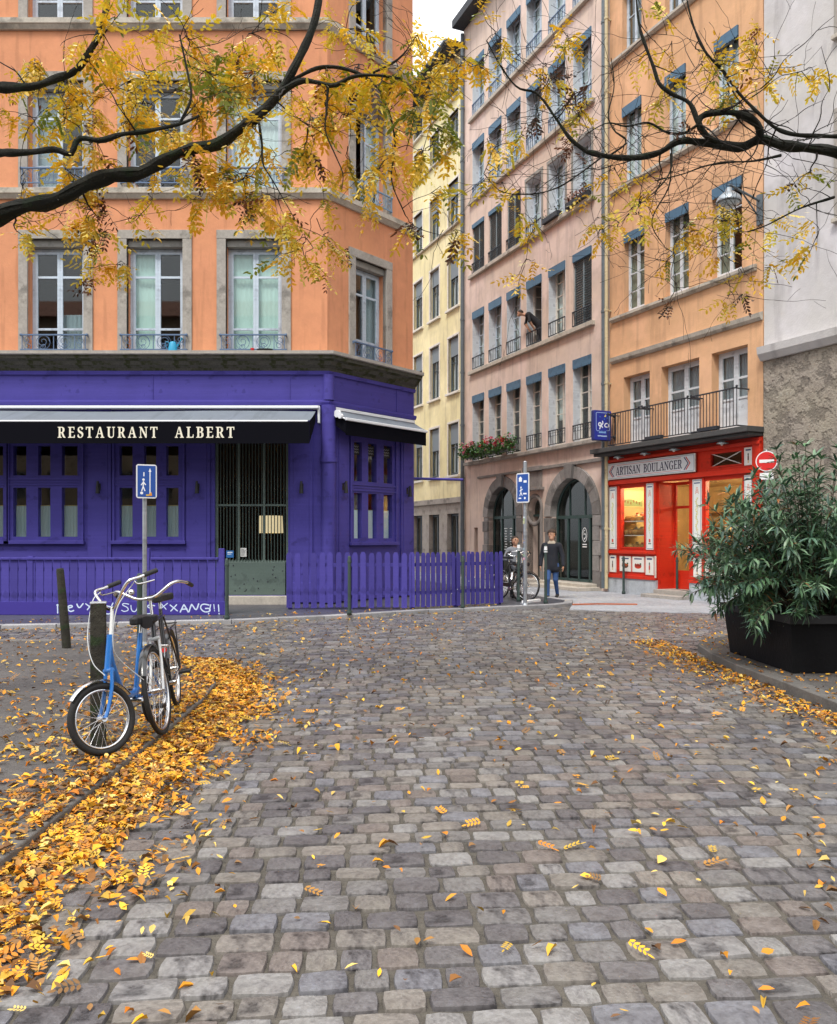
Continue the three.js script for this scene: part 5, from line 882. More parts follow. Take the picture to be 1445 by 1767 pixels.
const fenderGeo = (R, a0, a1, w = 0.03) => { const p = [], n = 24; const g = new THREE.PlaneGeometry(1, 1, n, 4), q = g.attributes.position; for (let i = 0; i < q.count; i++) { const t = q.getX(i) + 0.5, s = q.getY(i) * 2, a = lerp(a0, a1, t), rad = R + 0.012 * (1 - s * s); q.setXYZ(i, Math.cos(a) * rad, Math.sin(a) * rad, s * w); } g.computeVertexNormals(); return g; };
const saddleGeo = () => { const s = new THREE.Shape(); s.moveTo(0.15, 0.018); s.quadraticCurveTo(0.05, 0.03, -0.05, 0.08); s.quadraticCurveTo(-0.13, 0.1, -0.13, 0); s.quadraticCurveTo(-0.13, -0.1, -0.05, -0.08); s.quadraticCurveTo(0.05, -0.03, 0.15, -0.018); s.quadraticCurveTo(0.17, 0, 0.15, 0.018); return new THREE.ExtrudeGeometry(s, { depth: 0.03, bevelEnabled: true, bevelSize: 0.015, bevelThickness: 0.015, bevelSegments: 3, curveSegments: 8 }).rotateX(-Math.PI / 2); };
function steerMatrix(hx, hy, slope, ang) { const ax = V(-Math.cos(slope), Math.sin(slope), 0).normalize(); return new THREE.Matrix4().makeTranslation(hx, hy, 0).multiply(new THREE.Matrix4().makeRotationAxis(ax, ang)).multiply(new THREE.Matrix4().makeTranslation(-hx, -hy, 0)); }
function pedals(g, x, y, ang, R) { mesh('chain', [bar(V(x, y + 0.083, 0.05), V(0, R + 0.035, 0.05), 0.005, 0.005, 5), bar(V(x, y - 0.083, 0.05), V(0, R - 0.035, 0.05), 0.005, 0.005, 5), new THREE.CylinderGeometry(0.037, 0.037, 0.008, 16).rotateX(Math.PI / 2).translate(0, R, 0.05)], M.iron, g); const c = Math.cos(ang) * 0.165, s = Math.sin(ang) * 0.165; mesh('chainring', [new THREE.CylinderGeometry(0.085, 0.085, 0.006, 28).rotateX(Math.PI / 2).translate(x, y, 0.05), new THREE.CylinderGeometry(0.02, 0.02, 0.13, 10).rotateX(Math.PI / 2).translate(x, y, 0)], M.chrome, g); for (const e of [1, -1]) { const cr = mesh('crank', [bar(V(x, y, e * 0.065), V(x + e * c, y + e * s, e * 0.075), 0.011)], M.chrome, g); mesh('pedal', rb(x + e * c - 0.04, x + e * c + 0.04, y + e * s - 0.014, y + e * s + 0.014, e > 0 ? 0.085 : -0.185, e > 0 ? 0.185 : -0.085), M.black, cr); } }
function folder(label, at, heading, lean) {
  const g = thing('bicycle', label, 'bicycle', at); g.rotation.set(0, heading, 0); g.rotateX(lean);
  const R = 0.256, b = 0.98, slope = 1.25, st = steerMatrix(b - 0.13, 0.7, slope, -0.62), B = M.bikeblue;
  wheel(g, R, [0, R, 0], null, { tyre: 0.024 }); wheel(g, R, [b, R, 0], st, { tyre: 0.024 });
  mesh('frame', [tube([[b - 0.155, 0.72, 0], [b - 0.2, 0.6, 0], [0.62, 0.38, 0], [0.45, 0.33, 0], [0.36, 0.36, 0]], 0.026, 24, 10), bar(V(0.40, 0.28, 0), V(0.27, 0.78, 0), 0.02), bar(V(b - 0.125, 0.58, 0), V(b - 0.185, 0.83, 0), 0.026), ...[-1, 1].flatMap(e => [bar(V(0.39, 0.29, e * 0.03), V(0, R, e * 0.055), 0.011), bar(V(0.3, 0.66, e * 0.02), V(0, R, e * 0.055), 0.009)])], B, g);
  mesh('fork', [tube([[b - 0.115, 0.58, 0.042], [b - 0.09, 0.46, 0.045], [b - 0.04, 0.33, 0.045], [b, R, 0.045]], 0.014), tube([[b - 0.115, 0.58, -0.042], [b - 0.09, 0.46, -0.045], [b - 0.04, 0.33, -0.045], [b, R, -0.045]], 0.014), bar(V(b - 0.115, 0.58, -0.05), V(b - 0.115, 0.58, 0.05), 0.018)].map(q => q.applyMatrix4(st)), B, g);
  mesh('stem', [bar(V(b - 0.18, 0.82, 0), V(b - 0.235, 1.03, 0), 0.014)].map(q => q.applyMatrix4(st)), M.bikewhite, g);
  const hb = mesh('handlebar', [tube([[b - 0.44, 1.22, -0.25], [b - 0.35, 1.2, -0.245], [b - 0.25, 1.17, -0.22], [b - 0.225, 1.03, -0.06], [b - 0.235, 1.02, 0], [b - 0.225, 1.03, 0.06], [b - 0.25, 1.17, 0.22], [b - 0.35, 1.2, 0.245], [b - 0.44, 1.22, 0.25]], 0.0115, 60, 8)].map(q => q.applyMatrix4(st)), M.chrome, g);
  for (const e of [-1, 1]) { mesh('grip', bar(V(b - 0.38, 1.207, e * 0.246), V(b - 0.49, 1.232, e * 0.253), 0.018).applyMatrix4(st), M.black, hb); mesh('brake_lever', [tube([[b - 0.3, 1.18, e * 0.235], [b - 0.32, 1.15, e * 0.25], [b - 0.44, 1.16, e * 0.275]], 0.006)].map(q => q.applyMatrix4(st)), M.chrome, hb); }
  mesh('front_fender', fenderGeo(R + 0.012, 0.7, 2.7).translate(b, R, 0).applyMatrix4(st), M.chrome, g);
  mesh('rear_fender', fenderGeo(R + 0.012, 0.5, 3.0).translate(0, R, 0), M.chrome, g);
  mesh('seat_post', bar(V(0.275, 0.76, 0), V(0.245, 0.87, 0), 0.013), M.chrome, g); mesh('saddle', saddleGeo().translate(0.235, 0.87, 0), M.black, g);
  mesh('luggage_rack', [bar(V(0.22, 0.62, 0.05), V(-0.2, 0.62, 0.05), 0.006), bar(V(0.22, 0.62, -0.05), V(-0.2, 0.62, -0.05), 0.006), bar(V(-0.2, 0.62, -0.05), V(-0.2, 0.62, 0.05), 0.006), bar(V(0, R, 0.06), V(-0.1, 0.62, 0.05), 0.005), bar(V(0, R, -0.06), V(-0.1, 0.62, -0.05), 0.005)], M.chrome, g);
  mesh('reflector', new THREE.CylinderGeometry(0.022, 0.022, 0.015, 12).rotateZ(Math.PI / 2).translate(-0.21, 0.58, 0), M.signred, g);
  mesh('brake_cable', [tube([[b - 0.3, 1.17, 0.235], [b - 0.18, 1.1, 0.16], [b - 0.06, 0.85, 0.1], [b - 0.04, 0.66, 0.06], [b - 0.08, 0.55, 0.0]], 0.004, 30, 5), tube([[b - 0.3, 1.17, -0.235], [b - 0.17, 1.0, -0.16], [b - 0.12, 0.75, -0.11], [b - 0.2, 0.62, -0.05], [0.55, 0.4, 0]], 0.004, 30, 5)].map((q, i) => q.applyMatrix4(st)), std([0.55, 0.57, 0.58]), g);
  pedals(g, 0.42, 0.28, 0.5, R); return g;
}
function roadster(label, at, heading, lean, steer, o = {}) {
  const g = thing('bicycle', label, 'bicycle', at); g.rotation.set(0, heading, 0); g.rotateX(lean);
  const R = 0.345, b = 1.08, slope = 1.2, st = steerMatrix(b - 0.2, 0.75, slope, steer), B = o.paint ?? M.bikeblack, hx = b - 0.26;
  wheel(g, R, [0, R, 0], null, { tyre: 0.019, rim: o.rim }); wheel(g, R, [b, R, 0], st, { tyre: 0.019, rim: o.rim });
  mesh('frame', [bar(V(hx, 0.9, 0), V(hx + 0.055, 0.74, 0), 0.019), bar(V(hx + 0.02, 0.86, 0), V(0.31, 0.86, 0), 0.0145), bar(V(hx + 0.045, 0.77, 0), V(0.44, 0.29, 0), 0.016), bar(V(0.44, 0.29, 0), V(0.29, 0.92, 0), 0.0155), ...[-1, 1].flatMap(e => [bar(V(0.44, 0.29, e * 0.03), V(0, R, e * 0.06), 0.0095), bar(V(0.31, 0.85, e * 0.02), V(0, R, e * 0.06), 0.008)])], B, g);
  mesh('fork', [-1, 1].flatMap(e => [tube([[hx + 0.06, 0.73, e * 0.035], [hx + 0.13, 0.55, e * 0.042], [b - 0.05, 0.42, e * 0.048], [b, R, e * 0.05]], 0.0115)]).concat([bar(V(hx + 0.06, 0.73, -0.045), V(hx + 0.06, 0.73, 0.045), 0.018)]).map(q => q.applyMatrix4(st)), o.fork ?? M.bikewhite, g);
  mesh('stem', [bar(V(hx, 0.9, 0), V(hx - 0.03, 1.05, 0), 0.013), bar(V(hx - 0.03, 1.04, 0), V(hx + 0.05, 1.06, 0), 0.015)].map(q => q.applyMatrix4(st)), M.chrome, g);
  const hb = mesh('handlebar', [tube([[hx - 0.22, 1.10, -0.30], [hx - 0.1, 1.13, -0.29], [hx + 0.03, 1.15, -0.22], [hx + 0.07, 1.07, -0.08], [hx + 0.05, 1.06, 0], [hx + 0.07, 1.07, 0.08], [hx + 0.03, 1.15, 0.22], [hx - 0.1, 1.13, 0.29], [hx - 0.22, 1.10, 0.30]], 0.0125, 60, 8)].map(q => q.applyMatrix4(st)), M.chrome, g);
  for (const e of [-1, 1]) mesh('grip', bar(V(hx - 0.13, 1.125, e * 0.292), V(hx - 0.25, 1.09, e * 0.303), 0.018).applyMatrix4(st), M.black, hb);
  mesh('bell', ball(hx + 0.03, 1.13, 0.12, 0.026).applyMatrix4(st), M.chrome, hb);
  mesh('headlamp', [new THREE.CylinderGeometry(0.05, 0.03, 0.08, 16).rotateZ(-Math.PI / 2).translate(hx + 0.16, 0.88, 0), bar(V(hx + 0.1, 0.86, 0), V(hx + 0.03, 0.84, 0), 0.01)].map(q => q.applyMatrix4(st)), M.black, g);
  mesh('front_fender', fenderGeo(R + 0.014, 0.5, 2.8).translate(b, R, 0).applyMatrix4(st), o.fender ?? M.bikeblack, g);
  mesh('rear_fender', fenderGeo(R + 0.014, 0.4, 3.3).translate(0, R, 0), o.fender ?? M.bikeblack, g);
  mesh('seat_post', bar(V(0.29, 0.9, 0), V(0.27, 1.0, 0), 0.013), M.chrome, g); mesh('saddle', saddleGeo().scale(1, 1, 1.15).translate(0.26, 1.0, 0), M.black, g);
  mesh('luggage_rack', [bar(V(0.25, 0.74, 0.06), V(-0.22, 0.74, 0.06), 0.006), bar(V(0.25, 0.74, -0.06), V(-0.22, 0.74, -0.06), 0.006), bar(V(-0.22, 0.74, -0.06), V(-0.22, 0.74, 0.06), 0.006), bar(V(0, R, 0.065), V(-0.1, 0.74, 0.06), 0.005), bar(V(0, R, -0.065), V(-0.1, 0.74, -0.06), 0.005)], M.black, g);
  mesh('chain_guard', rb(0.02, 0.5, 0.31, 0.4, 0.05, 0.065), M.bikeblack, g);
  pedals(g, 0.44, 0.29, -0.35, R); return g;
}
// heading: local x (forward) points from the rear wheel to the front one
const head = (dx, dz) => Math.atan2(-dz, dx);
folder('small blue bicycle with chrome high-rise handlebar by the wooden post', [-2.17, 0.053, -6.72], head(-0.07, 0.98), 0.03);
roadster('black roadster bicycle with white fork beside the small blue bicycle', [-2.20, 0.053, -7.42], head(0.20, 1.06), 0.13, -0.12);
roadster('dark bicycle propped behind the end of the purple picket fence', [2.05, 0.066, -20.2], head(0.5, 0.9), -0.05, 0.3, { fork: M.bikeblack, fender: M.bikeblack });
roadster('dark bicycle held by the person in the grey jacket', [2.65, 0.066, -20.75], head(-0.25, 1.0), 0.04, -0.2, { fork: M.bikeblack, fender: M.chrome });

// ---------------------------------------------------------------- people
function figure(bones, size, res, k = 0.03) {
  const mc = new MarchingCubes(res, new THREE.MeshStandardMaterial(), false, false, 200000);
  const f = mc.field, h = res / 2, cen = [0, size * 0.48, 0];
  const B = bones.map(b => { const a = b.a, c = b.b, d = [c[0] - a[0], c[1] - a[1], c[2] - a[2]]; return { ...b, d, l2: d[0] * d[0] + d[1] * d[1] + d[2] * d[2] || 1e-9 }; });
  const dist = (b, x, y, z) => { const s = b.s ?? 1, zz = (z - b.a[2]) / s, t = Math.max(0, Math.min(1, ((x - b.a[0]) * b.d[0] + (y - b.a[1]) * b.d[1] + (z - b.a[2]) * b.d[2]) / b.l2)); const px = x - b.a[0] - b.d[0] * t, py = y - b.a[1] - b.d[1] * t, pz = (z - b.a[2] - b.d[2] * t) / s; return Math.hypot(px, py, pz) - (b.r0 + (b.r1 - b.r0) * t); };
  const sc = size / 2;
  for (let z = 0; z < res; z++) for (let y = 0; y < res; y++) for (let x = 0; x < res; x++) {
    const wx = (x - h) / h * sc + cen[0], wy = (y - h) / h * sc + cen[1], wz = (z - h) / h * sc + cen[2];
    let d = 9; for (const b of B) { const e = dist(b, wx, wy, wz); const q = Math.max(k - Math.abs(d - e), 0) / k; d = Math.min(d, e) - q * q * k * 0.25; }
    f[z * res * res + y * res + x] = -d * 10;
  }
  mc.isolation = 0; mc.update();
  const n = mc.count, pos = new Float32Array(n * 3), nor = new Float32Array(n * 3), col = new Float32Array(n * 3);
  for (let i = 0; i < n; i++) {
    const p = [0, 1, 2].map(j => mc.positionArray[3 * i + j] * sc + cen[j]); pos.set(p, 3 * i);
    for (let j = 0; j < 3; j++) nor[3 * i + j] = mc.normalArray[3 * i + j];
    let best = 9, c = [1, 1, 1]; for (const b of B) { const e = dist(b, ...p); if (e < best) { best = e; c = b.c; } } col.set(c, 3 * i);
  }
  const g = new THREE.BufferGeometry(); g.setAttribute('position', new THREE.BufferAttribute(pos, 3)); g.setAttribute('normal', new THREE.BufferAttribute(nor, 3)); g.setAttribute('color', new THREE.BufferAttribute(col, 3)); g.setAttribute('uv', new THREE.BufferAttribute(new Float32Array(n * 2), 2)); return g;
}
const skin = [0.52, 0.29, 0.19];
function tinted(g, c) { g = plain(g); const n = g.attributes.position.count, a = new Float32Array(n * 3); for (let i = 0; i < n; i++) a.set(c, 3 * i); g.setAttribute('color', new THREE.BufferAttribute(a, 3)); return g; }
// palm, four bent fingers and a thumb, hanging from the wrist w towards direction d
function hand(w, d, side) {
  const q = new THREE.Quaternion().setFromUnitVectors(V(0, -1, 0), d.clone().normalize()), out = [new THREE.SphereGeometry(0.04, 10, 8).scale(0.55, 1.05, 0.95).translate(0, -0.045, 0)];
  for (let i = 0; i < 4; i++) { const z = -0.027 + i * 0.018, L = [0.034, 0.04, 0.037, 0.028][i]; out.push(bar(V(0, -0.08, z), V(side * 0.006, -0.08 - L, z), 0.0095, 0.0085, 6), bar(V(side * 0.006, -0.08 - L, z), V(side * 0.022, -0.08 - L * 1.85, z), 0.0085, 0.0065, 6)); }
  out.push(bar(V(0, -0.03, 0.03), V(side * 0.012, -0.06, 0.055), 0.012, 0.01, 6), bar(V(side * 0.012, -0.06, 0.055), V(side * 0.022, -0.09, 0.06), 0.01, 0.008, 6));
  return out.map(g => tinted(g.applyQuaternion(q).translate(w.x, w.y, w.z), skin));
}
function face(cx, cy, cz, turn, tilt) {
  const parts = [tinted(new THREE.ConeGeometry(0.014, 0.04, 8).translate(0, -0.005, 0.098), skin), tinted(ball(-0.032, 0.018, 0.083, 0.011, 8, 6), [0.03, 0.02, 0.02]), tinted(ball(0.032, 0.018, 0.083, 0.011, 8, 6), [0.03, 0.02, 0.02]), tinted(bx(-0.025, 0.025, -0.052, -0.044, 0.075, 0.09), [0.3, 0.1, 0.08]), tinted(new THREE.SphereGeometry(0.022, 8, 6).scale(0.4, 1.2, 0.8).translate(-0.083, 0, 0), skin), tinted(new THREE.SphereGeometry(0.022, 8, 6).scale(0.4, 1.2, 0.8).translate(0.083, 0, 0), skin), tinted(bx(-0.045, -0.018, 0.038, 0.045, 0.08, 0.094), [0.03, 0.02, 0.015]), tinted(bx(0.018, 0.045, 0.038, 0.045, 0.08, 0.094), [0.03, 0.02, 0.015])];
  return parts.map(p => p.rotateX(tilt).rotateY(turn).translate(cx, cy, cz));
}
const peopleMat = new THREE.MeshStandardMaterial({ vertexColors: true, roughness: 0.9 });
const hairMat = std([0.03, 0.018, 0.012], { roughness: 0.8 });
function person(label, at, turn, bones, extra, size = 1.95, res = 96) {
  const g = thing('person', label, 'person', at, turn, undefined);
  const body = new THREE.Mesh(mergeGeometries([figure(bones, size, res), ...extra.map(e => { const q = plain2(e); return q; })]), peopleMat); body.name = 'body'; body.castShadow = body.receiveShadow = true; g.add(body); return g;
}
function plain2(g) { if (g.index) g = g.toNonIndexed(); for (const k of Object.keys(g.attributes)) if (!['position', 'normal', 'uv', 'color'].includes(k)) g.deleteAttribute(k); if (!g.attributes.uv) g.setAttribute('uv', new THREE.BufferAttribute(new Float32Array(g.attributes.position.count * 2), 2)); return g; }
const bone = (a, b, r0, r1, c, s) => ({ a, b, r0, r1, c, s });
{
  const coat = [0.014, 0.016, 0.024], jean = [0.04, 0.095, 0.25], shoe = [0.02, 0.018, 0.018], scarf = [0.42, 0.36, 0.28];
  const man = person('man in a dark coat and blue jeans striding past the stone arch', [3.42, 0.01, -20.8], -0.35, [
    bone([0, 1.62, 0.02], [0, 1.66, 0.02], 0.085, 0.093, skin), bone([0, 1.55, 0.06], [0, 1.56, 0.06], 0.055, 0.05, skin), bone([0, 1.42, 0], [0, 1.55, 0.01], 0.06, 0.055, skin),
    bone([-0.04, 1.43, 0.035], [0.04, 1.43, 0.035], 0.055, 0.055, scarf), bone([-0.15, 1.36, 0], [0.15, 1.36, 0], 0.085, 0.085, coat), bone([0, 1.3, 0], [0, 1.02, 0], 0.165, 0.16, coat, 0.75), bone([0, 1.02, 0], [0, 0.85, 0.01], 0.16, 0.17, coat, 0.8), bone([-0.1, 0.76, 0.02], [0.1, 0.76, 0.0], 0.1, 0.1, coat, 1.2),
    bone([-0.2, 1.36, 0], [-0.27, 1.09, -0.03], 0.068, 0.056, coat), bone([-0.27, 1.09, -0.03], [-0.28, 0.86, 0.06], 0.054, 0.045, coat), bone([0.2, 1.36, 0], [0.28, 1.09, 0.01], 0.068, 0.056, coat), bone([0.28, 1.09, 0.01], [0.31, 0.86, 0.1], 0.054, 0.045, coat),
    bone([-0.09, 0.86, 0], [-0.08, 0.5, 0.16], 0.095, 0.065, jean), bone([-0.08, 0.5, 0.16], [-0.08, 0.1, 0.12], 0.062, 0.045, jean), bone([-0.08, 0.05, 0.1], [-0.08, 0.045, 0.26], 0.045, 0.04, shoe),
    bone([0.09, 0.86, 0], [0.09, 0.49, -0.02], 0.095, 0.065, jean), bone([0.09, 0.49, -0.02], [0.09, 0.13, -0.26], 0.062, 0.045, jean), bone([0.09, 0.08, -0.3], [0.09, 0.045, -0.14], 0.045, 0.04, shoe),
  ], [...hand(V(-0.28, 0.85, 0.06), V(0, -1, 0.15), 1), ...hand(V(0.31, 0.85, 0.1), V(0, -1, 0.2), -1), ...face(0, 1.63, 0.02, -0.5, -0.1)]);
  mesh('hair', [new THREE.SphereGeometry(0.118, 18, 12, 0, TAU, 0, 1.75).scale(0.97, 1.08, 1.05).rotateX(-0.5).translate(0, 1.67, 0.0)], std([0.05, 0.03, 0.02], { roughness: 0.85 }), man);

  const grey = [0.19, 0.20, 0.22], dark = [0.02, 0.02, 0.025];
  const w = person('person in a grey jacket standing with a bicycle behind the sign pole', [2.42, 0.066, -20.35], 0.15, [
    bone([0, 1.42, 0.02], [0, 1.45, 0.02], 0.08, 0.088, skin), bone([0, 1.36, 0.05], [0, 1.37, 0.055], 0.05, 0.045, skin), bone([0, 1.24, 0], [0, 1.36, 0.01], 0.05, 0.048, skin),
    bone([-0.12, 1.2, 0], [0.12, 1.2, 0], 0.075, 0.075, grey), bone([0, 1.14, 0], [0, 0.9, 0.0], 0.145, 0.14, grey, 0.75), bone([0, 0.9, 0], [0, 0.78, 0], 0.145, 0.155, grey, 0.78),
    bone([-0.17, 1.2, 0], [-0.27, 0.98, 0.02], 0.058, 0.05, grey), bone([-0.27, 0.98, 0.02], [-0.12, 0.9, 0.26], 0.048, 0.038, grey), bone([0.17, 1.2, 0], [0.27, 0.98, 0.02], 0.058, 0.05, grey), bone([0.27, 0.98, 0.02], [0.16, 0.9, 0.26], 0.048, 0.038, grey),
    bone([-0.08, 0.78, 0], [-0.09, 0.43, 0.05], 0.085, 0.058, dark), bone([-0.09, 0.43, 0.05], [-0.09, 0.1, 0], 0.055, 0.04, dark), bone([-0.09, 0.045, 0], [-0.09, 0.04, 0.14], 0.04, 0.036, dark),
    bone([0.08, 0.78, 0], [0.09, 0.43, 0.03], 0.085, 0.058, dark), bone([0.09, 0.43, 0.03], [0.1, 0.1, -0.05], 0.055, 0.04, dark), bone([0.1, 0.045, -0.05], [0.1, 0.04, 0.09], 0.04, 0.036, dark),
  ], [...hand(V(-0.12, 0.9, 0.27), V(0.2, -0.5, 0.6), 1), ...hand(V(0.16, 0.9, 0.27), V(-0.1, -0.5, 0.6), -1), ...face(0, 1.425, 0.02, -0.6, -0.15)], 1.75);
  mesh('hair', [new THREE.SphereGeometry(0.1, 18, 12, 0, TAU, 0, 1.6).scale(1, 1.02, 1.05).rotateX(-0.5).translate(0, 1.45, 0.0), new THREE.SphereGeometry(0.07, 12, 10).scale(1.1, 1.5, 0.6).translate(0, 1.36, -0.075)], hairMat, w);

  const c = Math.cos(rowTurn), s = Math.sin(rowTurn), wp = toStreet(-4.2, 8.06, -0.12, rowTurn), black = [0.015, 0.014, 0.016];
  const lean = person('person in black leaning out over the second-floor window rail', [wp.x, wp.y, wp.z], rowTurn, [
    bone([-0.36, 1.12, 0.46], [-0.38, 1.15, 0.47], 0.08, 0.088, skin), bone([-0.40, 1.07, 0.5], [-0.40, 1.07, 0.51], 0.05, 0.045, skin), bone([-0.24, 1.06, 0.3], [-0.34, 1.1, 0.42], 0.055, 0.05, skin),
    bone([-0.28, 1.06, 0.2], [-0.04, 1.02, 0.34], 0.08, 0.08, black), bone([-0.16, 1.02, 0.26], [0.02, 0.72, -0.02], 0.13, 0.13, black, 0.85), bone([0.02, 0.72, -0.02], [0.04, 0.5, -0.1], 0.13, 0.14, dark, 0.9),
    bone([-0.3, 1.04, 0.22], [-0.32, 0.78, 0.28], 0.055, 0.048, black), bone([-0.32, 0.78, 0.28], [-0.24, 0.58, 0.2], 0.046, 0.036, skin), bone([0.0, 1.0, 0.34], [0.08, 0.76, 0.36], 0.055, 0.048, black), bone([0.08, 0.76, 0.36], [0.06, 0.58, 0.2], 0.046, 0.036, skin),
    bone([-0.04, 0.5, -0.1], [-0.05, 0.05, -0.12], 0.09, 0.06, dark), bone([0.12, 0.5, -0.1], [0.13, 0.05, -0.12], 0.09, 0.06, dark), bone([-0.05, 0.04, -0.12], [-0.05, 0.04, 0.02], 0.04, 0.036, dark), bone([0.13, 0.04, -0.12], [0.13, 0.04, 0.02], 0.04, 0.036, dark),
  ], [...hand(V(-0.24, 0.58, 0.2), V(0.2, -0.6, -0.5), 1), ...hand(V(0.06, 0.58, 0.2), V(0, -0.6, -0.5), -1), ...face(-0.37, 1.125, 0.465, -0.6, 0.3)], 1.5);
  mesh('hair', [new THREE.SphereGeometry(0.101, 18, 12, 0, TAU, 0, 1.5).rotateX(-0.15).rotateZ(-0.2).translate(-0.365, 1.15, 0.455)], hairMat, lean);
}

// ---------------------------------------------------------------- plants
// collects many small leaf faces with colours into one geometry
class Leaves {
  constructor() { this.p = []; this.n = []; this.c = []; }
  tri(a, b, c, col) { const u = b.clone().sub(a), v = c.clone().sub(a), n = u.cross(v).normalize(); for (const q of [a, b, c]) { this.p.push(q.x, q.y, q.z); this.n.push(n.x, n.y, n.z); this.c.push(...col); } }
  // blade from o along d (length L, width W), facing up, folded along the midrib
  blade(o, d, up, L, W, col, fold = 0.25, droop = 0) {
    const s = d.clone().cross(up).normalize(), n = s.clone().cross(d).normalize();
    const P = (t, w, h) => o.clone().addScaledVector(d, L * t).addScaledVector(s, w * W).addScaledVector(n, h * W - droop * L * t * t);
    const b = P(0, 0, 0), m1 = P(0.35, 0, 0), m2 = P(0.7, 0, 0), t = P(1, 0, 0), l1 = P(0.35, -0.5, fold), r1 = P(0.35, 0.5, fold), l2 = P(0.7, -0.4, fold * 0.8), r2 = P(0.7, 0.4, fold * 0.8);
    this.tri(b, l1, m1, col); this.tri(b, m1, r1, col); this.tri(m1, l1, l2, col); this.tri(m1, l2, m2, col); this.tri(m1, r2, r1, col); this.tri(m1, m2, r2, col); this.tri(m2, l2, t, col); this.tri(m2, t, r2, col);
  }
  small(o, d, up, L, W, col) {                                  // leaflet of four faces
    const s = d.clone().cross(up).normalize(), P = (t, w) => o.clone().addScaledVector(d, L * t).addScaledVector(s, w * W);
    const b = P(0, 0), l1 = P(0.3, -0.5), l2 = P(0.72, -0.42), t = P(1, 0), r2 = P(0.72, 0.42), r1 = P(0.3, 0.5);
    this.tri(b, l1, r1, col); this.tri(l1, l2, r2, col); this.tri(l1, r2, r1, col); this.tri(l2, t, r2, col);
  }
  geometry() { const g = new THREE.BufferGeometry(); g.setAttribute('position', new THREE.Float32BufferAttribute(this.p, 3)); g.setAttribute('normal', new THREE.Float32BufferAttribute(this.n, 3)); g.setAttribute('color', new THREE.Float32BufferAttribute(this.c, 3)); g.setAttribute('uv', new THREE.Float32BufferAttribute(new Float32Array(this.p.length / 3 * 2), 2)); return g; }
  mesh(name, mat, parent) { const m = new THREE.Mesh(this.geometry(), mat); m.name = name; m.castShadow = m.receiveShadow = true; parent.add(m); return m; }
}
const rdir = () => { const z = rr(-1, 1), a = rnd() * TAU, r = Math.sqrt(1 - z * z); return V(r * Math.cos(a), z, r * Math.sin(a)); };
const leafMat = new THREE.MeshPhysicalMaterial({ vertexColors: true, roughness: 0.6, transmission: 0.5, thickness: 0 });
const glossyLeaf = new THREE.MeshPhysicalMaterial({ vertexColors: true, roughness: 0.38 });
// tapering limb through points, uneven along its length
function limb(pts, r0, r1, seg = 9) {
  const c = new THREE.CatmullRomCurve3(pts), L = c.getLength(), n = Math.max(6, Math.round(L / Math.max(0.05, r0 * 0.9))), g = new THREE.TubeGeometry(c, n, 1, seg), p = g.attributes.position, a = c.getSpacedPoints(n), ph = rnd() * 9;
  for (let i = 0; i <= n; i++) { const t = i / n, r = lerp(r0, r1, Math.pow(t, 0.8)) * (1 + 0.13 * Math.sin(t * L * 9 + ph) * Math.sin(t * L * 3.7) + 0.09 * Math.sin(t * L * 23 + ph * 2) + (Math.sin(t * L * 5.3 + ph) > 0.93 ? 0.2 : 0)), o = c.getPointAt(t); for (let j = 0; j <= seg; j++) { const k = i * (seg + 1) + j, wob = 1 + 0.08 * Math.sin(j * 2.1 + i * 0.9); p.setXYZ(k, o.x + (p.getX(k) - o.x) * r * wob, o.y + (p.getY(k) - o.y) * r * wob, o.z + (p.getZ(k) - o.z) * r * wob); } }
  g.computeVertexNormals(); return g;
}
const twigGeo = (a, b, r, bend = 0.12) => { const m = a.clone().lerp(b, 0.35).addScaledVector(rdir(), a.distanceTo(b) * bend), m2 = a.clone().lerp(b, 0.7).addScaledVector(rdir(), a.distanceTo(b) * bend); return limbFine([a, m, m2, b], r, Math.max(0.0018, r * 0.35)); };
function limbFine(pts, r0, r1) { const c = new THREE.CatmullRomCurve3(pts), n = 7, seg = 5, g = new THREE.TubeGeometry(c, n, 1, seg), p = g.attributes.position; for (let i = 0; i <= n; i++) { const r = lerp(r0, r1, i / n), o = c.getPointAt(i / n); for (let j = 0; j <= seg; j++) { const k = i * (seg + 1) + j; p.setXYZ(k, o.x + (p.getX(k) - o.x) * r, o.y + (p.getY(k) - o.y) * r, o.z + (p.getZ(k) - o.z) * r); } } g.computeVertexNormals(); return g; }
const yellows = [[0.92, 0.62, 0.03], [0.90, 0.54, 0.02], [0.94, 0.70, 0.07], [0.86, 0.66, 0.05], [0.92, 0.60, 0.03], [0.72, 0.62, 0.05]], greens = [[0.28, 0.34, 0.03], [0.40, 0.38, 0.03], [0.20, 0.27, 0.03]], browns = [[0.10, 0.035, 0.012], [0.055, 0.022, 0.012], [0.2, 0.06, 0.015]];
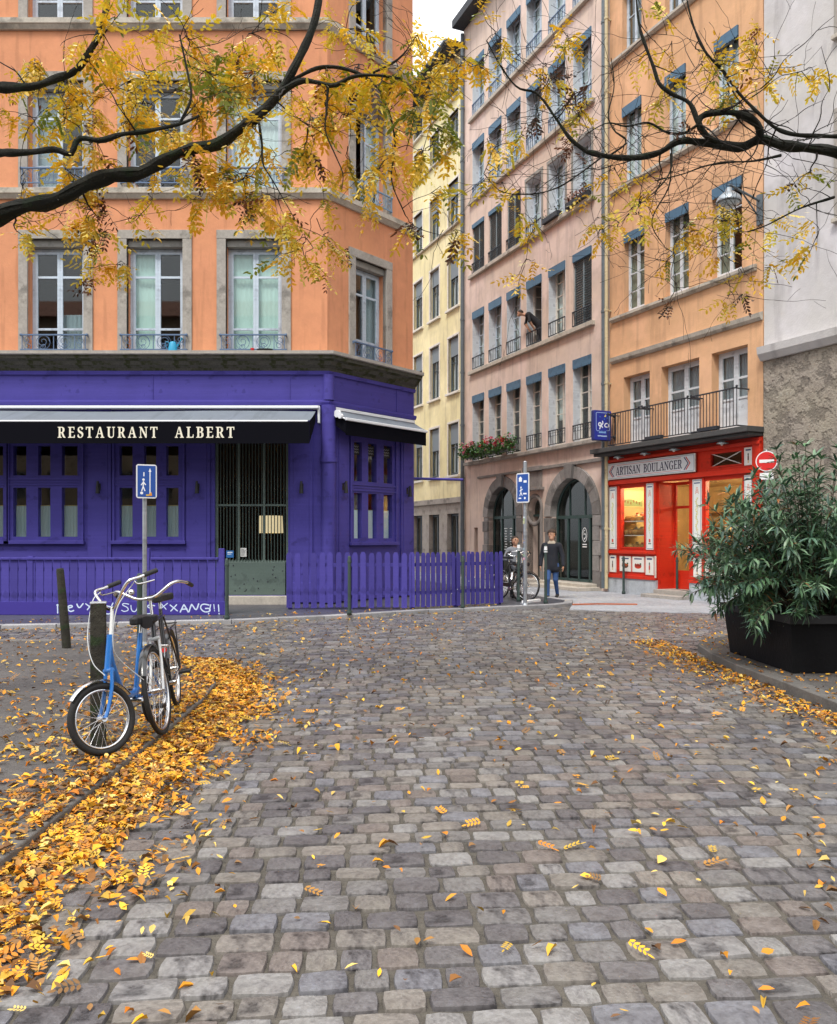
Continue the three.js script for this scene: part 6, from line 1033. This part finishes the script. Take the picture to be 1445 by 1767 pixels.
function pinnate(L, o, dir, size, col) {
  const d = dir.clone().normalize(), up = Math.abs(d.y) > 0.9 ? V(rr(-1, 1), 0.2, rr(-1, 1)).normalize() : V(rr(-0.5, 0.5), 1, rr(-0.5, 0.5)).normalize(), s = d.clone().cross(up).normalize(), n = 4 + Math.floor(rnd() * 3), step = size / (n + 0.6);
  const q = o.clone().addScaledVector(d, size), w = 0.0016, e = s.clone().multiplyScalar(w); L.tri(o.clone().sub(e), o.clone().add(e), q, [0.25, 0.14, 0.02]);
  for (let i = 0; i < n; i++) {
    const p = o.clone().addScaledVector(d, step * (i + 0.7)).add(V(0, -0.04 * size * i * i / n, 0));
    for (const k of [-1, 1]) { if (rnd() < 0.08) continue; const ld = s.clone().multiplyScalar(k).addScaledVector(d, rr(0.35, 0.75)).add(V(0, rr(-0.55, 0.1), 0)).normalize(), v = rr(0.8, 1.12); L.small(p, ld, up, size * rr(0.24, 0.32), size * rr(0.10, 0.14), [col[0] * v, col[1] * v, col[2] * v]); }
  }
  L.small(q, d, up, size * 0.27, size * 0.1, col);
}
function autumnTree(label, base, trunkPts, trunkR, limbs, clusters, bare, depth, dense) {
  const t = thing('autumn_tree', label, 'tree', [0, 0, 0], 0, 'autumn trees overhanging the street');
  mesh('trunk', limb(trunkPts, trunkR, trunkR * 0.7, 14), M.bark, t);
  const skel = [];
  for (const l of limbs) { const pts = l.p.map(q => q.length === 3 && q[0] < -40 === false || q.length === 3 ? survey(...q) : V(...q)); mesh('limb', limb(l.w ? [l.w, ...pts] : pts, l.r0, l.r1, 10), M.bark, t); const c = new THREE.CatmullRomCurve3(pts); for (let i = 0; i <= 30; i++) skel.push({ p: c.getPointAt(i / 30), r: lerp(l.r0, l.r1, i / 30) }); }
  const tw = [], L = new Leaves();
  const nearest = q => { let b = null, bd = 1e9; for (const k of skel) { const d = k.p.distanceTo(q) + (k.p.y < q.y - 0.3 ? 0.15 : 0); if (d < bd) { bd = d; b = k; } } return b; };
  const sorted = clusters.map(c => ({ c, o: survey(c[0], c[1], depth + rr(-0.15, 1.1)) })).sort((a, b) => nearest(a.o).p.distanceTo(a.o) - nearest(b.o).p.distanceTo(b.o));
  for (const { c, o } of sorted) {
    const [, , rpx, count, tone] = c, R = rpx / FOCAL * depth, near = nearest(o), r = Math.min(near.r * 0.5, 0.012);
    tw.push(twigGeo(near.p, o, Math.max(r, 0.004)));
    for (let i = 1; i <= 6; i++) skel.push({ p: near.p.clone().lerp(o, i / 6), r: lerp(r, 0.004, i / 6) });
    const forks = Math.max(2, Math.round(count / 4));
    for (let i = 0; i < forks; i++) {
      const e = o.clone().add(V(rr(-1, 1) * R * 1.1, rr(-1.1, 0.8) * R, rr(-1, 1) * R * 1.3)); tw.push(twigGeo(o.clone().lerp(near.p, rr(0, 0.25)), e, 0.0042, 0.2));
      for (let j = 0; j < Math.ceil(count * dense / forks); j++) {
        const at = o.clone().lerp(e, rr(0.3, 1)).addScaledVector(rdir(), R * 0.12), dir = e.clone().sub(o).normalize().multiplyScalar(0.5).add(rdir().multiplyScalar(0.8)).add(V(0, -0.6, 0));
        const cs = tone === 'b' ? browns : tone === 'g' ? (rnd() < 0.65 ? greens : yellows) : rnd() < 0.03 ? browns : rnd() < 0.09 ? greens : yellows;
        pinnate(L, at, dir, rr(0.15, 0.24) * (tone === 'b' ? 0.8 : 1), pick(cs));
      }
    }
  }
  for (let i = 0; i < bare.n; i++) {                              // leafless twiggery
    const k = pick(skel); let a = k.p.clone(), d = V(rr(-1, 1), rr(-0.7, 0.8), rr(-0.8, 0.8)).normalize(), r = Math.min(0.009, Math.max(0.0035, k.r * 0.4));
    for (let j = 0; j < 3; j++) { const e = a.clone().addScaledVector(d, rr(0.15, bare.len)); tw.push(twigGeo(a, e, r, 0.05)); if (rnd() < 0.7) { const m = a.clone().lerp(e, 0.6); tw.push(twigGeo(m, m.clone().addScaledVector(d.clone().add(rdir().multiplyScalar(0.9)).normalize(), rr(0.1, bare.len * 0.8)), r * 0.6, 0.06)); } a = e; d = d.clone().add(rdir().multiplyScalar(0.45)).normalize(); r *= 0.7; }
  }
  mesh('twigs', tw, M.twig, t); L.mesh('crown', leafMat, t); return t;
}
autumnTree('mossy-limbed tree with dense yellow leaves before the orange corner building', 0, [V(-4.75, 0.05, -7.3), V(-4.7, 1.6, -7.3), V(-4.62, 3.1, -7.2), V(-4.55, 4.6, -7.0), V(-4.4, 6.2, -6.9), V(-4.2, 8.0, -6.9)], 0.19, [
  { w: V(-4.6, 3.9, -7.1), p: [[20, 362, 6.9], [97, 345, 6.8], [150, 318, 6.8], [195, 302, 6.8], [240, 300, 6.8], [285, 276, 6.8], [325, 258, 6.8], [375, 250, 6.8], [410, 225, 6.8], [445, 200, 6.8], [475, 170, 6.8], [495, 140, 6.8], [518, 98, 6.8], [545, 30, 6.85], [560, -60, 6.9], [600, -170, 7.0], [620, -260, 7.1]], r0: 0.088, r1: 0.012 },
  { w: V(-4.5, 4.9, -7.0), p: [[60, 262, 6.6], [97, 258, 6.6], [122, 266, 6.6], [136, 240, 6.6], [175, 242, 6.6], [210, 232, 6.6], [255, 226, 6.6], [310, 214, 6.6], [345, 200, 6.6]], r0: 0.045, r1: 0.012 },
  { w: V(-4.45, 5.5, -6.9), p: [[50, 150, 6.7], [97, 136, 6.7], [130, 122, 6.7], [150, 98, 6.7], [178, 40, 6.7], [190, -40, 6.8], [220, -140, 6.9], [235, -230, 6.9]], r0: 0.05, r1: 0.01 },
  { p: [[480, 162, 6.8], [520, 140, 6.75], [548, 142, 6.7], [575, 148, 6.7], [610, 132, 6.7], [650, 130, 6.7], [690, 135, 6.7]], r0: 0.03, r1: 0.008 },
  { p: [[500, 140, 6.8], [555, 116, 6.8], [600, 120, 6.8], [640, 140, 6.8], [670, 190, 6.8], [682, 250, 6.8], [676, 310, 6.8], [700, 372, 6.8]], r0: 0.018, r1: 0.004 },
  { p: [[566, 148, 6.7], [564, 190, 6.7], [562, 226, 6.7], [580, 270, 6.7], [592, 300, 6.7], [590, 330, 6.7]], r0: 0.011, r1: 0.003 },
  { p: [[445, 200, 6.8], [452, 245, 6.7], [455, 285, 6.6], [470, 310, 6.6], [510, 380, 6.6]], r0: 0.012, r1: 0.003 },
  { p: [[310, 214, 6.6], [330, 170, 6.6], [325, 130, 6.6], [310, 60, 6.6]], r0: 0.014, r1: 0.006 },
  { p: [[640, 128, 6.8], [690, 100, 6.8], [720, 60, 6.8]], r0: 0.01, r1: 0.004 },
], [[115, 140, 40, 18], [150, 190, 45, 20], [200, 150, 45, 20], [110, 215, 35, 12], [165, 240, 35, 12], [130, 300, 35, 12], [190, 285, 30, 10], [215, 215, 40, 14], [260, 180, 45, 20], [250, 120, 45, 22], [310, 150, 40, 18], [340, 210, 40, 14], [300, 230, 30, 10], [365, 130, 55, 34, 'g'], [400, 110, 50, 30, 'g'], [440, 130, 45, 22], [400, 180, 45, 18], [440, 215, 40, 12], [350, 290, 35, 16], [370, 320, 40, 20], [420, 310, 45, 22], [440, 350, 35, 14], [470, 380, 35, 16], [520, 430, 45, 24], [560, 410, 35, 16], [480, 345, 30, 10], [340, 345, 25, 8], [260, 325, 25, 8], [130, 345, 25, 8], [165, 370, 30, 12], [180, 400, 22, 8], [235, 380, 15, 4], [215, 455, 25, 8], [175, 460, 22, 8], [100, 380, 25, 6], [530, 220, 45, 16], [560, 180, 40, 14], [600, 200, 40, 16], [560, 290, 35, 10], [600, 260, 30, 8], [640, 180, 45, 20], [660, 140, 40, 18], [620, 110, 45, 20], [690, 120, 35, 16], [560, 115, 40, 14], [500, 260, 30, 8], [650, 290, 40, 16], [680, 270, 40, 16], [700, 200, 30, 12], [730, 180, 35, 18, 'g'], [745, 120, 25, 10], [755, 220, 30, 12, 'g'], [740, 260, 40, 16], [750, 330, 28, 8], [715, 390, 18, 4], [775, 110, 30, 10], [770, 425, 20, 4], [790, 400, 14, 2], [560, 350, 20, 4], [640, 350, 20, 5], [545, 200, 14, 8, 'b'], [545, 272, 14, 8, 'b'], [340, 300, 16, 8, 'b'], [425, 345, 12, 6, 'b'], [186, 355, 10, 6, 'b'], [163, 415, 10, 5, 'b'], [153, 475, 9, 5, 'b'], [700, 385, 9, 4, 'b'], [60, 100, 60, 30], [50, 220, 50, 16], [180, 60, 60, 30], [320, 60, 60, 30], [460, 50, 60, 26], [600, 50, 60, 24], [720, 60, 40, 12], [40, 320, 40, 10], [30, 400, 30, 6], [500, 150, 30, 8], [470, 270, 30, 8]], { n: 60, len: 0.3 }, 6.8, 1.4);
autumnTree('half-bare tree reaching in over the planter with scattered yellow leaves', 0, [V(4.75, 0.05, -6.9), V(4.72, 1.7, -6.95), V(4.68, 3.4, -7.1), V(4.62, 5.0, -7.2), V(4.5, 7, -7.3)], 0.2, [
  { w: V(4.68, 4.6, -7.1), p: [[1440, 262, 7.4], [1348, 250, 7.5], [1312, 240, 7.5], [1280, 254, 7.5], [1240, 250, 7.5], [1172, 244, 7.5], [1140, 262, 7.5], [1100, 272, 7.5], [1050, 270, 7.5], [1012, 262, 7.5]], r0: 0.07, r1: 0.02 },
  { p: [[1312, 240, 7.5], [1308, 216, 7.4], [1280, 198, 7.35], [1245, 194, 7.35], [1212, 200, 7.4], [1206, 214, 7.4], [1222, 236, 7.45], [1250, 250, 7.5]], r0: 0.032, r1: 0.026 },
  { p: [[1206, 214, 7.4], [1190, 178, 7.4], [1160, 162, 7.4], [1138, 145, 7.4], [1128, 115, 7.4], [1105, 50, 7.4], [1095, -40, 7.4]], r0: 0.024, r1: 0.007 },
  { w: V(4.6, 5.2, -7.2), p: [[1420, 235, 7.3], [1348, 226, 7.3], [1310, 196, 7.3], [1275, 160, 7.3], [1250, 125, 7.3], [1215, 85, 7.3], [1190, 20, 7.3], [1180, -50, 7.3]], r0: 0.026, r1: 0.006 },
  { p: [[1016, 264, 7.5], [985, 240, 7.5], [960, 205, 7.5], [925, 160, 7.5], [895, 152, 7.5], [865, 115, 7.5], [840, 70, 7.5]], r0: 0.018, r1: 0.005 },
  { p: [[1040, 270, 7.5], [1000, 300, 7.4], [960, 325, 7.4], [915, 335, 7.4], [865, 330, 7.4], [835, 300, 7.4]], r0: 0.009, r1: 0.003 },
  { p: [[1160, 250, 7.5], [1155, 300, 7.4], [1120, 340, 7.4], [1090, 360, 7.4]], r0: 0.010, r1: 0.003 },
  { p: [[1158, 265, 7.5], [1155, 320, 7.4], [1125, 385, 7.4], [1150, 430, 7.4]], r0: 0.009, r1: 0.003 },
  { p: [[1348, 268, 7.4], [1300, 278, 7.4], [1255, 280, 7.4], [1215, 287, 7.4], [1180, 300, 7.4], [1130, 312, 7.4]], r0: 0.012, r1: 0.004 },
  { p: [[1206, 214, 7.4], [1180, 230, 7.4], [1150, 228, 7.4], [1120, 212, 7.4], [1080, 218, 7.4], [1050, 212, 7.4], [1010, 232, 7.4]], r0: 0.014, r1: 0.004 },
  { p: [[1050, 270, 7.5], [1082, 244, 7.5], [1060, 225, 7.5], [1050, 200, 7.5], [1060, 150, 7.5], [1055, 100, 7.5]], r0: 0.009, r1: 0.004 },
  { p: [[1440, 340, 7.3], [1380, 360, 7.3], [1320, 390, 7.3], [1290, 400, 7.3]], r0: 0.012, r1: 0.005 },
], [[905, 235, 18, 3], [840, 240, 20, 5], [860, 245, 20, 5], [845, 310, 15, 3], [870, 315, 15, 3], [900, 370, 15, 3], [905, 460, 20, 5], [925, 390, 18, 4], [975, 215, 25, 7], [1000, 200, 25, 6], [1010, 330, 15, 3], [1030, 380, 15, 3], [1080, 330, 20, 5], [1060, 390, 25, 6], [1035, 395, 20, 4], [1105, 340, 20, 4], [1150, 170, 20, 4], [1145, 145, 18, 4], [1250, 110, 30, 8], [1265, 150, 25, 8, 'g'], [1240, 170, 25, 6], [1310, 135, 25, 6], [1330, 130, 20, 6], [1200, 400, 25, 7], [1180, 390, 20, 4], [1225, 380, 20, 5], [1250, 440, 25, 7], [1245, 380, 20, 4], [1270, 360, 20, 5], [1165, 440, 18, 3], [1255, 510, 20, 4], [1285, 470, 20, 4], [1330, 460, 20, 6], [1310, 380, 20, 4], [1340, 380, 15, 3], [1100, 370, 18, 4], [1060, 290, 20, 3], [960, 130, 20, 4], [940, 110, 25, 5], [830, 110, 25, 6], [790, 115, 20, 6], [1210, 110, 20, 4], [1005, 155, 14, 7, 'b'], [990, 262, 16, 8, 'b'], [965, 140, 12, 5, 'b'], [1180, 205, 12, 4, 'b'], [1163, 525, 7, 3, 'b'], [1283, 508, 6, 3, 'b'], [930, 200, 12, 4, 'b'], [1400, 120, 40, 10], [1400, 300, 40, 8], [1410, 420, 40, 10], [1300, 60, 50, 12], [1150, 60, 50, 10], [980, 60, 50, 10], [860, 50, 40, 8]], { n: 190, len: 0.46 }, 7.4, 1.5);
// planter with oleander
{
  const p = thing('planter', 'large black planter box on the raised pavement under the oleander', 'planter', [4.72, 0.1, -9.75], 0.03);
  const tap = (y0, y1, k0, k1, w, d) => { const g = new THREE.BoxGeometry(1, y1 - y0, 1, 1, 1, 1).translate(0, (y0 + y1) / 2, 0), q = g.attributes.position; for (let i = 0; i < q.count; i++) { const k = q.getY(i) > (y0 + y1) / 2 ? k1 : k0; q.setX(i, q.getX(i) * w * k); q.setZ(i, q.getZ(i) * d * k); } g.computeVertexNormals(); return g; };
  mesh('tub', tap(0, 0.62, 0.9, 0.985, 1.42, 1.85), phys([0.007, 0.007, 0.008], { specularIntensity: 0.3, roughness: 0.6, bumpMap: stuccoBump, bumpScale: 0.004 }), p);
  mesh('rim', [rb(-0.73, 0.73, 0.55, 0.64, 0.87, 0.95), rb(-0.73, 0.73, 0.55, 0.64, -0.95, -0.87), rb(-0.73, -0.66, 0.552, 0.638, -0.87, 0.87), rb(0.66, 0.73, 0.552, 0.638, -0.87, 0.87)], std([0.014, 0.014, 0.015], { roughness: 0.55 }), p);
  mesh('soil', bx(-0.66, 0.66, 0.55, 0.625, -0.87, 0.87), M.joint, p);
  const b = thing('oleander_bush', 'big green oleander bush with narrow leaves in the black planter', 'bush', [4.72, 0.7, -9.75]);
  const L = new Leaves(), stems = [];
  const tones = [[0.085, 0.17, 0.085], [0.07, 0.145, 0.09], [0.10, 0.20, 0.09], [0.15, 0.24, 0.14], [0.06, 0.125, 0.09]];
  const dry = [0.35, 0.13, 0.03];
  for (let i = 0; i < 360; i++) {
    const a = rnd() * TAU, cz = rr(-0.85, 1), rad = Math.pow(rnd(), 0.33), sr = Math.sqrt(1 - cz * cz), lump = 1 + 0.16 * Math.sin(a * 3 + 1) + 0.14 * Math.sin(a * 5 + cz * 6) + (cz > 0.5 && rnd() < 0.25 ? rr(0.1, 0.3) : 0);
    const e = V(Math.cos(a) * sr * 1.55 * rad * lump, 0.62 + cz * 1.12 * rad * lump, Math.sin(a) * sr * 1.45 * rad * lump); if (e.y < -0.2) e.y = rr(-0.3, 0.1);
    const root = V(e.x * 0.28, 0, e.z * 0.4), pts = [root, root.clone().lerp(e, 0.4).add(V(0, 0.2, 0)), root.clone().lerp(e, 0.75).add(V(0, 0.14, 0)), e], c = new THREE.CatmullRomCurve3(pts);
    stems.push(limbFine(pts, 0.010, 0.004));
    const n = 7; for (let k = 0; k < n; k++) { const t = lerp(0.5, 1, k / (n - 1)), o = c.getPointAt(t), ax = c.getTangentAt(t), tw = rnd() * TAU, m = k === n - 1 ? 8 : 5; for (let j = 0; j < m; j++) { const an = tw + j * TAU / m, u = Math.abs(ax.y) > 0.9 ? V(1, 0, 0) : V(0, 1, 0), s1 = ax.clone().cross(u).normalize(), s2 = ax.clone().cross(s1), d = s1.multiplyScalar(Math.cos(an)).addScaledVector(s2, Math.sin(an)).addScaledVector(ax, rr(0.3, 1.0)).add(V(0, rr(-0.1, 0.35), 0)).normalize(), v = rr(0.7, 1.3), col = rnd() < 0.012 ? dry : pick(tones).map(x => x * v); L.blade(o, d, V(rr(-0.3, 0.3), 1, rr(-0.3, 0.3)).normalize(), rr(0.11, 0.19), rr(0.026, 0.038), col, 0.18, rr(0.05, 0.5)); } }
  }
  mesh('stems', stems, std([0.10, 0.075, 0.05]), b); L.mesh('foliage', glossyLeaf, b);
}
// geranium boxes and the dry planters on the pink house
{
  const place = (x, y, z) => toStreet(x, y, z, rowTurn).toArray();
  const greens2 = [[0.06, 0.17, 0.03], [0.09, 0.24, 0.04], [0.045, 0.13, 0.03]], petals = [[0.72, 0.05, 0.12], [0.80, 0.16, 0.30], [0.70, 0.03, 0.03], [0.82, 0.30, 0.42]];
  const flower = (label, x, w, n) => {
    const g = thing('flower_box', label, 'flower box', place(x, 4.62, 0.1), rowTurn, 'geranium boxes on the pink house');
    mesh('trough', [rb(-w / 2, w / 2, 0, 0.2, -0.02, 0.2, 0.02), ...[0, 1, 2, 3].map(i => bar(V(-w / 2 + w * (i + 0.5) / 4, 0.02, 0.21), V(-w / 2 + w * (i + 0.5) / 4, 0.2, 0.22), 0.01))], std([0.24, 0.25, 0.25], { roughness: 0.7 }), g);
    const L = new Leaves(), F = new Leaves();
    for (let i = 0; i < n * 30; i++) { const o = V(rr(-w / 2 - 0.12, w / 2 + 0.12), 0.16 + rr(-0.25, 0.42) * rr(0.4, 1), rr(0.02, 0.46)), d = rdir().add(V(0, 0.4, 0.4)).normalize(); L.blade(o, d, V(0, 1, 0.4).normalize(), rr(0.07, 0.11), rr(0.07, 0.1), pick(greens2), 0.12, 0.2); }
    for (let i = 0; i < n; i++) { const o = V(rr(-w / 2, w / 2), rr(0.08, 0.62), rr(0.15, 0.5)), c = pick(petals); for (let j = 0; j < 14; j++) { const d = rdir(); F.small(o.clone().addScaledVector(d, 0.035), d.clone().add(V(0, 0.4, 0.3)).normalize(), rdir(), 0.05, 0.05, c.map(q => q * rr(0.8, 1.15))); } }
    L.mesh('foliage', glossyLeaf, g); F.mesh('blossoms', new THREE.MeshStandardMaterial({ vertexColors: true, roughness: 0.7 }), g); return g;
  };
  flower('geranium box trailing pink and red flowers nearest the drainpipe', -8.37, 1.15, 26); flower('geranium box, the middle one of three on the pink house', -7.0, 1.0, 16); flower('geranium box nearest the street sign on the pink house', -5.62, 1.05, 18);
  for (const [x, w, label, dry] of [[-1.45, 1.15, 'dark box of withered red plants on the upper ledge by the cream pipe', true], [-2.95, 0.9, 'dark empty box on the upper ledge of the pink house', false]]) {
    const g = thing('window_box', label, 'flower box', place(x, 11.79, 0.0), rowTurn); mesh('trough', [rb(-w / 2, w / 2, 0.0, 0.18, 0.0, 0.22, 0.02)], M.iron, g); mesh('soil', bx(-w / 2 + 0.02, w / 2 - 0.02, 0.17, 0.187, 0.02, 0.2), M.joint, g);
    const L = new Leaves(); for (let i = 0; i < (dry ? 220 : 30); i++) L.blade(V(rr(-w / 2, w / 2), 0.18 + rr(-0.05, 0.22), rr(0, 0.28)), rdir(), V(0, 1, 0.2).normalize(), 0.07, 0.05, dry ? pick([[0.2, 0.05, 0.02], [0.28, 0.1, 0.03], [0.12, 0.03, 0.02]]) : [0.07, 0.09, 0.03], 0.1, 0.2); L.mesh('foliage', glossyLeaf, g);
  }
}
// ---------------------------------------------------------------- fallen leaves
{
  const shapes = [[0.46, 0.2, 0.08], [0.62, 0.5, 0.3], [0.34, 0.7, 0.5], [0.5, 0.1, -0.25]].map(([w, f, d]) => { const L = new Leaves(); L.blade(V(-0.5, 0, 0), V(1, 0, 0), V(0, 1, 0), 1, w, [1, 1, 1], f, d); const q = L.geometry(); q.deleteAttribute('color'); return q; });
  { const L = new Leaves(); for (let k = 0; k < 4; k++) for (const e of [-1, 1]) L.small(V(-0.5 + k * 0.24, 0.02 * k, 0), V(0.55, 0.12, e).normalize(), V(0, 1, 0), 0.42, 0.17, [1, 1, 1]); L.small(V(0.4, 0, 0), V(1, 0, 0), V(0, 1, 0), 0.4, 0.16, [1, 1, 1]); const q = L.geometry(); q.deleteAttribute('color'); shapes.push(q); }
  const spots = [], add = (x, z, s) => { const onWalk = inside(bikeWalk, x, z) || inside(planterWalk, x, z), front = inside(frontWalk, x, z); spots.push([x, (inside(bikeWalk, x, z) ? 0.057 : onWalk ? 0.1 : front ? 0.074 : 0.006) + rr(0.004, 0.02), z, s]); };
  let guard = 0;
  const gauss = () => (rnd() + rnd() + rnd()) / 1.5 - 1;
  while (spots.length < 9500 && guard++ < 120000) { const z = rr(2.6, 10.6), kx = z < 7.75 ? -2.05 : -2.05 - Math.pow((z - 7.75) / 2.6, 2) * 0.9, x = kx + gauss() * 0.62 + 0.06 + Math.pow(rnd(), 2.0) * (z < 8.5 ? 0.72 : 0.5) * (0.75 + 0.25 * Math.sin(z * 2.1)); const cl = Math.sin(x * 7.3 + z * 2.1) * Math.sin(z * 5.1 - x * 3.3); if (x > kx + 0.5 && cl < rr(-0.6, 0.5)) continue; if (inside(bikeWalk, x, z) && rnd() < 0.3) continue; add(x, z, 1); }
  for (let i = 0; i < 2600; i++) { const z = rr(3.2, 12), x = -2.05 - Math.abs(gauss()) * 2.4; if (inside(bikeWalk, x, z)) add(x, z, 1); }
  for (let i = 0; i < 1300; i++) { const z = rr(6.0, 12.5), x = 3.72 - Math.abs(gauss()) * 0.75; if (!inside(planterWalk, x, z)) add(x, z, 1); }
  for (let i = 0; i < 260; i++) { const z = rr(6.5, 12.5), x = rr(3.75, 5); if (inside(planterWalk, x, z)) add(x, z, 1); }
  for (let i = 0; i < 5200; i++) { const z = Math.sqrt(rr(6, 256)), x = rr(-0.58, 0.58) * z; if (inside(frontWalk, x, z) || inside(lane, x, z)) continue; const w = x / (0.55 * z); if (rnd() > 0.3 + 0.7 * w * w + (w < 0 ? 0.15 : 0)) continue; add(x, z, 1); }
  for (let i = 0; i < 420; i++) { const t = rnd() * 5, k = Math.floor(t), [ax, az] = kerbFront[k + 1], [cx, cz] = kerbFront[k + 2], x = lerp(ax, cx, t - k), z = lerp(az, cz, t - k) + (rnd() < 0.5 ? -Math.abs(gauss()) * 0.7 : Math.abs(gauss()) * 1.1 + 0.25); add(x, z, 1); }
  const mat = new THREE.MeshPhysicalMaterial({ roughness: 0.7 }); mat.color.setRGB(1, 1, 1);
  const litter = new THREE.Group(); litter.name = 'fallen_leaves'; litter.userData = { kind: 'stuff', label: 'yellow fallen leaves along the kerbs and over the cobbles', category: 'leaves' }; scene.add(litter);
  const tones = [[0.82, 0.40, 0.015], [0.76, 0.31, 0.012], [0.86, 0.49, 0.04], [0.64, 0.22, 0.012], [0.58, 0.36, 0.04], [0.30, 0.12, 0.02], [0.74, 0.52, 0.14], [0.16, 0.07, 0.02], [0.42, 0.20, 0.04], [0.26, 0.13, 0.04], [0.70, 0.30, 0.015]], m4 = new THREE.Matrix4(), q = new THREE.Quaternion(), e = new THREE.Euler(), tint = new THREE.Color();
  const sorted = shapes.map(() => []); for (const s of spots) sorted[Math.floor(Math.pow(rnd(), 1.5) * 5)].push(s);
  shapes.forEach((shape, k) => {
    const im = new THREE.InstancedMesh(shape, mat, sorted[k].length);
    sorted[k].forEach(([x, y, z], i) => { const s = rr(0.025, 0.07) * (k === 4 ? 1.35 : 1); m4.compose(V(x, y, -z), q.setFromEuler(e.set(rr(-0.45, 0.45), rnd() * TAU, rr(-0.4, 0.4))), V(s, s, s * rr(0.7, 1.25))); im.setMatrixAt(i, m4); const c = pick(tones), v = rr(0.7, 1.1); im.setColorAt(i, tint.setRGB(c[0] * v, c[1] * v, c[2] * v)); });
    im.name = 'fallen_leaves'; im.userData.kind = 'stuff'; im.castShadow = im.receiveShadow = true; litter.add(im);
  });
}

renderer.render(scene, camera);
